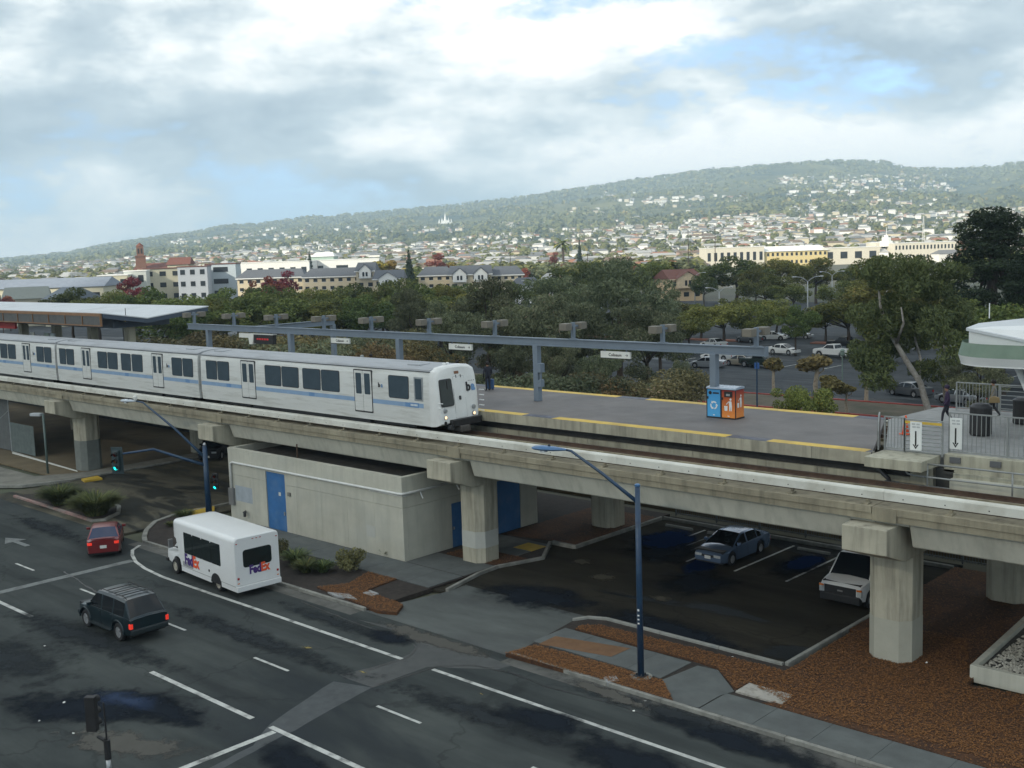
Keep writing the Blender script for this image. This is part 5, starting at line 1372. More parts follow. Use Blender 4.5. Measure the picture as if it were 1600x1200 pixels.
# lower skirts broken at the rear wheel
def skirt(x0, x1):
    for s in (1,-1): MB().box(x0,s*BW-0.06 if s>0 else -BW,0.36,x1,BW if s>0 else -BW+0.06,0.605).build('skirt', M_BUSW, bus)
skirt(BL+0.02,-2.75); skirt(-1.75,BF)
MB().box(BL-0.10,-BW+0.02,0.34,BL+0.1,BW-0.02,0.60).build('rear_bumper', M_BUSW, bus, bevel=0.02)
MB().box(BL+0.1,-BW+0.15,0.4,BF,BW-0.15,0.7).build('underbody', M_BLACK, bus)
for s in (1,-1):
    pts = [(-2.25+0.52*math.cos(R(k*15)),s*(BW+0.005),0.42+0.50*math.sin(R(k*15))) for k in range(0,13)]
    wa = MB(); wa.v = [(p[0],p[1]-0.008*s,p[2]) for p in pts]+[(p[0],p[1]+0.006*s,p[2]) for p in pts]
    nn = len(pts); wa.f = [tuple(range(nn)),tuple(range(nn,2*nn))[::-1]]; wa.m = [0,0]; wa.build('wheel_arch', M_BLACK, bus)
    # window band: four panes in one dark strip
    for k in range(4):
        x1 = 0.92-k*0.93; x0 = x1-0.915
        g = MB(); rbox(g, x0, x1, 1.36+0.0, 2.42, s*BW-0.02 if s>0 else -BW-0.012, s*BW+0.012 if s>0 else -BW+0.02, 0.05)
        wnd = g.build('window', glass('bus_glass',(0.012,0.018,0.018),0.05), bus)
        if k < 3: MB().box(x0-0.03,s*BW-0.014 if s>0 else -BW-0.0145,2.36,x0+0.03,s*BW+0.0145 if s>0 else -BW+0.014,2.44).build('clip', M_BUSW, wnd)
    MB().box(0.1,s*BW-0.01 if s>0 else -BW-0.012,0.66,1.15,s*BW+0.012 if s>0 else -BW+0.01,0.90).build('vent', mat('vent_grey',(0.28,0.29,0.29),0.6), bus)
    MB().box(BL+0.02,s*BW-0.006 if s>0 else -BW-0.006,0.606,BF,s*BW+0.006 if s>0 else -BW+0.006,0.622).build('trim_line', M_RIMD, bus)
MB().lathe([(0.07,-0.01),(0.07,0.012)],12,'y',(-1.58,BW,0.92)).build('fuel_cap', M_BLACK, bus)
g = MB(); pts = []
for cy, cz, a0 in ((0.62,2.15,0),(-0.62,2.15,90),(-0.62,1.58,180),(0.62,1.58,270)):
    for k in range(4): a = R(a0+30*k); pts.append((cy+0.14*math.cos(a),cz+0.14*math.sin(a)))
nn = len(pts); g.v = [(BL-0.012,y,z) for y, z in pts]+[(BL+0.02,y,z) for y, z in pts]
g.f = [tuple(range(nn)),tuple(range(nn,2*nn))[::-1]]+[(i,nn+i,nn+(i+1)%nn,(i+1)%nn) for i in range(nn)]; g.m = [0]*len(g.f)
g.build('rear_window', MATS['bus_glass'], bus)
M_PURP = mat('lettering_purple', (0.055,0.02,0.16), 0.5, var=0.02); M_ORNG = mat('lettering_orange', (0.75,0.10,0.03), 0.5, var=0.02)
def two_tone(origin, xd, size, total, bold):
    a_ = text('lettering', 'Fed', size, M_PURP, bus, Matrix(), bold, align='LEFT'); b_ = text('lettering', 'Ex', size*1.04, M_ORNG, bus, Matrix(), bold, align='LEFT')
    wa = max(v.co.x for v in a_.data.vertices); wb = max(v.co.x for v in b_.data.vertices); k = total/(wa+wb)
    o_ = Vector(origin); x_ = Vector(xd)
    a_.matrix_local = face_mtx(o_, xd, (0,0,1)) @ Matrix.Diagonal((k,1,1,1))
    b_.matrix_local = face_mtx(o_+x_*(wa*k-0.005)+Vector((0,0,0.01)), xd, (0,0,1)) @ Matrix.Diagonal((k,1,1,1))
two_tone((0.93,BW+0.013,1.03), (-1,0,0), 0.74, 1.55, 0.035)
two_tone((BL-0.012,0.46,1.27), (0,-1,0), 0.56, 1.12, 0.028)
for k in range(3): MB().box(0.3,BW-0.01,0.70-k*0.05,0.85-k*0.1,BW+0.004,0.715-k*0.05).build('small_print', mat('print_grey',(0.45,0.46,0.46),0.5), bus)
for s in (1,-1):
    MB().box(BL-0.02,s*1.05-0.05,0.92,BL+0.02,s*1.05+0.05,1.02).build('tail_lamp', M_TAILR, bus)
    MB().box(BL-0.02,s*1.05-0.05,0.72,BL+0.02,s*1.05+0.05,0.76).build('reflector', M_AMBER, bus)
    MB().box(BL-0.02,s*1.06-0.04,2.62,BL+0.02,s*1.06+0.04,2.66).build('marker_lamp', M_TAILR, bus)
for k in (-1,0,1): MB().box(BL-0.02,k*0.2-0.04,2.74,BL+0.02,k*0.2+0.04,2.77).build('marker_lamp', M_TAILR, bus)
# cab
cab = [(BF+0.0,1.95),(BF+0.62,1.93),(BF+1.28,1.28),(BF+2.05,1.12),(BF+2.14,0.98),(BF+2.16,0.55),(BF,0.5)]
cw = 0.98
mb = MB()
def cy(x, z): return cw-0.14*max(0,(z-1.2))/0.8-0.10*max(0,(x-BF-1.6)/0.56)
axf = 2.25
cpts = []
prof = [(BF,0.52),(BF,1.25),(BF,1.95),(BF+0.62,1.93),(BF+1.28,1.28),(BF+2.02,1.12),(BF+2.14,0.96),(BF+2.16,0.58),(BF+2.1,0.48)]
for k in range(0,13): 
    a = R(15*k); prof.append((axf+0.46*math.cos(a), 0.42+0.46*math.sin(a)))
nn = len(prof)
mb.v = [(x,cy(x,z),z) for x, z in prof]+[(x,-cy(x,z),z) for x, z in prof]
mb.f = [tuple(range(nn)),tuple(range(nn,2*nn))[::-1]]+[(i,nn+i,nn+(i+1)%nn,(i+1)%nn) for i in range(nn)]; mb.m = [0]*len(mb.f)
mb.build('cab', M_BUSW, bus, bevel=0.03)
MB().box(BF+0.1,-0.85,0.45,BF+2.0,0.85,0.9).build('cab_underbody', M_BLACK, bus)
for s in (1,-1):
    g = MB(); q = [(BF+0.12,1.32),(BF+0.12,1.85),(BF+0.50,1.84),(BF+0.98,1.32)]
    g.v = [(x,s*(cy(x,z)+0.008),z) for x, z in q]+[(x,s*(cy(x,z)-0.02),z) for x, z in q]
    g.f = [(0,1,2,3),(7,6,5,4)]+[(i,4+i,4+(i+1)%4,(i+1)%4) for i in range(4)]; g.m = [0]*6; g.build('cab_window', MATS['bus_glass'], bus)
    mm = MB().obox((BF+0.92,s*1.28,1.62),0.10,0.24,0.46).build('mirror', M_RIMD, bus, bevel=0.02)
    MB().tube([(BF+0.85,s*0.97,1.4),(BF+0.9,s*1.2,1.45)],0.02,6).build('mirror_arm', M_BLACK, mm)
    MB().box(BF+2.08,s*0.72-0.14,0.78,BF+2.165,s*0.72+0.14,0.98).build('headlamp', M_HEADL, bus)
g = MB(); g.add([(BF+0.64,-0.80,1.92),(BF+0.64,0.80,1.92),(BF+1.26,0.88,1.33),(BF+1.26,-0.88,1.33)],[(0,1,2,3)]); g.v = [(x+0.012,y,z+0.012) for x,y,z in g.v]
g.build('windscreen', MATS['bus_glass'], bus)
MB().box(BF+2.1,-0.5,0.62,BF+2.17,0.5,0.98).build('grille', M_BLACK, bus)
MB().box(BF+2.0,-0.98,0.42,BF+2.26,0.98,0.60).build('front_bumper', M_BLACK, bus, bevel=0.03)
add_wheels(bus, (axf,-2.25), 1.0, 0.39, 0.24, 'plain', mat('cream_hub',(0.42,0.40,0.34),0.5))

# ---- pickup builder for the far car park
def pickup(loc, rz, label, pm, group='cars parked in the far lot'):
    t = empty('pickup_truck', loc, rz, label, 'pickup', group)
    r = 0.4
    prof = [(2.75,0.5),(2.75,0.95),(2.6,1.08),(1.35,1.18),(-2.7,1.15),(-2.72,0.55)]
    for a in (-1.85,1.75):
        for k in range(0,9): an = R(22.5*k) if a > 0 else R(22.5*k); prof.append(None) if False else None
    body = MB(); sec = []
    lo = [(2.72,0.45)]
    arch = []
    for a in (1.75,-1.85):
        arch += [(a+0.5*math.cos(R(22.5*k)),0.42+0.48*math.sin(R(22.5*k))) for k in range(0,9)]
    poly = [(2.75,0.5),(2.75,0.98),(2.6,1.10),(1.35,1.2),(-2.72,1.17),(-2.75,0.52)]+arch[9:][::-1]+arch[:9][::-1]
    body.extry(poly, -0.95, 0.95).build('body', pm, t, bevel=0.04)
    MB().box(-2.6,-0.80,0.95,-0.75,0.80,1.172).build('bed_floor', M_BLACK, t)
    cabp = [(1.35,1.19),(0.6,1.78),(-0.5,1.80),(-0.72,1.19)]
    cm = MB(); cm.v = [(x,0.9-(z-1.19)*0.22,z) for x, z in cabp]+[(x,-0.9+(z-1.19)*0.22,z) for x, z in cabp]
    cm.f = [(0,1,2,3),(7,6,5,4),(0,4,5,1),(1,5,6,2),(2,6,7,3),(3,7,4,0)]; cm.m = [0]*6; cm.build('cab', pm, t, bevel=0.03)
    for s in (1,-1):
        q = [(1.1,1.24),(0.56,1.70),(-0.42,1.72),(-0.58,1.24)]
        g = MB(); g.v = [(x,s*(0.9-(z-1.19)*0.22+0.012),z) for x, z in q]; g.f = [(0,1,2,3)]; g.m = [0]; g.build('side_window', M_CARGL, t)
        MB().box(-2.77,s*0.82-0.08,0.8,-2.7,s*0.82+0.08,1.1).build('tail_lamp', M_TAILR, t)
        MB().box(2.7,s*0.72-0.14,0.78,2.77,s*0.72+0.14,0.95).build('headlamp', M_HEADL, t)
    g = MB(); g.add([(1.30,-0.82,1.245),(1.30,0.82,1.245),(0.66,0.74,1.75),(0.66,-0.74,1.75)],[(0,1,2,3)]); g.v=[(x+0.02,y,z+0.015) for x,y,z in g.v]; g.build('windscreen', M_CARGL, t)
    g = MB(); g.add([(-0.52,-0.7,1.72),(-0.52,0.7,1.72),(-0.69,0.8,1.26),(-0.69,-0.8,1.26)],[(0,1,2,3)]); g.v=[(x-0.02,y,z) for x,y,z in g.v]; g.build('rear_window', M_CARGL, t)
    add_wheels(t, (1.75,-1.85), 0.84, r, 0.24, 'plain', M_RIM)
    return t
GL = 'cars parked in the far lot'
PW = paint('car_white',(0.62,0.63,0.62),0.0); PS = paint('car_silver',(0.38,0.40,0.42),0.5); PB = paint('car_blue',(0.03,0.09,0.24),0.2); PK = paint('car_black',(0.012,0.013,0.014),0.1)
PG = paint('car_grey',(0.12,0.13,0.14),0.4); PD = paint('car_dark_green',(0.02,0.035,0.03),0.2); PT = paint('car_tan',(0.36,0.32,0.25),0.3); PR = paint('car_red',(0.25,0.02,0.02),0.1)
def lotcar(px, py, rz, label, pm, P=SEDAN, nm='parked_car'):
    p = G(px, py); return car(nm, (p.x,p.y,0), R(rz), label, pm, P, 'car', GL, detail=False)
LA = -7
lotcar(1225,553,LA,'white sedan driving through the far lot, front to the right', PW)
pickup(tuple(G(1303,558)), R(180+LA), 'white pickup truck in the middle of the far lot', PW)
pickup(tuple(G(1322,545)), R(LA+180), 'black pickup truck parked behind the white pickup', PK)
lotcar(1248,529,LA+20,'silver sedan under the round green tree in the far lot', PS)
lotcar(1243,521,LA+25,'black car parked behind the silver sedan', PK)
lotcar(1208,531,LA+25,'white hatchback beside the silver sedan', PW)
pickup(tuple(G(1188,574)), R(LA), 'dark green pickup parked behind the brown foliage', PD)
lotcar(1105,574,LA+200,'pale sedan nearest the platform post, blue windows', PS)
lotcar(1122,562,LA+190,'white car seen just behind the platform post', PW)
lotcar(1158,571,LA+180,'tan car half hidden by foliage beside the dark pickup', PT)
lotcar(1050,533,LA+160,'white four wheel drive parked behind the beam', PW, SUVP)
lotcar(1048,523,LA+160,'blue sedan parked behind the white four wheel drive', PB)
lotcar(1043,500,LA+160,'white van shaped car farther back between the trees', PW, VANP, 'parked_van')
lotcar(1115,543,LA+170,'white car among the trunks right of the blue sedan', PW)
lotcar(1040,510,LA+160,'dark blue car between the trees', PB)
lotcar(1170,535,LA+170,'grey car behind the bare branches', PG)
lotcar(925,514,LA+150,'white car glimpsed between the tall grey green trees', PW)
lotcar(620,507,LA+150,'white car seen above the beam near the middle lamps', PW)
lotcar(635,509,LA+150,'silver car seen above the beam near the middle lamps', PS)
lotcar(1032,466,LA+120,'white car on the far street before the tan house', PW)
lotcar(1042,464,LA+120,'blue car on the far street before the tan house', PB)
lotcar(465,506,LA+150,'long white van parked behind the platform beam', PW, VANP, 'parked_van')
lotcar(1420,618,LA+170,'grey car half hidden behind the white trunked tree', PG)
p_ = G(339,714)
car('parked_car', (p_.x,p_.y,0), R(-50), 'dark car parked in the shade beyond the side street, behind the signal pole', PK, SUVP, 'car')
lotcar(1500,630,LA+170,'pale car behind the walking people', PS)

# ================================================================ STREET FURNITURE
def luminaire(t, p, d, m, L=1.15, w=0.2):
    d = Vector(d).normalized(); a = math.atan2(d.y,d.x)
    mb = MB(); prof = [(0.0,0.05,0.04),(0.10*L,0.10,0.06),(0.35*L,0.19,0.10),(0.7*L,0.22,0.12),(0.92*L,0.16,0.09),(L,0.06,0.04)]
    n = 10
    for x, ww, hh in prof:
        for k in range(n):
            an = 2*math.pi*k/n; y = ww*math.cos(an); z = hh*math.sin(an)*(1.0 if math.sin(an) > 0 else 0.75)
            mb.v.append((x,y,z))
    for i in range(len(prof)-1):
        for k in range(n): mb.f.append((i*n+k,i*n+(k+1)%n,(i+1)*n+(k+1)%n,(i+1)*n+k))
    mb.f += [tuple(range(n))[::-1],tuple((len(prof)-1)*n+k for k in range(n))]; mb.m = [0]*len(mb.f)
    o = mb.build('luminaire', m, t); auto_smooth(o, 50); o.location = p; o.rotation_euler = (0, 0, a)
    MB().lathe([(0.15,-0.13),(0.13,-0.05)],12,'z',(0.66*L,0,0)).build('lens', M_GALV, o)
    MB().lathe([(0.05,0.10),(0.05,0.16),(0.03,0.18)],8,'z',(0.5*L,0,0)).build('photocell', M_DARK, o)
    return o
lp = Vector((-23.85,31.72,0.14))
t = empty('street_lamp', lp, 0, 'tall blue street lamp in the mulch strip, arm reaching over the track', 'street lamp')
top = 7.15
pole = MB().tube([(0,0,0.03),(0,0,top)],[0.125,0.095],14).build('pole', M_POLEB, t, smooth=True)
MB().lathe([(0.105,top-0.01),(0.105,top+0.05),(0.06,top+0.08)],14).build('pole_cap', M_POLEBL, pole)
MB().lathe([(0.42,-0.05),(0.42,0.02)],18).build('footing', M_KERB, t)
MB().box(-0.2,-0.2,0.02,0.2,0.2,0.06).build('base_plate', M_DARK, t)
for a in range(4): MB().lathe([(0.03,0.06),(0.03,0.14)],6,'z',(0.16*math.cos(R(45+90*a)),0.16*math.sin(R(45+90*a)),0)).build('anchor_bolt', M_DARK, t)
at = V(885,703,31.2)-lp
MB().tube([(0,0,6.55),(at.x*0.5,at.y*0.5,6.55+(at.z-6.55)*0.56),(at.x*0.93,at.y*0.93,6.55+(at.z-6.55)*0.985),(at.x,at.y,at.z)],[0.075,0.06,0.05,0.045],10).build('arm', M_POLEB, t, smooth=True)
luminaire(t, at, (-1.0,-0.25,0), M_POLEBL, 1.45)
for k, (z, s) in enumerate(((2.55,0.07),(2.35,0.05),(2.2,0.05),(2.05,0.05))):
    MB().obox((0.03,-0.125,z),0.07,0.02,s,0.2).build('sticker', M_WHITE, pole)
# signal pole with lamp arm
sp = Vector((-60.05,36.05,0.13))
t = empty('signal_pole', sp, 0, 'blue signal pole with a street lamp arm and a curved signal arm', 'signal pole')
ztop = V(322,697,36.05).z-0.13
pole = MB().tube([(0,0,0),(0,0,ztop)],[0.20,0.14],14).build('pole', M_POLEB, t, smooth=True)
MB().lathe([(0.07,ztop),(0.11,ztop+0.08),(0.05,ztop+0.2)],10).build('finial', M_GALV, pole)
la = V(213,627,34.2)-sp
MB().tube([(0,0,ztop-0.75),(la.x*0.45,la.y*0.45,(ztop-0.75)+(la.z-ztop+0.75)*0.53),(la.x*0.9,la.y*0.9,la.z-0.06),tuple(la)],[0.095,0.075,0.055,0.05],10).build('lamp_arm', M_POLEB, t, smooth=True)
luminaire(t, la, (-1,-0.3,0), mat('luminaire_grey',(0.45,0.50,0.54),0.35), 1.3)
MB().lathe([(0.05,0.05),(0.11,0.1),(0.13,0.3),(0.08,0.36)],10,'z',tuple(la+Vector((-0.1,0,0)))).build('bird_spike', M_SIGNW, t)
ma0 = Vector((0,0,V(322,727,36.05).z-0.13)); e = V(192,709,32.4)-sp; mid = V(240,702,33.9)-sp; mid2 = V(285,716,35.1)-sp
MB().tube([ma0,mid2,mid,e],[0.11,0.095,0.08,0.065],10).build('signal_arm', M_POLEB, t, smooth=True)
def signal_head(name, loc, rz, label, lit='green', back=True, s=1.0, M_H=M_DARK):
    t = empty(name, loc, rz, label, 'traffic signal', 'traffic signals')
    t.scale = (s,s,s)
    MB().box(-0.17,-0.12,-0.56,0.17,0.10,0.56).build('housing', M_H, t, bevel=0.02)
    if back: MB().box(-0.34,0.085,-0.75,0.34,0.105,0.75).build('backplate', M_BLACK if M_H is M_DARK else M_H, t, bevel=0.01)
    for k, nm in enumerate(('red','amber','green')):
        z = 0.37-k*0.37
        v = MB()
        nn = 9
        for q in range(nn):
            a = R(-20+220*q/(nn-1)); v.v += [(0.145*math.cos(a),-0.12,z+0.145*math.sin(a)),(0.14*math.cos(a),-0.36,z+0.14*math.sin(a)-0.03)]
        v.f = [(2*q,2*q+1,2*q+3,2*q+2) for q in range(nn-1)]; v.m = [0]*len(v.f)
        v.build('visor', M_BLACK, t)
        cols = {'red':(0.10,0.012,0.01),'amber':(0.14,0.045,0.008),'green':(0.02,0.10,0.09)}
        m = glow('signal_green_lit',(0.02,0.75,0.72),1.6) if (nm == 'green' and lit == 'green') else mat('lens_'+nm, cols[nm], 0.2)
        MB().lathe([(0.13,-0.135),(0.10,-0.15),(0.0,-0.155)],14,'y',(0,0,z)).build('lens', m, t)
    return t
sh = V(182,720,32.3)
signal_head('traffic_signal', sh, R(35), 'traffic signal on the curved blue arm, green light on', 'green', True, 1.12, mat('signal_greenish',(0.03,0.05,0.055),0.5))
signal_head('traffic_signal', V(337,752,36.4), R(35), 'small traffic signal on the side of the blue pole, green light on', 'green', False, 0.92)
# near signal seen from behind
np_ = G(172,1222)
t = empty('signal_post', (np_.x,np_.y,0), 0, 'grey signal post cut by the bottom picture edge', 'post')
zt_ = V(160,1152,np_.y).z
MB().tube([(0,0,0),(0,0,zt_-0.5)],0.075,12).build('post', M_GALV, t, smooth=True)
MB().tube([(0,0,zt_-0.62),(0,0,zt_+0.0)],0.10,12).build('collar', M_BLACK, t)
MB().tube([(0,0,zt_),(-0.03,0.0,zt_+1.18)],0.03,8).build('mount_pipe', M_BLACK, t)
MB().box(-0.5,-0.08,zt_-0.06,0.0,0.02,zt_+0.0).build('lower_bracket', M_BLACK, t)
MB().obox((0.28,0.05,zt_-1.0),0.25,0.2,0.28,0.3).build('push_button', M_BLACK, t)
hp = V(143,1115,np_.y)
signal_head('traffic_signal', hp, R(215), 'black traffic signal seen from behind at the bottom left', None, False, 1.0, M_BLACK)
# small lamp on a grey green post in the dirt lot
p = G(75,740)
t = empty('area_lamp', (p.x,p.y,0), 0, 'short box lamp on a grey green post by the dirt lot', 'lamp')
zt_ = V(68,647,p.y).z
MB().tube([(0,0,0),(0,0,zt_)],0.09,10).build('post', mat('post_green',(0.10,0.14,0.13),0.5), t, smooth=True)
MB().obox((-0.55,-0.25,zt_-0.05),0.95,0.45,0.22,R(25)).build('lamp_head', mat('lamp_pale',(0.42,0.45,0.47),0.4), t, bevel=0.03)
# double arm lamps and single arm lamps in the far lot
M_LAMPG = mat('lamp_post_grey', (0.36,0.38,0.39), 0.5, var=0.06)
def far_lamp(px, pyb, pyt, arms, label, group='lamp posts around the far lot'):
    p = G(px, pyb); r_ = math.hypot(p.x,p.y); top = D(px, pyt, r_).z
    t = empty('lamp_post', (p.x,p.y,0), 0, label, 'lamp post', group)
    h = top-0.9
    MB().tube([(0,0,0),(0,0,h)],[0.13,0.09],8).build('pole', M_LAMPG, t, smooth=True)
    side = Vector((right.x,right.y,0)).normalized()
    for s in arms:
        d = side*s
        MB().tube([(0,0,h-0.05),tuple(d*0.6+Vector((0,0,h+0.45))),tuple(d*1.3+Vector((0,0,h+0.8))),tuple(d*2.0+Vector((0,0,h+0.88)))],0.06,6).build('arm', M_LAMPG, t, smooth=True)
        luminaire(t, d*1.9+Vector((0,0,h+0.88)), d, mat('lamp_head_grey',(0.45,0.46,0.46),0.4), 1.0)
    return t
far_lamp(1262,512,432,(-1,1),'double armed lamp post right of the round green tree')
far_lamp(1300,484,424,(-1,1),'double armed lamp post farther back in the lot')
far_lamp(1512,520,440,(-1,1),'double armed lamp post in front of the dark pine')
far_lamp(1124,500,449,(-1,1),'low double armed lamp post above the olive trees')
far_lamp(1018,478,441,(-1,1),'double armed lamp post before the tan house')
far_lamp(832,480,438,(-1,1),'double armed lamp post half hidden by the grey green trees')
far_lamp(568,505,456,(-1,),'single armed lamp post with a small white sign')
far_lamp(458,512,476,(-1,),'single armed lamp post behind the crossing beam')
far_lamp(338,508,464,(-1,),'single armed lamp post at the canopy end')
far_lamp(1086,478,426,(1,),'lamp post with a white sign right of the tan house')
# chain link and picket fences
M_FENCE = mat('fence_grey', (0.13,0.14,0.14), 0.6, var=0.15)
def fence(name, x0, x1, y, h, label, step=0.16, axis='x', m=M_FENCE, z0=0.0):
    t = empty(name, (x0,y,z0), 0 if axis == 'x' else R(90), label, 'fence')
    L = x1-x0
    for z in (0.15,h-0.12): MB().box(0,-0.02,z,L,0.02,z+0.05).build('rail', m, t)
    k = int(L/2.6)
    me = MB().box(-0.035,-0.035,0,0.035,0.035,h).mesh('post', m)
    for i in range(k+1): instance(me, 'post', (L*i/k,0,0), t)
    me = MB().box(-0.012,-0.035,0.08,0.012,-0.02,h-0.02).mesh('picket', m)
    n = min(300,int(L/step))
    for i in range(n): instance(me, 'picket', (L*(i+0.5)/n,0,0), t)
    return t
fence('picket_fence', -37.2,-12, 53.2, 2.3, 'dark picket fence behind the parking stalls', 0.14)
struct('retaining_bank', MB().box(-150,54.0,-0.1,-79.3,54.4,2.2), mat('dark_wall',(0.06,0.062,0.058),0.9,var=0.3,scale=0.6))
for x in range(-148,-80,3):
    pass
t = empty('slatted_fence', (-118,53.6,0), 0, 'dark slatted fence in the shade behind the dirt lot', 'fence')
me = MB().box(-0.11,-0.02,0.05,0.11,0.02,4.6).mesh('slat', mat('slat_dark',(0.045,0.05,0.052),0.8,var=0.3,rnd=0.3))
for i in range(150): instance(me, 'slat', (i*0.26,0,0), t)
MB().box(0,0.02,2.6,39,0.06,2.7).build('rail', M_FENCE, t)
# tall mesh screen at the left edge
p = G(19,706)
t = empty('mesh_screen', (p.x,p.y,0), 0, 'tall grey mesh screen panel with white post at the left edge', 'fence')
MB().tube([(0,0,0),(0,0,5.2)],0.05,8).build('post', M_GALV, t)
MB().box(-9,-0.02,0.1,-0.05,0.02,5.0).build('mesh', mat('screen_grey',(0.10,0.11,0.11),0.8,var=0.2), t)
MB().box(0.05,0.0,0.1,4.6,0.03,2.6).build('low_panel', mat('screen_green',(0.10,0.125,0.12),0.8,var=0.2), t)
MB().tube([(-2.5,0,2.5),(0,0,3.6)],0.03,6).build('brace', M_GALV, t)
# white edging line in the dirt lot
struct('edging', MB().prism(gp([(20,706),(118,735),(121,736.5),(19,708)],0.05), 0.0, 0.09), M_SIGNW)
# wheel stops
me = MB().extr([(-0.08,0),(0.08,0),(0.055,0.12),(-0.055,0.12)],-0.9,0.9).mesh('wheel_stop', M_KERB)
for i, x in enumerate((-35.4,-32.6,-27.1,-24.4)):
    o = instance(me, 'wheel_stop', (x,50.9,0.01)); tag(o, ['concrete wheel stop farthest left in the car park','concrete wheel stop left of the silver sedan','concrete wheel stop right of the silver sedan','concrete wheel stop beside the white van'][i], 'wheel stop', 'wheel stops in the car park')
# gravel planter at the right edge
t = empty('gravel_planter', (-14.6,38.9,0), 0, 'low concrete planter wall filled with pale pebbles', 'planter')
MB().box(0.0,0.0,0,7,0.22,0.62).build('wall', M_CONC3, t, bevel=0.015)
MB().prism([(0.0,0.221),(0.22,0.221),(-0.15,8),(-0.40,8)],0,0.615).build('wall', M_CONC3, t, bevel=0.015)
MB().prism([(0.21,0.22),(7,0.22),(7,8),(-0.15,8)],0,0.42).build('gravel_bed', mat('gravel_dark',(0.06,0.06,0.055),0.9,var=0.4,scale=8,bump=0.8,bscale=14), t)
rs = random.Random(5); mb = MB()
for k in range(1500):
    x = rs.uniform(0.3,3.2); y = rs.uniform(0.3,5.5); r = rs.uniform(0.04,0.11); zz = 0.43+r*0.3
    v = [(x+r*rs.uniform(0.7,1.1)*math.cos(a),y+r*rs.uniform(0.7,1.1)*math.sin(a),zz-r*0.2) for a in (0,1.05,2.1,3.14,4.2,5.2)]+[(x+rs.uniform(-.3,.3)*r,y+rs.uniform(-.3,.3)*r,zz+r*0.55)]
    mb.add(v,[(i,(i+1)%6,6) for i in range(6)])
o = mb.build('pebbles', mat('pebble',(0.36,0.35,0.30),0.8,var=0.6,scale=5), t); o['kind'] = 'stuff'
t2 = empty('canopy_post', (-13.0,40.6,0.42), 0, 'pale round post rising from the gravel planter', 'post')
MB().tube([(0,0,0),(0,0,6.6)],0.22,14).build('post', mat('post_pale',(0.30,0.34,0.33),0.5), t2, smooth=True)
MB().lathe([(0.34,0.0),(0.34,0.05),(0.24,0.08)],14).build('base', M_CONC3, t2)
# small litter pieces
for (px_, py_, z) in ((930,1062,0.05),(990,1113,0.01),(1008,1097,0.01),(1145,1028,0.15),(36,735,0.03),(300,725,0.02),(1448,1037,0.15),(100,1099,0.01),(115,1148,0.01),(62,1128,0.01),(70,1010,0.01)):
    p = G(px_,py_,z); mb = MB(); a = random.random()*3; s = 0.06
    mb.add([(p.x+s*math.cos(a+q*1.57)*random.uniform(.6,1.2),p.y+s*math.sin(a+q*1.57)*random.uniform(.6,1.2),z+0.02+random.uniform(0,0.05)) for q in range(4)],[(0,1,2,3)])
    o = mb.build('litter', M_SIGNW); tag(o, 'small scrap of white litter lying on the ground', 'litter', 'scraps of white litter')

# ================================================================ PEOPLE
def person_mat(name, shoes, legs, coat, skin, hair, z):
    m = bpy.data.materials.new(name); m.use_nodes = True; nt = m.node_tree; b = nt.nodes['Principled BSDF']; b.inputs['Roughness'].default_value = 0.8
    t = nt.nodes.new('ShaderNodeTexCoord'); s = nt.nodes.new('ShaderNodeSeparateXYZ'); mr_ = nt.nodes.new('ShaderNodeMapRange'); r = nt.nodes.new('ShaderNodeValToRGB')
    nt.links.new(t.outputs['Object'], s.inputs[0]); nt.links.new(s.outputs['Z'], mr_.inputs['Value']); mr_.inputs['From Max'].default_value = 2.0
    nt.links.new(mr_.outputs[0], r.inputs['Fac']); nt.links.new(r.outputs['Color'], b.inputs['Base Color'])
    r.color_ramp.interpolation = 'CONSTANT'; e = r.color_ramp.elements
    stops = [(0.0,shoes),(0.05,legs),(z[0]/2,coat),(z[1]/2,skin)]
    while len(e) < 4: e.new(0.5)
    for i, (p, c) in enumerate(stops): e[i].position = p; e[i].color = (*c,1)
    return m
M_SKIN = (0.32,0.18,0.12)
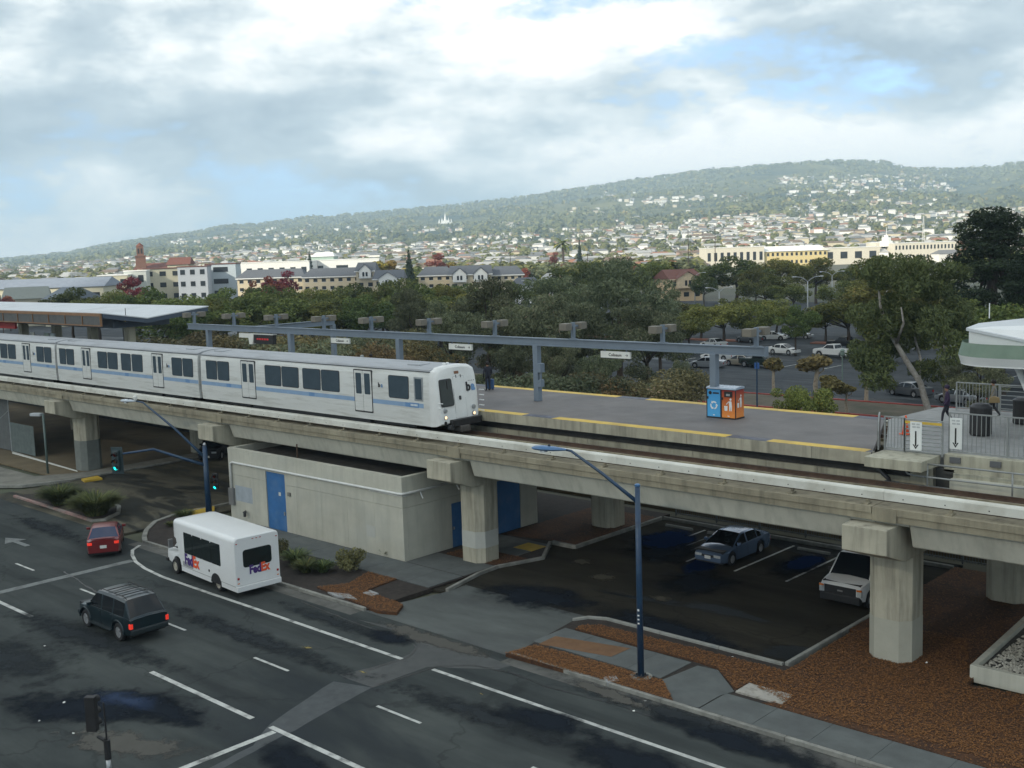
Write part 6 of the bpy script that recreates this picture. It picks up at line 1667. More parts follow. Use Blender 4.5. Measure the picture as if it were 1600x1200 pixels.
def person(loc, rz, label, cols, pose='walk', h=1.72, hairc=(0.015,0.012,0.01), cap=None, coat_low=0.86):
    k = h/1.75
    t = empty('person', loc, rz, label, 'person', 'people on the platform')
    st = 0.26 if pose == 'walk' else 0.03
    J = {'pel':(0,0,0.96),'wst':(0.01,0,1.10),'chest':(0.02,0,1.32),'neck':(0.03,0,1.47),'head':(0.06,0,1.60),'crown':(0.05,0,1.72),
         'hl':(0,0.09,0.90),'kl':(st*0.7,0.10,0.50),'al':(st*0.85,0.10,0.09),'tl':(st*0.85+0.17,0.11,0.04),
         'hr':(0,-0.09,0.90),'kr':(-st*0.1+0.05,-0.10,0.50),'ar':(-st,-0.10,0.12),'tr':(-st+0.14,-0.11,0.04),
         'sl':(0.02,0.19,1.40),'el':(-0.06,0.25,1.13),'wl':(0.10,0.24,0.90),'fl':(0.14,0.23,0.80),
         'sr':(0.02,-0.19,1.40),'er':(0.0,-0.25,1.13),'wr':(0.14,-0.22,0.94),'fr':(0.19,-0.21,0.86)}
    rad = {'pel':0.15,'wst':0.135,'chest':0.155,'neck':0.06,'head':0.095,'crown':0.07,'hl':0.10,'kl':0.068,'al':0.048,'tl':0.04,'hr':0.10,'kr':0.068,'ar':0.048,'tr':0.04,
           'sl':0.075,'el':0.052,'wl':0.036,'fl':0.03,'sr':0.075,'er':0.052,'wr':0.036,'fr':0.03}
    E = [('pel','wst'),('wst','chest'),('chest','neck'),('neck','head'),('head','crown'),('pel','hl'),('hl','kl'),('kl','al'),('al','tl'),('pel','hr'),('hr','kr'),('kr','ar'),('ar','tr'),
         ('chest','sl'),('sl','el'),('el','wl'),('wl','fl'),('chest','sr'),('sr','er'),('er','wr'),('wr','fr')]
    ks = list(J); me = bpy.data.meshes.new('body'); me.from_pydata([tuple(c*k for c in J[q]) for q in ks], [(ks.index(a),ks.index(b)) for a, b in E], [])
    o = bpy.data.objects.new('body', me); C.objects.link(o); o.parent = t
    md = o.modifiers.new('skin','SKIN'); md.use_smooth_shade = True
    for i, q in enumerate(ks):
        sv = me.skin_vertices[0].data[i]; sv.radius = (rad[q]*k, rad[q]*k*(1.15 if q in ('pel','chest','wst') else 1)); sv.use_root = (q == 'pel')
    o.modifiers.new('sub','SUBSURF').levels = 1; o.modifiers['sub'].render_levels = 2
    me.materials.append(person_mat('clothes', *cols, (coat_low*k,1.475*k)))
    hm = MB().lathe([(0.10,-0.02),(0.118,0.03),(0.115,0.09),(0.08,0.145),(0.0,0.16)],12).build('hair' if not cap else 'cap', mat('hair_%d' % int(hairc[0]*1000), hairc, 0.8), t, smooth=True)
    hm.location = (0.035*k,0,1.62*k); hm.rotation_euler = (0,R(-12),0)
    return t
person(tuple(G(1480,662,ZP)), R(200), 'person in a dark purple jacket and white shoes walking by the landing railing', ((0.6,0.6,0.6),(0.02,0.02,0.03),(0.03,0.015,0.05),M_SKIN,(0,0,0)), 'walk', 1.74, (0.03,0.02,0.05), True)
pp_ = person((-18.6,51.9,ZP), R(190), 'person in a grey top carrying a tan shoulder bag on the landing', ((0.02,0.02,0.02),(0.03,0.03,0.035),(0.20,0.20,0.19),M_SKIN,(0,0,0)), 'walk', 1.72)
t = empty('shoulder_bag', (-18.45,51.55,ZP+0.72), R(10), 'tan shoulder bag on the person in the grey top', 'bag')
MB().extry([(-0.24,0.0),(0.24,0.02),(0.20,0.26),(0.0,0.32),(-0.2,0.26)],-0.09,0.06).build('bag', mat('bag_tan',(0.26,0.19,0.09),0.7), t, bevel=0.03)
MB().tube([(-0.18,0,0.26),(-0.05,0.1,0.6),(0.02,0.22,0.75)],0.014,6).build('strap', MATS['bag_tan'], t)
person(tuple(G(763,611,ZP)), R(150), 'person in dark clothes standing beside a blue suitcase on the platform', ((0.02,0.02,0.02),(0.015,0.018,0.03),(0.015,0.018,0.03),M_SKIN,(0,0,0)), 'stand', 1.75)
t = empty('suitcase', tuple(G(767,609,ZP)), R(20), 'blue wheeled suitcase standing on the platform', 'suitcase')
MB().box(-0.2,-0.13,0.06,0.2,0.13,0.66).build('case', mat('case_blue',(0.02,0.07,0.18),0.5), t, bevel=0.05)
for s in (-1,1): MB().tube([(s*0.12,0.05,0.66),(s*0.12,0.05,1.02)],0.012,6).build('handle_tube', M_DARK, t)
MB().box(-0.14,0.03,1.0,0.14,0.07,1.04).build('handle', M_BLACK, t)
for s in (-1,1): MB().lathe([(0.05,-0.02),(0.05,0.02)],8,'x',(s*0.14,0.0,0.05)).build('wheel', M_BLACK, t)
person((-48.4,46.6,ZP), R(200), 'person in a dark grey jacket standing behind the train cab', ((0.02,0.02,0.02),(0.03,0.03,0.035),(0.035,0.042,0.04),M_SKIN,(0,0,0)), 'stand', 1.8)
a_ = V(566,556,45.0)
person((a_.x,45.0,ZP), R(180), 'person in a pale cap, only the head seen over the train roof', ((0.02,0.02,0.02),(0.03,0.03,0.035),(0.05,0.05,0.05),(0.10,0.06,0.05),(0,0,0)), 'stand', 1.98, (0.35,0.38,0.38), True)
a_ = V(580,558,46.0)
person((a_.x,46.0,ZP), R(180), 'dark haired person, only the head seen over the train roof beside the pale cap', ((0.02,0.02,0.02),(0.03,0.03,0.035),(0.03,0.03,0.03),(0.16,0.10,0.07),(0,0,0)), 'stand', 1.95)
# ================================================================ VEGETATION
def foliage(name, dark, light, accent=None, rnd=0.25, transl=0.25):
    m = bpy.data.materials.new(name); m.use_nodes = True; nt = m.node_tree; N = nt.nodes; L = nt.links; b = N['Principled BSDF']
    b.inputs['Roughness'].default_value = 0.7; b.inputs['Specular IOR Level'].default_value = 0.25
    at = N.new('ShaderNodeAttribute'); at.attribute_name = 'tint'
    r = N.new('ShaderNodeValToRGB'); e = r.color_ramp.elements; e[0].color = (*dark,1); e[1].color = (*light,1)
    if accent: q = e.new(0.9); q.color = (*light,1); e[-1].color = (*accent,1)
    L.new(at.outputs['Fac'], r.inputs['Fac'])
    oi = N.new('ShaderNodeObjectInfo'); mr_ = N.new('ShaderNodeMapRange'); mr_.inputs['To Min'].default_value = 1-rnd; mr_.inputs['To Max'].default_value = 1+rnd
    L.new(oi.outputs['Random'], mr_.inputs['Value']); hs = N.new('ShaderNodeHueSaturation'); L.new(mr_.outputs[0], hs.inputs['Value'])
    mh = N.new('ShaderNodeMapRange'); mh.inputs['To Min'].default_value = 0.47; mh.inputs['To Max'].default_value = 0.515
    w = N.new('ShaderNodeMath'); w.operation = 'FRACT'; mu = N.new('ShaderNodeMath'); mu.operation = 'MULTIPLY'; mu.inputs[1].default_value = 7.3
    L.new(oi.outputs['Random'], mu.inputs[0]); L.new(mu.outputs[0], w.inputs[0]); L.new(w.outputs[0], mh.inputs['Value']); L.new(mh.outputs[0], hs.inputs['Hue'])
    L.new(r.outputs['Color'], hs.inputs['Color']); L.new(hs.outputs['Color'], b.inputs['Base Color'])
    tr = N.new('ShaderNodeBsdfTranslucent'); L.new(hs.outputs['Color'], tr.inputs['Color'])
    mx = N.new('ShaderNodeMixShader'); mx.inputs[0].default_value = transl
    L.new(b.outputs[0], mx.inputs[1]); L.new(tr.outputs[0], mx.inputs[2]); L.new(mx.outputs[0], N['Material Output'].inputs['Surface'])
    return m
def leaf_mesh(name, lobes, n, size, seed, m, aspect=0.55, droop=0.0, shell=0.5):
    rs = random.Random(seed); V_ = []; F_ = []; T = []
    vol = [l[3]*l[4]*l[5] for l in lobes]
    wts = [v**0.7 for v in vol]
    lt = [rs.uniform(-0.15,0.15) for _ in lobes]
    pick = rs.choices(range(len(lobes)), wts, k=n)
    for k in pick:
        cx, cy, cz, rx, ry, rz = lobes[k]
        z = rs.uniform(-1,1); a = rs.uniform(0,2*math.pi); q = math.sqrt(1-z*z)
        d = Vector((q*math.cos(a), q*math.sin(a), z)); rf = 1-shell*rs.random()**1.6
        p = Vector((cx+d.x*rx*rf, cy+d.y*ry*rf, cz+d.z*rz*rf))
        nrm = (d*0.6+Vector((rs.uniform(-1,1),rs.uniform(-1,1),rs.uniform(-1,1)+0.3))).normalized()
        u = nrm.orthogonal().normalized(); ang = rs.uniform(0,6.283); w = nrm.cross(u)
        u, w = u*math.cos(ang)+w*math.sin(ang), w*math.cos(ang)-u*math.sin(ang)
        if droop: u = (u*(1-droop)+Vector((0,0,-1))*droop).normalized(); w = nrm.cross(u); w = w.normalized() if w.length > 1e-4 else Vector((1,0,0))
        s = size*rs.uniform(0.55,1.35)
        b = len(V_); V_ += [tuple(p-u*s),tuple(p+w*s*aspect),tuple(p+u*s),tuple(p-w*s*aspect)]
        F_.append((b,b+1,b+2,b+3)); tt = min(1,max(0,rs.random()*0.75+0.12+lt[k])); T += [tt]*4
    me = bpy.data.meshes.new(name); me.from_pydata(V_, [], F_); me.materials.append(m)
    at = me.attributes.new('tint','FLOAT','POINT'); at.data.foreach_set('value', T)
    me.update(); return me
def lobe_set(seed, n, R3, zc, lr, bias=0.0):
    rs = random.Random(seed); out = []
    while len(out) < n:
        p = Vector((rs.uniform(-1,1),rs.uniform(-1,1),rs.uniform(-1,1)))
        if p.length > 1 or p.length < 0.25: continue
        r = rs.uniform(*lr)
        out.append((p.x*R3[0],p.y*R3[1],zc+p.z*R3[2],r*rs.uniform(0.9,1.3),r*rs.uniform(0.9,1.3),r*rs.uniform(0.6,0.9)))
    return out
def trunk_mesh(name, lobes, h, r, m, seed, lean=(0,0), forks=6):
    rs = random.Random(seed); mb = MB()
    top = Vector((lean[0],lean[1],h)); mid = Vector((lean[0]*0.4+rs.uniform(-.2,.2),lean[1]*0.4+rs.uniform(-.2,.2),h*0.5))
    mb.tube([(0,0,-0.15),(0,0,0.1),mid,top],[r*1.35,r,r*0.8,r*0.6],9)
    for l in rs.sample(lobes, min(forks,len(lobes))):
        e = Vector(l[:3]); s = mid.lerp(top, rs.uniform(0.5,1.0)); q = s.lerp(e,0.5)+Vector((rs.uniform(-.3,.3),rs.uniform(-.3,.3),-0.2))
        mb.tube([s,q,e],[r*0.5,r*0.3,r*0.1],6)
    return mb.mesh(name, m, True)
M_BARK = mat('bark', (0.055,0.042,0.032), 0.95, var=0.3, scale=4, bump=0.5, bscale=12)
M_BARKP = mat('pale_bark', (0.33,0.31,0.28), 0.85, var=0.25, scale=3, stain=(0.16,0.13,0.10), stain_fac=0.6, stain_scale=2)
M_BARKM = mat('mottled_bark', (0.36,0.31,0.24), 0.85, var=0.25, scale=4, stain=(0.15,0.11,0.08), stain_fac=0.8, stain_scale=4)
F_OLIVE = foliage('leaf_olive', (0.055,0.075,0.020), (0.22,0.235,0.058), (0.32,0.25,0.06), rnd=0.35)
F_GREEN = foliage('leaf_green', (0.045,0.075,0.020), (0.165,0.205,0.056), (0.28,0.22,0.06), rnd=0.4)
F_GREY = foliage('leaf_grey_green', (0.050,0.068,0.038), (0.215,0.24,0.135), (0.33,0.25,0.17), rnd=0.3)
F_EUC = foliage('leaf_eucalypt', (0.040,0.064,0.025), (0.155,0.195,0.072), (0.25,0.23,0.06))
F_PINE = foliage('leaf_pine', (0.011,0.022,0.012), (0.039,0.066,0.030))
F_RED = foliage('leaf_red', (0.095,0.027,0.027), (0.323,0.085,0.067), (0.418,0.171,0.076))
F_BROWN = foliage('leaf_brown', (0.085,0.072,0.034), (0.285,0.228,0.095), (0.380,0.228,0.095))
F_YEL = foliage('leaf_yellow', (0.171,0.142,0.034), (0.532,0.418,0.095))
F_SCRUB = foliage('leaf_scrub', (0.057,0.063,0.028), (0.228,0.209,0.095), (0.304,0.209,0.133))
def make_kind(nm, fol, bark, lobes, n, size, h, r, seed, aspect=0.55, droop=0.0, lean=(0,0), forks=7, shell=0.5):
    return (leaf_mesh(nm+'_crown', lobes, n, size, seed, fol, aspect, droop, shell), trunk_mesh(nm+'_trunk', lobes, h, r, bark, seed, lean, forks))
K = {}
for i in range(3):
    lb = lobe_set(20+i, 24, (4.6,4.4,2.5), 6.2, (0.7,1.7))
    K['olive%d' % i] = make_kind('olive', F_OLIVE, M_BARK, lb, 8500, 0.17, 4.2, 0.24, 20+i)
    K['green%d' % i] = make_kind('green', F_GREEN, M_BARK, lb, 7000, 0.19, 4.2, 0.24, 40+i)
    lb = lobe_set(60+i, 34, (4.2,4.0,5.0), 8.2, (0.7,1.7))
    K['grey%d' % i] = make_kind('grey', F_GREY, M_BARK, lb, 11000, 0.24, 6.0, 0.30, 60+i, 0.26, 0.45)
    lb = lobe_set(80+i, 10, (2.3,2.3,3.6), 6.2, (0.9,1.5))
    K['red%d' % i] = make_kind('red', F_RED, M_BARK, lb, 3500, 0.2, 4.5, 0.16, 80+i)
    lb = lobe_set(90+i, 8, (1.6,1.6,0.7), 1.0, (0.6,1.0))
    K['scrub%d' % i] = make_kind('scrub', F_SCRUB, M_BARK, lb, 2200, 0.15, 0.7, 0.07, 90+i, 0.4, 0.2)
    lb = lobe_set(95+i, 16, (3.4,3.4,2.2), 3.2, (1.0,1.7)); K['thicket%d' % i] = make_kind('thicket', [F_SCRUB,F_GREY,F_BROWN][i], M_BARK, lb, 9000, 0.15, 2.0, 0.12, 95+i, 0.4, 0.15)
    lb = lobe_set(120+i, 7, (0.75,0.75,0.45), 3.3, (0.4,0.65))
    K['pollard%d' % i] = make_kind('pollard', F_BROWN, M_BARKM, lb, 1500, 0.13, 3.1, 0.19, 120+i, 0.7)
    lb = lobe_set(130+i, 5, (2.2,2.2,1.6), 4.0, (1.2,1.9))
    K['far%d' % i] = make_kind('far', [F_GREEN,F_OLIVE,F_GREY][i], M_BARK, lb, 420, 0.42, 2.6, 0.2, 130+i, 0.7)
lb = lobe_set(140, 9, (1.5,1.5,3.2), 5.0, (0.9,1.4)); K['yellow'] = make_kind('yellow', F_YEL, M_BARK, lb, 1600, 0.26, 3, 0.2, 140, 0.7)
lb = [(0,0,2+k*1.15,2.5-k*0.27,2.5-k*0.27,0.75) for k in range(9)]
K['conifer'] = make_kind('conifer', F_PINE, M_BARK, lb, 4200, 0.26, 11, 0.25, 150, 0.4, 0.3, forks=2)
rs = random.Random(77); lb = []
for k in range(34):
    z = 4+k*0.42; a = k*2.4; rr = (4.8-abs(z-9.5)*0.36)*rs.uniform(0.45,1.0); lb.append((rr*math.cos(a),rr*math.sin(a),z,rs.uniform(1.3,2.2),rs.uniform(1.3,2.2),rs.uniform(0.7,1.1)))
K['pine'] = make_kind('pine', F_PINE, M_BARK, lb, 24000, 0.22, 16, 0.45, 160, 0.35, 0.0, forks=22)
def palm_mesh():
    rs = random.Random(3); V_ = []; F_ = []; T = []
    for k in range(34):
        a = rs.uniform(0,6.28); el = rs.uniform(-0.5,1.2); L = rs.uniform(1.7,2.5); pr = Vector((0,0,0)); d = Vector((math.cos(a)*math.cos(el),math.sin(a)*math.cos(el),math.sin(el))); p = Vector((0,0,7.6)); side = Vector((-math.sin(a),math.cos(a),0))
        for q in range(6):
            p2 = p+d*L/6; w0 = 0.28*math.sin(math.pi*(q+0.3)/6.6); w1 = 0.28*math.sin(math.pi*(q+1.3)/7.4)
            b = len(V_); V_ += [tuple(p-side*w0),tuple(p+side*w0),tuple(p2+side*w1),tuple(p2-side*w1)]; F_.append((b,b+1,b+2,b+3)); T += [rs.random()]*4
            p = p2; d = (d+Vector((0,0,-0.22))).normalized()
    me = bpy.data.meshes.new('palm_crown'); me.from_pydata(V_,[],F_); me.materials.append(F_OLIVE)
    at = me.attributes.new('tint','FLOAT','POINT'); at.data.foreach_set('value', T); return me
K['palm'] = (palm_mesh(), MB().tube([(0,0,-0.1),(0.1,0,4),(0,0,7.7)],[0.28,0.22,0.24],8).mesh('palm_trunk', M_BARK, True))
KH = {'thicket':6.2,'olive':9.0,'green':9.0,'grey':13.5,'red':10.5,'scrub':2.2,'pollard':4.2,'far':6.3,'yellow':9,'conifer':12.3,'pine':19,'palm':9.3}
def tree(kind, loc, h, label, name, group=None, wide=1.0, rz=None, cat='tree'):
    base = kind.rstrip('0123456789'); s = h/KH[base]
    t = empty(name, loc, random.uniform(0,6.28) if rz is None else rz, label, cat, group)
    vw = random.uniform(0.82,1.2) if wide != 1.3 else 1.0
    t.scale = (s*wide*vw,s*wide*random.uniform(0.9,1.1)*vw,s)
    cm, tm = K[kind]
    instance(tm, 'trunk', (0,0,0), t); instance(cm, 'crown', (0,0,0), t)
    return t
def tree_at(kind, px, pyt, dist, label, name, group=None, wide=1.0, pyb=None, **k):
    if pyb is not None: p = G(px,pyb); dist = math.hypot(p.x,p.y)
    p = D(px, pyt, dist); return tree(kind, (p.x,p.y,0), max(1.0,p.z), label, name, group, wide, **k)
g1 = 'grey green trees behind the platform'
for i, (px, pyt, d, w, lab) in enumerate(((700,452,118,1.05,'dull grey green tree above the train front'),(760,430,126,1.1,'tall grey green tree behind the sign above the train'),
        (835,452,112,1.15,'broad grey green tree behind the junction box post'),(905,440,118,1.1,'dense grey green tree over the middle name sign'),
        (965,398,128,1.15,'tallest dark grey green tree behind the platform'),(1010,468,112,1.0,'drooping grey green tree left of the parked cars'),
        (945,530,104,0.9,'low drooping grey green tree behind the platform edge'),(1065,560,100,0.8,'low grey green tree beside the right beam post'),
        (870,520,104,0.9,'low grey green tree left of the name sign'),(790,520,106,0.9,'low grey green tree right of the standing people'),(640,448,150,1.0,'grey green tree behind the middle of the beam'),(880,425,135,1.2,'grey green tree left of the tallest one'),(1030,440,140,1.0,'grey green tree left of the tan house lamp'),(800,470,125,1.1,'grey green tree behind the leftmost lamp pair over the open platform'))):
    tree_at('grey%d' % (i % 3), px, pyt, d, lab, 'grey_green_tree', g1, w)
g2 = 'olive green trees in the far lot'
for i, (px, pyt, d, w, kd, lab) in enumerate(((1075,492,165,1.35,'olive','flat topped olive tree left in the far lot'),(1130,470,175,1.4,'olive','large flat topped olive tree above the parked cars'),
        (1185,478,172,1.3,'olive','olive tree above the silver and white cars'),(1243,478,160,1.0,'green','round bright green tree in the far lot'),
        (1325,462,168,1.5,'olive','olive tree above the black pickup'),(1385,470,150,1.1,'olive','olive tree left of the white trunked tree'),
        (1150,402,300,1.2,'green','dark green tree in front of the long white school'),(1215,400,310,1.2,'olive','olive green tree under the long white school'),
        (1275,405,290,1.2,'olive','olive tree behind the double armed lamps'),(1330,415,300,1.1,'olive','dull olive tree behind the right double armed lamp'),
        (1180,415,280,1.1,'olive','brownish olive tree between the lamps'),(1100,430,290,1.0,'green','dark tree right of the tan house'),(990,425,260,1.0,'olive','olive tree left of the tan house'),(1020,405,330,0.9,'olive','pale olive tree above the tan house'))):
    tree_at('%s%d' % (kd,i % 3), px, pyt, d, lab, 'broad_tree', g2, w)
ORD = 'first second third fourth fifth sixth seventh eighth ninth tenth eleventh twelfth thirteenth fourteenth fifteenth sixteenth seventeenth eighteenth nineteenth twentieth twenty-first twenty-second twenty-third twenty-fourth'.split()
for i, (px, pyt, d) in enumerate(((1095,476,190),(1160,462,195),(1215,470,185),(1290,478,182),(1350,455,190),(1400,440,180),(1440,430,170),(1240,440,245),(1310,440,240),(1375,425,235),(1060,470,205),(1195,432,250))):
    tree_at('olive%d' % (i % 3), px, pyt, d, 'olive tree, %s of the second belt across the far lot' % 'first second third fourth fifth sixth seventh eighth ninth tenth eleventh twelfth'.split()[i], 'broad_tree', 'second belt of olive trees', 1.35)
rs_row = random.Random(55)
g3 = 'row of trees beyond the platform'
row = [(110,452,230),(150,458,225),(190,455,235),(235,450,225),(270,462,220),(310,468,215),(350,452,225),(385,455,220),(420,448,225),(455,452,215),(490,446,225),(525,450,220),(560,444,228),(595,447,222),(625,438,215),(660,446,210),(690,440,225),(735,445,235),(800,440,240),(850,430,250),(905,410,260)]
for i, (px, pyt, d) in enumerate(row):
    o = tree_at(('green%d','olive%d','green%d')[i % 3] % (i % 3), px, pyt, d, '%s tree, %s from the left in the row beyond the platform' % (('dark green','olive green','deep green')[i % 3], ORD[i]), 'row_tree', g3, 1.15)
for i in range(24):
    px = 255+i*23+rs_row.uniform(-7,7)
    tree_at(('green%d','olive%d','green%d','olive%d')[i % 4] % (i % 3), px, 466+rs_row.uniform(-8,10), rs_row.uniform(178,200), 'low dull green tree, %s from the left in the front row beyond the platform' % ORD[i], 'row_tree', 'lower front row of trees', 1.25)
for px, pyt, d, w, lab in ((205,432,260,1.1,'purple red tree beside the grey apartment block'),(190,440,262,0.8,'smaller purple red tree left of the apartment block'),(392,436,255,0.9,'purple red tree right of the apartment block'),(440,420,270,1.3,'broad russet tree before the apartment row'),(425,428,268,1.0,'russet tree left of the broad one'),(12,458,300,1.0,'dark red tree at the left edge'),(1,466,280,1.0,'dark red bush at the very left edge')):
    tree_at('red%d' % (px % 3), px, pyt, d, lab, 'red_tree', 'red autumn trees', w)
g4 = 'brownish shrubs behind the platform'
rs = random.Random(9)
for i in range(34):
    px = 265+i*11.5+rs.uniform(-5,5)
    tree_at('thicket%d' % (i % 3), px, 508+rs.uniform(0,24), rs.uniform(112,150), 'brownish shrub in the scrub behind the platform beam', 'scrub_bush', g4, 1.1, cat='shrub')
for i in range(16):
    px = 660+i*26+rs.uniform(-8,8)
    tree_at('thicket%d' % (i % 3), px, 568+rs.uniform(0,22), rs.uniform(92,112), 'low scrub bush under the grey green trees', 'scrub_bush', 'low scrub under the grey green trees', 1.1, cat='shrub')
for i, (px, pyb, pyt, lab) in enumerate(((1209,616,556,'pollarded tree with pale trunk nearest the bins'),(1278,632,550,'tall pollarded tree right of the round bush'),(1297,652,585,'short pollarded tree on the red kerb'),(1354,628,556,'pollarded tree with a thick mottled trunk'),(1324,648,598,'smallest pollarded tree by the red kerb'))):
    tree_at('pollard%d' % (i % 3), px, pyt, 0, lab, 'pollarded_tree', 'pollarded trees by the access road', 1.15, pyb=pyb)
tree_at('olive1', 1248, 598, 88, 'rounded olive bush just behind the platform edge', 'round_bush', None, 0.9, cat='shrub')
# pine and other single trees
tree_at('pine', 1556, 322, 140, 'big dark pine at the right edge', 'pine_tree', None, 1.3, rz=1.0)
tree_at('pine', 1610, 400, 128, 'dark pine cut by the right picture edge', 'pine_tree', None, 1.1)
tree_at('green0', 1500, 470, 125, 'dark leafy tree under the big pine', 'broad_tree', None, 1.2)
tree_at('green2', 1570, 480, 120, 'dark leafy tree behind the white canopy', 'broad_tree', None, 1.3)
tree_at('grey1', 1530, 540, 100, 'dark leafy tree just left of the white canopy', 'grey_green_tree', None, 1.1)
tree_at('conifer', 638, 388, 420, 'tall dark conifer before the apartment row', 'conifer_tree', None, 1.0)
tree_at('conifer', 340*1.0+143, 391, 640, 'small dark conifer beside the white warehouse', 'conifer_tree', None, 0.7)
tree_at('conifer', 905, 372, 700, 'dark conifer standing over the town roofs', 'conifer_tree', None, 0.7)
for px, pyt, d, lab in ((600,398,450,'yellow poplar left of the tall conifer'),(618,396,455,'second yellow poplar beside the conifer'),(710,402,520,'yellow green tree above the gabled apartments'),(735,406,500,'yellow tree behind the gabled roof')):
    tree_at('yellow', px, pyt, d, lab, 'yellow_tree', 'yellow autumn trees', 1.1)
tree_at('red1', 682, 396, 480, 'crimson tree behind the gabled apartments', 'red_tree', None, 1.4)
tree_at('red2', 865, 392, 560, 'orange red tree in the town', 'red_tree', None, 1.0)
tree_at('palm', 879, 370, 620, 'tall palm rising above the town roofs', 'palm_tree', None, 1.3)
tree_at('palm', 1053, 406, 350, 'palm behind the roof of the tan house', 'palm_tree', None, 1.5)
# white trunked eucalypt with long pale limbs
def eucalypt(name, base, pts, limbs, lobes, label, n=9000):
    t = empty(name, base, 0, label, 'tree')
    mb = MB(); mb.tube(pts[0], pts[1], 10)
    for q, rr in limbs: mb.tube(q, rr, 7)
    mb.build('trunk', M_BARKP, t, smooth=True)
    me = leaf_mesh('eucalypt_crown', lobes, n, 0.22, 9, F_EUC, 0.28, 0.4)
    instance(me, 'crown', (0,0,0), t)
    return t
ub = G(1456,662); du = math.hypot(ub.x,ub.y)
def rel_pt(px, py, dd=0.0): q = D(px, py, du+dd); return Vector((q.x-ub.x,q.y-ub.y,q.z))
tr_ = [rel_pt(*q) for q in ((1456,662),(1450,640),(1438,598),(1420,570),(1402,540),(1388,515),(1376,480),(1372,440))]
limbs = [([rel_pt(1436,592),rel_pt(1438,560,2),rel_pt(1430,530,3),rel_pt(1424,500,3)],[0.16,0.12,0.09,0.05]),
         ([rel_pt(1400,538),rel_pt(1412,505,-2),rel_pt(1408,480,-2)],[0.14,0.1,0.05]),([rel_pt(1384,505),rel_pt(1380,470,2),rel_pt(1396,430,3)],[0.12,0.08,0.04]),
         ([rel_pt(1478,640,3),rel_pt(1474,590,3),rel_pt(1476,545,3),rel_pt(1474,512,3),rel_pt(1490,500,3)],[0.16,0.13,0.11,0.08,0.03]),([rel_pt(1476,540,3),rel_pt(1488,515,3),rel_pt(1492,505,3)],[0.08,0.05,0.03])]
rs = random.Random(21); lobes = []
for k in range(75):
    px = rs.uniform(1335,1505); py = rs.uniform(408,600)
    if py > 540 and px > 1440 and rs.random() < 0.6: continue
    q = rel_pt(px, py, rs.uniform(-3,5)); r = rs.uniform(0.7,1.5); lobes.append((q.x,q.y,q.z,r,r,r*0.75))
eucalypt('eucalypt_tree', ub, (tr_, [0.34,0.30,0.26,0.24,0.21,0.18,0.13,0.06]), limbs, lobes, 'tall eucalypt with a pale leaning trunk right of the far lot', 30000)
# ornamental grass clumps and shrubs by the road
def grass_clump(loc, h, r, label, seed, name='grass_clump', n=420):
    rs = random.Random(seed); V_ = []; F_ = []; T = []
    for k in range(n):
        a = rs.uniform(0,6.28); b0 = Vector((math.cos(a),math.sin(a),0))*rs.uniform(0,r*0.35); d = Vector((math.cos(a)*rs.uniform(0.1,0.9),math.sin(a)*rs.uniform(0.1,0.9),1)).normalized()
        side = Vector((-math.sin(a),math.cos(a),0))*0.018; L = h*rs.uniform(0.7,1.25); p = b0; tt = rs.random()
        for q in range(4):
            p2 = p+d*L/4; b = len(V_); V_ += [tuple(p-side),tuple(p+side),tuple(p2+side*0.8),tuple(p2-side*0.8)]; F_.append((b,b+1,b+2,b+3)); T += [tt]*4
            p = p2; d = (d+Vector((math.cos(a)*0.22,math.sin(a)*0.22,-0.20))).normalized()
    me = bpy.data.meshes.new('blades'); me.from_pydata(V_,[],F_); me.materials.append(F_EUC)
    at = me.attributes.new('tint','FLOAT','POINT'); at.data.foreach_set('value', T)
    t = empty(name, loc, 0, label, 'plant', 'plants in the roadside beds'); instance(me, 'blades', (0,0,0), t)
    MB().lathe([(r*0.3,-0.05),(r*0.22,0.12),(0.0,0.16)],10).build('root_crown', M_SOIL, t); return t
grass_clump(G(94,788,0.1), 1.4, 1.3, 'left grass clump on the road island', 1, n=1500)
grass_clump(G(150,804,0.1), 1.55, 1.8, 'right grass clump on the road island', 2, n=2300)
grass_clump(G(289,812,0.1), 0.7, 0.6, 'small grass clump in front of the bus', 3)
grass_clump(G(462,880,0.1), 0.8, 0.8, 'strappy grass clump just behind the bus', 4)
grass_clump(G(478,893,0.1), 0.7, 0.8, 'strappy grass clump at the bus corner, nearest the kerb', 5)
grass_clump(G(505,893,0.1), 0.6, 0.7, 'low grass clump beside the leafy bush', 6)
grass_clump(G(268,822,0.1), 0.35, 0.6, 'flat yellow grass tuft in front of the bus', 7, n=150)
grass_clump(G(604,868,0.12), 0.4, 0.3, 'dry weed tuft at the wall corner', 8, n=60)
tree('scrub0', tuple(G(550,893,0.1)), 1.3, 'small leafy bush between the bus and the building corner', 'leafy_bush', None, 0.62, cat='shrub')
tree('scrub1', tuple(G(430,862,0.1)), 0.9, 'low bush half hidden by the bus', 'leafy_bush', None, 0.8, cat='shrub')

rs = random.Random(71)
for i in range(13):
    tree('thicket%d' % (i % 2), (-40+i*3.1+rs.uniform(-.6,.6),57.0+rs.uniform(-0.8,0.8),0), rs.uniform(4.2,5.4), 'dense dark shrub in the hedge behind the picket fence', 'hedge_shrub', 'hedge behind the picket fence', 0.75, cat='shrub')
for i in range(16):
    tree('thicket%d' % (i % 2), (-128+i*3.4+rs.uniform(-.6,.6),57.5+rs.uniform(-0.8,0.8),0), rs.uniform(5.0,6.0), 'dense dark shrub in the hedge behind the slatted fence', 'hedge_shrub', 'hedge behind the slatted fence', 0.8, cat='shrub')
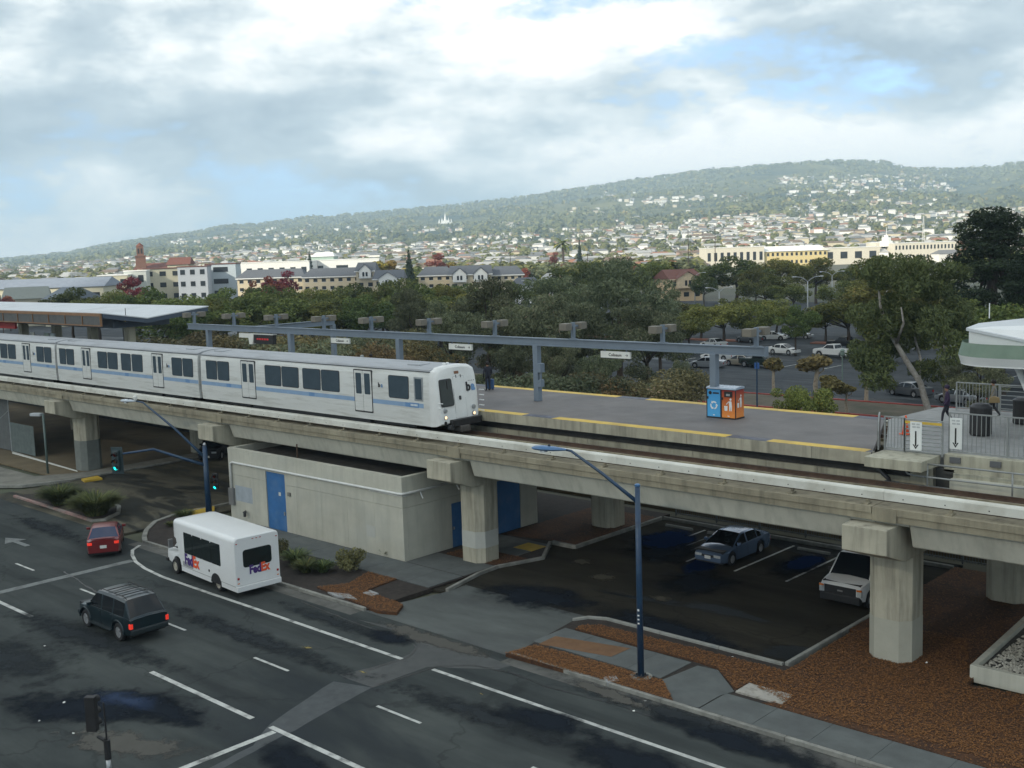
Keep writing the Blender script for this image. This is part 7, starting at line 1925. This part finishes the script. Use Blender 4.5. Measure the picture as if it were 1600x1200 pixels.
# ================================================================ FAR LOT AND ACCESS ROAD
struct('access_road', MB().prism([(-330,70),(60,58),(60,93.5),(-330,93.5)], -0.15, -0.02), asphalt('access_asphalt',(0.075,0.08,0.085),wet_lo=0.5,wet_hi=0.6))
struct('verge', MB().prism([(-330,93.6),(60,93.6),(60,101.5),(-330,101.5)], -0.15, 0.10), mat('verge',(0.10,0.085,0.06),0.95,var=0.3,scale=0.4,stain=(0.05,0.06,0.03),stain_fac=0.7,stain_scale=0.3))
M_RED = mat('red_kerb', (0.30,0.045,0.035), 0.7, var=0.2, scale=2)
for y in (93.4,101.4): 
    struct('red_kerb', MB().box(-90,y,-0.1,40,y+0.3,0.2), M_RED)
struct('far_car_park', MB().prism([(-360,101.8),(60,101.8),(60,262),(-360,262)], -0.15, -0.03), asphalt('far_lot_asphalt',(0.07,0.078,0.088),wet_lo=0.48,wet_hi=0.6,pscale=0.06,wr=0.25))
for k in range(5):
    struct('red_kerb', MB().box(-150+k*22,152+k*1.5,-0.05,-138+k*22,154+k*1.5,0.18), mat('kerb_brick',(0.2,0.08,0.05),0.8))
for k in range(14):
    mb = MB(); mb.box(-110+k*5.5,126,-0.05,-109.85+k*5.5,131,-0.018); marking('stall_line', mb)
struct('embankment', MB().prism([(-330,54.5),(60,54.5),(60,58),(-330,70)], -0.15, 0.05), M_DIRT)
# accessible-parking post behind the platform
p = G(1183,640)
t = empty('sign_post', (p.x,p.y,0), 0, 'dark blue sign post behind the bins', 'post')
MB().tube([(0,0,0),(0,0,4.6)],0.07,8).build('post', M_POLEB, t); MB().box(-0.25,-0.03,3.9,0.25,0.03,4.5).build('sign', mat('sign_blue',(0.03,0.10,0.30),0.5), t)
p = G(1316,606)
t = empty('pedestrian_lamp', (p.x,p.y,0), 0, 'green lantern lamp post among the pollarded trees', 'lamp post')
MB().tube([(0,0,0),(0,0,3.4)],0.06,8).build('post', mat('post_sage',(0.16,0.22,0.19),0.5), t); MB().lathe([(0.1,3.4),(0.24,3.55),(0.22,4.0),(0.30,4.02),(0.12,4.2)],10).build('lantern', MATS['post_sage'], t)

# ================================================================ HILLS
SK = [(-1200,6),(-300,6),(0,8),(60,12),(110,16),(160,25),(210,31),(262,38),(300,40),(352,50),(400,50),(440,54),(487,60),(520,57),(540,62),(580,62),(620,66),(700,70),(760,75),(800,78),(850,84),(900,90),(940,94),(980,100),(1040,106),(1100,113),(1160,115),(1200,117),(1250,120),(1300,121),(1350,119),(1385,117),(1402,109),(1440,104),(1500,102),(1545,103),(1575,107),(1600,109),(1750,112),(2600,70)]
def yh(px): return 390-0.0322*(px-800)
TAB = []
for px, dy in SK:
    r = ray(px, yh(px)-dy); TAB.append((math.atan2(r.y,r.x) % (2*math.pi), r.z/math.hypot(r.x,r.y)))
TAB.sort()
def sky_tan(phi):
    phi = phi % (2*math.pi)
    if phi <= TAB[0][0]: return max(0.003,TAB[0][1]-0.05*(TAB[0][0]-phi))
    if phi >= TAB[-1][0]: return max(0.002,TAB[-1][1])
    for (a, va), (b, vb) in zip(TAB, TAB[1:]):
        if a <= phi <= b: return va+(vb-va)*(phi-a)/(b-a)
R0, RR = 850.0, 5200.0
def terrain(x, y):
    r = math.hypot(x,y); phi = math.atan2(y,x)
    if r < R0: return -0.2
    S_ = EYE+sky_tan(phi)*RR
    t = (r-R0)/(RR-R0)
    if t <= 1:
        g = 0.30*t+0.70*t*t
        w = max(0,min(1,(t-0.25)/0.3))*max(0,min(1,(1-t)/0.15))
        nz = noise.fractal(Vector((x/620,y/620,0.3)),1.0,2.0,4)*0.16+noise.noise(Vector((x/240,y/240,4)))*0.035
        return max(-0.2, S_*g*(1+nz*w))
    return S_*(1-0.35*(t-1))
NPH, NRR = 300, 80
phis = [R(85)+(R(178)-R(85))*i/NPH for i in range(NPH+1)]
radii = [R0-30+(6800-R0)*((j/NRR)**1.25) for j in range(NRR+1)]
mb = MB()
for ph in phis:
    for r in radii: x, y = r*math.cos(ph), r*math.sin(ph); mb.v.append((x,y,terrain(x,y)))
for i in range(NPH):
    for j in range(NRR): a = i*(NRR+1)+j; mb.f.append((a,a+1,a+NRR+2,a+NRR+1))
mb.m = [0]*len(mb.f)
hm = bpy.data.materials.new('hill_cover'); hm.use_nodes = True; nt = hm.node_tree; N_ = nt.nodes; b = N_['Principled BSDF']; b.inputs['Roughness'].default_value = 0.95; b.inputs['Specular IOR Level'].default_value = 0.1
t_ = N_.new('ShaderNodeTexCoord')
def hz(sc, det): 
    n = N_.new('ShaderNodeTexNoise'); n.inputs['Scale'].default_value = sc; n.inputs['Detail'].default_value = det; n.inputs['Roughness'].default_value = 0.65; nt.links.new(t_.outputs['Object'], n.inputs['Vector']); return n.outputs['Fac']
def hmix(f, a, c, lo, hi):
    mr_ = N_.new('ShaderNodeMapRange'); mr_.inputs['From Min'].default_value = lo; mr_.inputs['From Max'].default_value = hi; nt.links.new(f, mr_.inputs['Value'])
    x = N_.new('ShaderNodeMix'); x.data_type = 'RGBA'; nt.links.new(mr_.outputs[0], x.inputs[0])
    for s_, v_ in ((x.inputs[6],a),(x.inputs[7],c)):
        if hasattr(v_,'default_value'): nt.links.new(v_, s_)
        else: s_.default_value = (*v_,1)
    return x.outputs[2]
c_ = hmix(hz(0.0026,8), (0.028,0.045,0.028), (0.17,0.165,0.065), 0.42, 0.62)
c_ = hmix(hz(0.03,5), c_, (0.035,0.05,0.026), 0.45, 0.7)
nt.links.new(c_, b.inputs['Base Color'])
ho = struct('hills', mb, hm, smooth=True)

# ================================================================ TOWN
F_FOREST = foliage('forest_leaf', (0.068,0.088,0.036), (0.25,0.245,0.085), (0.38,0.27,0.08), rnd=0.0)
WALLS = [mat('wall_white',(0.76,0.75,0.71),0.8,var=0.05), mat('wall_cream',(0.55,0.49,0.36),0.8,var=0.05), mat('wall_tan',(0.42,0.34,0.25),0.8,var=0.05), mat('wall_grey',(0.40,0.42,0.43),0.8,var=0.05), mat('wall_pink',(0.50,0.36,0.30),0.8,var=0.05)]
ROOFS = [mat('roof_grey',(0.16,0.165,0.17),0.9,var=0.15), mat('roof_brown',(0.16,0.115,0.085),0.9,var=0.15), mat('roof_tile',(0.27,0.12,0.07),0.9,var=0.15), mat('roof_pale',(0.36,0.36,0.35),0.9,var=0.1)]
M_WINF = glass('far_window', (0.03,0.035,0.04), 0.1)
def house_geo(w, d, h, rh, hip=0.0):
    a = MB().box(-w/2,-d/2,-3.0,w/2,d/2,h)
    e = 0.45
    r = MB()
    r.add([(-w/2-e,-d/2-e,h-0.05),(w/2+e,-d/2-e,h-0.05),(w/2+e,d/2+e,h-0.05),(-w/2-e,d/2+e,h-0.05),(-w/2-e+hip,0,h+rh),(w/2+e-hip,0,h+rh)],[(0,1,5,4),(2,3,4,5),(1,2,5),(3,0,4),(3,2,1,0)])
    return a, r
HM = []
rs = random.Random(31)
for i in range(8):
    w, d, h, rh = rs.uniform(8,11), rs.uniform(6.5,8.5), rs.choice([3.2,3.4,3.6,5.4]), rs.uniform(1.3,2.0)
    a, r = house_geo(w, d, h, rh, rs.choice([0,0,3.0]))
    wn_ = MB()
    for s in (-1,1):
        for q in range(3):
            for zz in ([1.1] if h < 5 else [1.1,4.1]):
                wn_.box(-w/2+1.6+q*(w-4.2)/2, s*d/2-0.03, zz, -w/2+2.9+q*(w-4.2)/2, s*d/2+0.03, zz+1.3)
    HM.append((a.mesh('house_wall', WALLS[i % 5]), r.mesh('house_roof', ROOFS[(0,1,3,0,2,3,0,1)[i]]), wn_.mesh('house_windows', M_WINF)))
def in_view(phi): return phis[0]+R(4) < phi % (2*math.pi) < phis[-1]-R(1)
def pix(x, y, z):                            # sight-line bearing, used only to leave clear sight corridors to the landmarks
    v = AX*x+AY*y+AZ*(z-EYE); return (800+F*v.x/v.z, 600+F*v.y/v.z) if v.z > 1 else (-9999,0)
PH0 = math.atan2(*reversed(ray(1660,380)[:2])) ; PH1 = math.atan2(*reversed(ray(-60,410)[:2]))
rs = random.Random(101)
spots = []
while len(spots) < 3600:
    ph = rs.uniform(PH0, PH1); r = math.exp(rs.uniform(math.log(560), math.log(3600)))
    x, y = r*math.cos(ph), r*math.sin(ph)
    t = (r-R0)/(RR-R0)
    u = noise.noise(Vector((x/330,y/330,9)))
    if t > 0.35 and u < (t-0.35)*2.2-0.1: continue
    if u < -0.35: continue
    spots.append((r,x,y))
# clusters of bright houses on the slopes
def march(px, py):
    r = ray(px, py); k = math.hypot(r.x,r.y); d = 1000.0
    while d < 5600:
        p = (r.x/k*d, r.y/k*d, EYE+r.z/k*d)
        if terrain(p[0],p[1]) > p[2]: return (d,p[0],p[1])
        d += 12
    return None
for cx, cy, sx, sy, n in ((1350,292,130,9,75),(1280,283,70,6,45),(1320,303,90,4,40),(1265,326,36,5,45),(1312,320,40,4,40),(1430,294,60,5,35),(1400,278,100,3,35),(1110,312,60,5,25),(1000,308,60,8,25),(1010,316,30,2,14),(915,330,30,3,14),(1225,288,20,12,16),(1440,338,40,3,20),(1385,322,40,6,20),(430,365,60,8,25),(330,377,60,6,25),(520,358,60,6,18),(640,360,70,6,18),(1180,345,60,8,35),(1130,370,60,8,40),(1060,360,70,8,30),(1160,385,30,8,30)):
    for k in range(n):
        q = march(cx+rs.uniform(-sx,sx), cy+rs.uniform(-sy,sy))
        if q: spots.append(q)
spots.sort()
# keep the strip before the named buildings open
NEAR = 300
hb = [MB(),MB()]
OPEN = [(355,600,660),(600,850,420),(1040,1105,330),(1095,1500,760),(205,370,470),(-40,205,420)]
def blocked(x, y, r):
    px = pix(x,y,5.0)[0]
    return any(a < px < b and r < d for a, b, d in OPEN)
cnt = 0
for r, x, y in spots:
    if blocked(x, y, r+15): continue
    if r < 620 and cnt >= NEAR: continue
    rz = rs.choice([0.5,0.5+math.pi/2,0.35,0.9])+rs.uniform(-0.06,0.06); z = terrain(x,y)+0.1
    if cnt < NEAR:
        k = rs.randrange(8); cnt += 1
        t = empty('house', (x,y,max(0,z)), rz, 'small pale house among the trees of the town below the hills', 'house', 'houses of the town below the hills')
        instance(HM[k][0],'wall',(0,0,0),t); instance(HM[k][1],'roof',(0,0,0),t); instance(HM[k][2],'windows',(0,0,0),t)['kind'] = 'stuff'
    else:
        sc = rs.uniform(0.6,1.1)*(1.25 if r > 3200 else 1.0)
        a, rf = house_geo(rs.uniform(10,17)*sc, rs.uniform(8,11)*sc, rs.choice([3.5,5,6.5])*sc, rs.uniform(1.2,2.4), rs.choice([0,2.5]))
        ca, sa = math.cos(rz), math.sin(rz)
        for q, mbx in ((a,hb[0]),(rf,hb[1])):
            mi = rs.choices(range(5),[8,3,0.7,1.2,0.6])[0] if q is a else rs.choices(range(4),[3,2,0.7,2.5])[0]
            mbx.add([(x+u*ca-v*sa,y+u*sa+v*ca,z+w) for u,v,w in q.v], q.f, mi)
o = hb[0].build('distant_houses', WALLS); o['kind'] = 'stuff'; tag(o,'mass of pale houses spread over the town and the hillsides','houses')
o = hb[1].build('distant_roofs', ROOFS); o['kind'] = 'stuff'; tag(o,'mass of roofs spread over the town and the hillsides','roofs')
# trees of the town: the nearest as things, the rest as one mass
rs = random.Random(202); ts = []
while len(ts) < 6000:
    ph = rs.uniform(PH0, PH1); r = math.exp(rs.uniform(math.log(420), math.log(3800)))
    ts.append((r, r*math.cos(ph), r*math.sin(ph)))
ts.sort()
def clump(mb, T, x, y, z, rr, hh, n, rs):
    tt0 = rs.random()
    for k in range(n):
        zz = rs.uniform(-0.6,1); a = rs.uniform(0,6.28); q = math.sqrt(1-min(1,zz*zz))*rs.uniform(0.7,1.0)
        p = Vector((x+q*math.cos(a)*rr, y+q*math.sin(a)*rr, z+hh*(0.45+0.5*zz))); nrm = Vector((math.cos(a)*q,math.sin(a)*q,zz+0.2)).normalized()
        u = nrm.orthogonal().normalized(); w = nrm.cross(u); an = rs.uniform(0,3); u, w = u*math.cos(an)+w*math.sin(an), w*math.cos(an)-u*math.sin(an); s = rr*rs.uniform(0.35,0.6)
        b = len(mb.v); mb.v += [tuple(p-u*s),tuple(p+w*s*0.8),tuple(p+u*s),tuple(p-w*s*0.8)]; mb.f.append((b,b+1,b+2,b+3)); T += [min(1,max(0,tt0*0.7+rs.random()*0.35))]*4
fm = MB(); T = []
cnt = 0
for r, x, y in ts:
    if blocked(x, y, r): continue
    z = max(-0.1, terrain(x,y))
    if cnt < 300:
        cnt += 1
        k = rs.choices(['far0','far1','far2','red0','yellow'],[4,4,3,0.5,0.5])[0]
        tree(k, (x,y,z), rs.uniform(6,10), 'rounded tree standing among the houses of the town', 'town_tree', 'trees among the town houses', rs.uniform(0.9,1.3))
    else: clump(fm, T, x, y, z, rs.uniform(2.6,5.2), rs.uniform(5,9.5), 26, rs)
for k in range(7500):                       # wooded slopes and ridge line
    ph = rs.uniform(PH0, PH1); r = rs.uniform(2300,5350)
    if rs.random() < 0.3: r = rs.uniform(4700,5260)
    x, y = r*math.cos(ph), r*math.sin(ph)
    if noise.noise(Vector((x/300,y/300,2))) < -0.12 and r < 4800: continue
    clump(fm, T, x, y, terrain(x,y)-1, rs.uniform(7,13), rs.uniform(10,19), 12, rs)
me = bpy.data.meshes.new('woodland'); me.from_pydata(fm.v,[],fm.f); me.materials.append(F_FOREST)
at = me.attributes.new('tint','FLOAT','POINT'); at.data.foreach_set('value', T)
o = instance(me,'woodland',(0,0,0)); o['kind'] = 'stuff'; tag(o,'mass of trees covering the town and the wooded hills','woodland')

# ================================================================ NAMED BUILDINGS IN THE MIDDLE DISTANCE
fwd = Vector((-back.x,-back.y,0)).normalized(); side = Vector((right.x,right.y,0)).normalized()
def site(px, pyt, d):
    p = D(px, pyt, d); return Vector((p.x,p.y,0)), p.z
def block(name, px0, px1, pyt, d, depth, label, wall, roof, storeys=2, roofkind='gable', turn=0.0, cols=6, cat='building', gables=0, trim=None, zbase=0.0):
    c, top = site((px0+px1)/2, pyt, d); w = (px1-px0)*d/F*1.02
    a = math.atan2(side.y,side.x)+turn
    t = empty(name, (c.x,c.y,zbase), a, label, cat)
    rh = 0.0 if roofkind == 'flat' else min(3.0, top*0.3); h = top-rh-zbase
    MB().box(-w/2,0,-1,w/2,depth,h).build('wall', wall, t)
    if roofkind == 'flat':
        MB().box(-w/2-0.2,-0.2,h,w/2+0.2,depth+0.2,h+0.35).build('parapet', roof, t)
    else:
        r = MB(); e = 0.6
        r.add([(-w/2-e,-e,h),(w/2+e,-e,h),(w/2+e,depth+e,h),(-w/2-e,depth+e,h),(-w/2+2*(roofkind == 'hip'),depth/2,h+rh),(w/2-2*(roofkind == 'hip'),depth/2,h+rh)],[(0,1,5,4),(2,3,4,5),(1,2,5),(3,0,4),(3,2,1,0)])
        ro = r.build('roof', roof, t)
        if trim: MB().box(-w/2-e,-e-0.05,h-0.3,w/2+e,-e,h+0.02).build('eave_board', trim, ro)
        for g in range(gables):
            gx_ = -w/2+w*(g+0.5)/gables; gw = w/gables*0.32
            gm_ = MB(); gm_.add([(gx_-gw,-1.2,h-2.6),(gx_+gw,-1.2,h-2.6),(gx_+gw,-1.2,h+0.2),(gx_,-1.2,h+rh*0.75),(gx_-gw,-1.2,h+0.2),(gx_-gw,0.1,h-2.6),(gx_+gw,0.1,h-2.6),(gx_+gw,0.1,h+0.2),(gx_,0.1,h+rh*0.75),(gx_-gw,0.1,h+0.2)],[(0,1,2,3,4),(0,5,6,1),(1,6,7,2),(4,9,5,0)])
            gb = gm_.build('gable', trim or wall, t)
            MB().add([(gx_-gw-0.4,-1.6,h+0.05),(gx_,-1.6,h+rh*0.8),(gx_,depth/2,h+rh*0.8),(gx_-gw-0.4,depth/2,h+0.05),(gx_+gw+0.4,-1.6,h+0.05),(gx_+gw+0.4,depth/2,h+0.05)],[(0,1,2,3),(1,4,5,2)]).build('gable_roof', roof, gb)
            for q in (-0.9,0.25): MB().box(gx_+q,-1.26,h-1.9,gx_+q+0.7,-1.19,h-0.4).build('gable_window', M_WINF, gb)
    sh_ = h/max(1,storeys)
    for s in range(storeys):
        for q in range(cols):
            x = -w/2+w*(q+0.5)/cols; z = s*sh_+sh_*0.35
            f = MB().box(x-w/cols*0.24,-0.06,z,x+w/cols*0.24,0.05,z+sh_*0.42).build('window', M_WINF, t)
            MB().box(x-w/cols*0.26,-0.10,z-0.14,x+w/cols*0.26,-0.02,z-0.02).build('sill', trim or wall, f)
    return t
M_BSHADE = mat('apartment_shaded',(0.40,0.43,0.47),0.8,var=0.04); M_BCREAM = mat('apartment_cream',(0.52,0.49,0.37),0.8,var=0.04); M_BOCH = mat('apartment_ochre',(0.55,0.47,0.33),0.8,var=0.04)
M_RDK = mat('roof_dark',(0.10,0.11,0.125),0.9,var=0.12); M_RBR = mat('roof_red_brown',(0.15,0.06,0.045),0.9,var=0.12); M_TRIMW = mat('trim_white',(0.75,0.75,0.72),0.7,var=0.03)
block('apartment_block', 279,321, 417, 440, 14, 'shaded grey three storey apartment block with square windows', M_BSHADE, M_RBR, 3, 'flat', 0.15, 3)  # blue-grey of its shaded face is put into the wall colour
block('apartment_block', 226,281, 420, 452, 16, 'cream wing of the apartment block left of the grey part', M_BCREAM, M_RBR, 3, 'flat', 0.45, 3)
block('apartment_block', 322,366, 413, 455, 14, 'pale blue apartment block with a white framed window', mat('apartment_blue',(0.44,0.50,0.54),0.8,var=0.04), M_RBR, 3, 'flat', 0.1, 1)
block('apartment_block', 262,293, 402, 480, 12, 'cream stair tower with a slanted roof behind the grey block', M_BCREAM, M_RBR, 2, 'gable', 0.1, 1)
block('brick_hall', 212,262, 411, 560, 16, 'long brown hall with a red brown roof beside the brick tower', M_RBR, M_RBR, 1, 'gable', 0.1, 3)
M_BRICK = mat('tower_brick',(0.21,0.11,0.08),0.85,var=0.15,scale=0.8)
c, top = site(218,381,560)
t = empty('brick_tower', (c.x,c.y,0), math.atan2(side.y,side.x)+0.3, 'slim red brick church tower rising above the town', 'tower')
MB().box(-2.3,-2.3,-1,2.3,2.3,top-6).build('lower_shaft', M_BRICK, t); MB().box(-2.6,-2.6,top-6,2.6,2.6,top-5.5).build('cornice', M_BRICK, t)
MB().box(-1.6,-1.6,top-5.5,1.6,1.6,top-1.2).build('belfry', M_BRICK, t); MB().lathe([(1.9,top-1.2),(1.2,top-0.4),(0.05,top+0.6)],8).build('cap', M_RBR, t)
for a in (-0.7,0.7): MB().box(a-0.35,-1.65,top-4.6,a+0.35,-1.55,top-2.2).build('opening', M_WINF, t)
block('flat_roofed_block', 155,196, 431, 430, 12, 'low cream flat roofed block left of the purple red tree', M_BCREAM, M_TRIMW, 2, 'flat', 0.2, 3)
block('flat_roofed_block', 195,226, 424, 440, 12, 'pale flat roofed block behind the purple red tree', mat('block_pale',(0.50,0.53,0.50),0.8), M_TRIMW, 2, 'flat', 0.2, 2)
block('long_hall', -30,150, 436, 400, 18, 'long low hall with a blue grey metal roof at the left', M_BCREAM, mat('roof_blue_grey',(0.20,0.23,0.28),0.6,var=0.1,scale=0.5), 1, 'gable', 0.0, 9)
block('gabled_house', 10,68, 449, 320, 14, 'gabled house with a grey green roof at the left edge', M_BCREAM, mat('roof_grey_green',(0.20,0.22,0.20),0.8,var=0.1), 1, 'gable', 0.35, 2, 'house')
block('gabled_house', 62,100, 450, 310, 12, 'gabled house with a blue grey roof beside the row trees', M_BCREAM, mat('roof_slate',(0.14,0.165,0.19),0.8,var=0.1), 1, 'gable', -0.5, 2, 'house')
block('warehouse', 366,480, 410, 640, 30, 'long white flat warehouse left of the dark conifer', M_TRIMW, M_TRIMW, 1, 'flat', 0.0, 7)
block('warehouse', 478,590, 406, 660, 30, 'long white flat warehouse right of the dark conifer', M_TRIMW, M_TRIMW, 1, 'flat', 0.0, 3)
block('green_hall', 486,520, 394, 760, 20, 'pale green hall behind the white warehouse', mat('hall_green',(0.40,0.52,0.44),0.8), M_TRIMW, 1, 'hip', 0.0, 3)
block('apartment_row', 372,472, 421, 420, 13, 'cream apartment row under a dark roof, half hidden by the russet trees', M_BOCH, M_RDK, 3, 'hip', 0.0, 8, trim=M_TRIMW)
block('apartment_row', 474,562, 419, 410, 13, 'ochre apartment row under a dark hip roof', M_BOCH, M_RDK, 3, 'hip', 0.0, 7, trim=M_TRIMW)
block('gabled_wing', 556,584, 410, 400, 12, 'tall gabled wing at the right end of the ochre row', M_BOCH, M_RDK, 3, 'gable', 0.0, 2, gables=1, trim=M_TRIMW)
block('gabled_house', 584,628, 422, 390, 11, 'low house with a white gable left of the tall conifer', M_BOCH, M_RDK, 2, 'gable', 0.0, 3, 'house', 1, M_TRIMW)
block('gabled_apartments', 654,705, 417, 400, 12, 'dark roofed apartments right of the tall conifer', M_BOCH, M_RDK, 3, 'hip', 0.0, 4, trim=M_TRIMW)
block('gabled_apartments', 702,766, 415, 390, 12, 'apartments with two white gables', M_BOCH, M_RDK, 3, 'gable', 0.0, 4, gables=2, trim=M_TRIMW)
block('gabled_apartments', 764,816, 416, 395, 12, 'ochre apartments with a long dark roof right of the two gables', M_BOCH, M_RDK, 3, 'hip', 0.0, 5, trim=M_TRIMW)
block('low_shop', 798,845, 434, 330, 10, 'low white shop with a dark roof behind the grey green trees', M_TRIMW, M_RDK, 1, 'hip', 0.0, 3)
block('low_shop', 846,875, 427, 380, 10, 'small pale shop with a grey roof in the town edge', M_TRIMW, ROOFS[3], 1, 'hip', 0.0, 2)
block('tan_house', 1046,1098, 421, 320, 12, 'tan two storey house with a brown hip roof and white windows', mat('house_tan',(0.60,0.44,0.27),0.8,var=0.04), M_RBR, 2, 'gable', 0.25, 3, 'house', 1, mat('house_tan_trim',(0.66,0.52,0.35),0.8))
sch = mat('school_white',(0.62,0.58,0.48),0.8,var=0.03)
block('school_wing', 1105,1192, 387, 720, 25, 'long white school building with a row of windows, left part', sch, M_TRIMW, 1, 'flat', 0.0, 9)
block('school_wing', 1192,1290, 384, 730, 25, 'yellow and white school wing, middle part', mat('school_yellow',(0.62,0.50,0.24),0.8), M_TRIMW, 2, 'hip', 0.0, 14, trim=M_TRIMW)
block('school_wing', 1288,1372, 387, 740, 25, 'low white link building of the school', sch, M_TRIMW, 1, 'flat', 0.0, 4)
block('school_tower_block', 1370,1402, 379, 760, 20, 'white blank school block carrying the small cupola', sch, M_TRIMW, 2, 'flat', 0.0, 1)
block('school_wing', 1402,1492, 379, 750, 22, 'white two storey school wing with many windows at the right', sch, M_TRIMW, 2, 'flat', 0.0, 18)
c, top = site(1385,368,758)
t = empty('cupola', (c.x,c.y,0), 0, 'white stepped cupola with a thin mast on the school roof', 'cupola')
MB().lathe([(4.2,top-7),(4.2,top-3.5),(3.0,top-3.4),(3.0,top-1.2),(1.4,top-1.0),(1.2,top+0.4)],8).build('drum', M_TRIMW, t); MB().tube([(0,0,top),(0,0,top+5)],0.15,6).build('mast', M_TRIMW, t)
# white temple with spires on the slope
q = march(696,352)
if q:
    z0 = terrain(q[1],q[2]); sc = q[0]/3300
    t = empty('white_temple', (q[1],q[2],z0), math.atan2(side.y,side.x), 'white temple with pointed spires on the far hillside', 'temple')
    t.scale = (0.72,0.72,0.8)
    MB().box(-32,-12,-6,32,12,10).build('hall', M_TRIMW, t); MB().box(-18,-10,10,18,10,18).build('upper_hall', M_TRIMW, t)
    MB().box(-10,-25,-16,10,-13,-2).build('terrace', M_TRIMW, t)
    MB().lathe([(6,18),(5,26),(2.5,36),(0.2,48)],8).build('spire', M_TRIMW, t)
    for dx in (-26,-14,14,26): MB().lathe([(3,10),(2.4,18),(0.2,30 if abs(dx) < 20 else 25)],8,'z',(dx,0,0)).build('spire', M_TRIMW, t)
# lattice mast
c, top = site(1443,338,1000); t = empty('lattice_mast', (c.x,c.y,0), 0, 'thin white lattice mast behind the school', 'mast')
for a in range(3): MB().tube([(1.6*math.cos(a*2.1),1.6*math.sin(a*2.1),0),(0.3*math.cos(a*2.1),0.3*math.sin(a*2.1),top)],0.14,5).build('leg', M_TRIMW, t)
for k in range(10):
    z = top*k/10; rr = 1.6-1.3*k/10; MB().lathe([(rr,z),(rr,z+0.25)],3).build('brace_ring', M_TRIMW, t)
# power poles in the town
for px, pyb, pyt, lab in ((797,432,396,'dark utility pole in front of the gabled apartments'),(1117,432,352,'tall utility pole left of the white school'),(1075,425,360,'pale utility pole above the tan house'),(918,430,396,'utility pole among the town trees'),(866,420,398,'pale mast near the orange tree')):
    d = 420; c, top = site(px, pyt, d); t = empty('utility_pole', (c.x,c.y,0), math.atan2(side.y,side.x), lab, 'utility pole')
    MB().tube([(0,0,0),(0,0,top)],[0.16,0.11],6).build('pole', M_BARK, t); MB().box(-1.1,-0.06,top-0.9,1.1,0.06,top-0.75).build('crossarm', M_BARK, t)

# ================================================================ CLOUD, unseen, put towards the sun to shade the station, and haze
rs = random.Random(4)
mb = MB(); nu, nv = 56, 28
hgt = 900.0; cc = Vector((-118,88,0))+sun_to*(hgt/sun_to.z)
for j in range(nv+1):
    th = math.pi*j/nv
    for i in range(nu):
        ph = 2*math.pi*i/nu; d = Vector((math.sin(th)*math.cos(ph),math.sin(th)*math.sin(ph),math.cos(th)))
        f = 1+0.16*noise.fractal(d*2.2+Vector((3,1,7)),1,2,4)
        mb.v.append((cc.x+d.x*f*250/1.0, cc.y+d.y*f*215, cc.z+d.z*f*(95 if d.z > 0 else 45)))
for j in range(nv):
    for i in range(nu): mb.f.append((j*nu+i,(j+1)*nu+i,(j+1)*nu+(i+1)%nu,j*nu+(i+1)%nu))
mb.m = [0]*len(mb.f)
cm = bpy.data.materials.new('shade_cloud'); cm.use_nodes = True; nt = cm.node_tree
tr = nt.nodes.new('ShaderNodeBsdfTranslucent'); tr.inputs['Color'].default_value = (0.93,0.94,0.95,1)
df = nt.nodes.new('ShaderNodeBsdfDiffuse'); df.inputs['Color'].default_value = (0.93,0.94,0.95,1)
mx = nt.nodes.new('ShaderNodeMixShader'); nt.links.new(df.outputs[0],mx.inputs[1]); nt.links.new(tr.outputs[0],mx.inputs[2])
tp = nt.nodes.new('ShaderNodeBsdfTransparent'); m2_ = nt.nodes.new('ShaderNodeMixShader'); m2_.inputs[0].default_value = 0.27
nt.links.new(mx.outputs[0],m2_.inputs[1]); nt.links.new(tp.outputs[0],m2_.inputs[2]); nt.links.new(m2_.outputs[0],nt.nodes['Material Output'].inputs['Surface'])
struct('shade_cloud', mb, cm, smooth=True)
hz_ = MB().box(-9200,-9200,-1.3,9200,9200,440).build('haze', None if False else mat('tmp_haze',(1,1,1))); hz_.data.materials.clear()
vm = bpy.data.materials.new('haze'); vm.use_nodes = True; nt = vm.node_tree; nt.nodes.remove(nt.nodes['Principled BSDF'])
pv = nt.nodes.new('ShaderNodeVolumePrincipled'); pv.inputs['Color'].default_value = (0.61,0.82,1.0,1); pv.inputs['Density'].default_value = 0.00018; pv.inputs['Anisotropy'].default_value = 0.0
nt.links.new(pv.outputs[0], nt.nodes['Material Output'].inputs['Volume'])
hz_.data.materials.append(vm); hz_['kind'] = 'stuff'; tag(hz_, 'thin pale haze filling the air before the hills', 'haze')
hz_.display_type = 'WIRE'
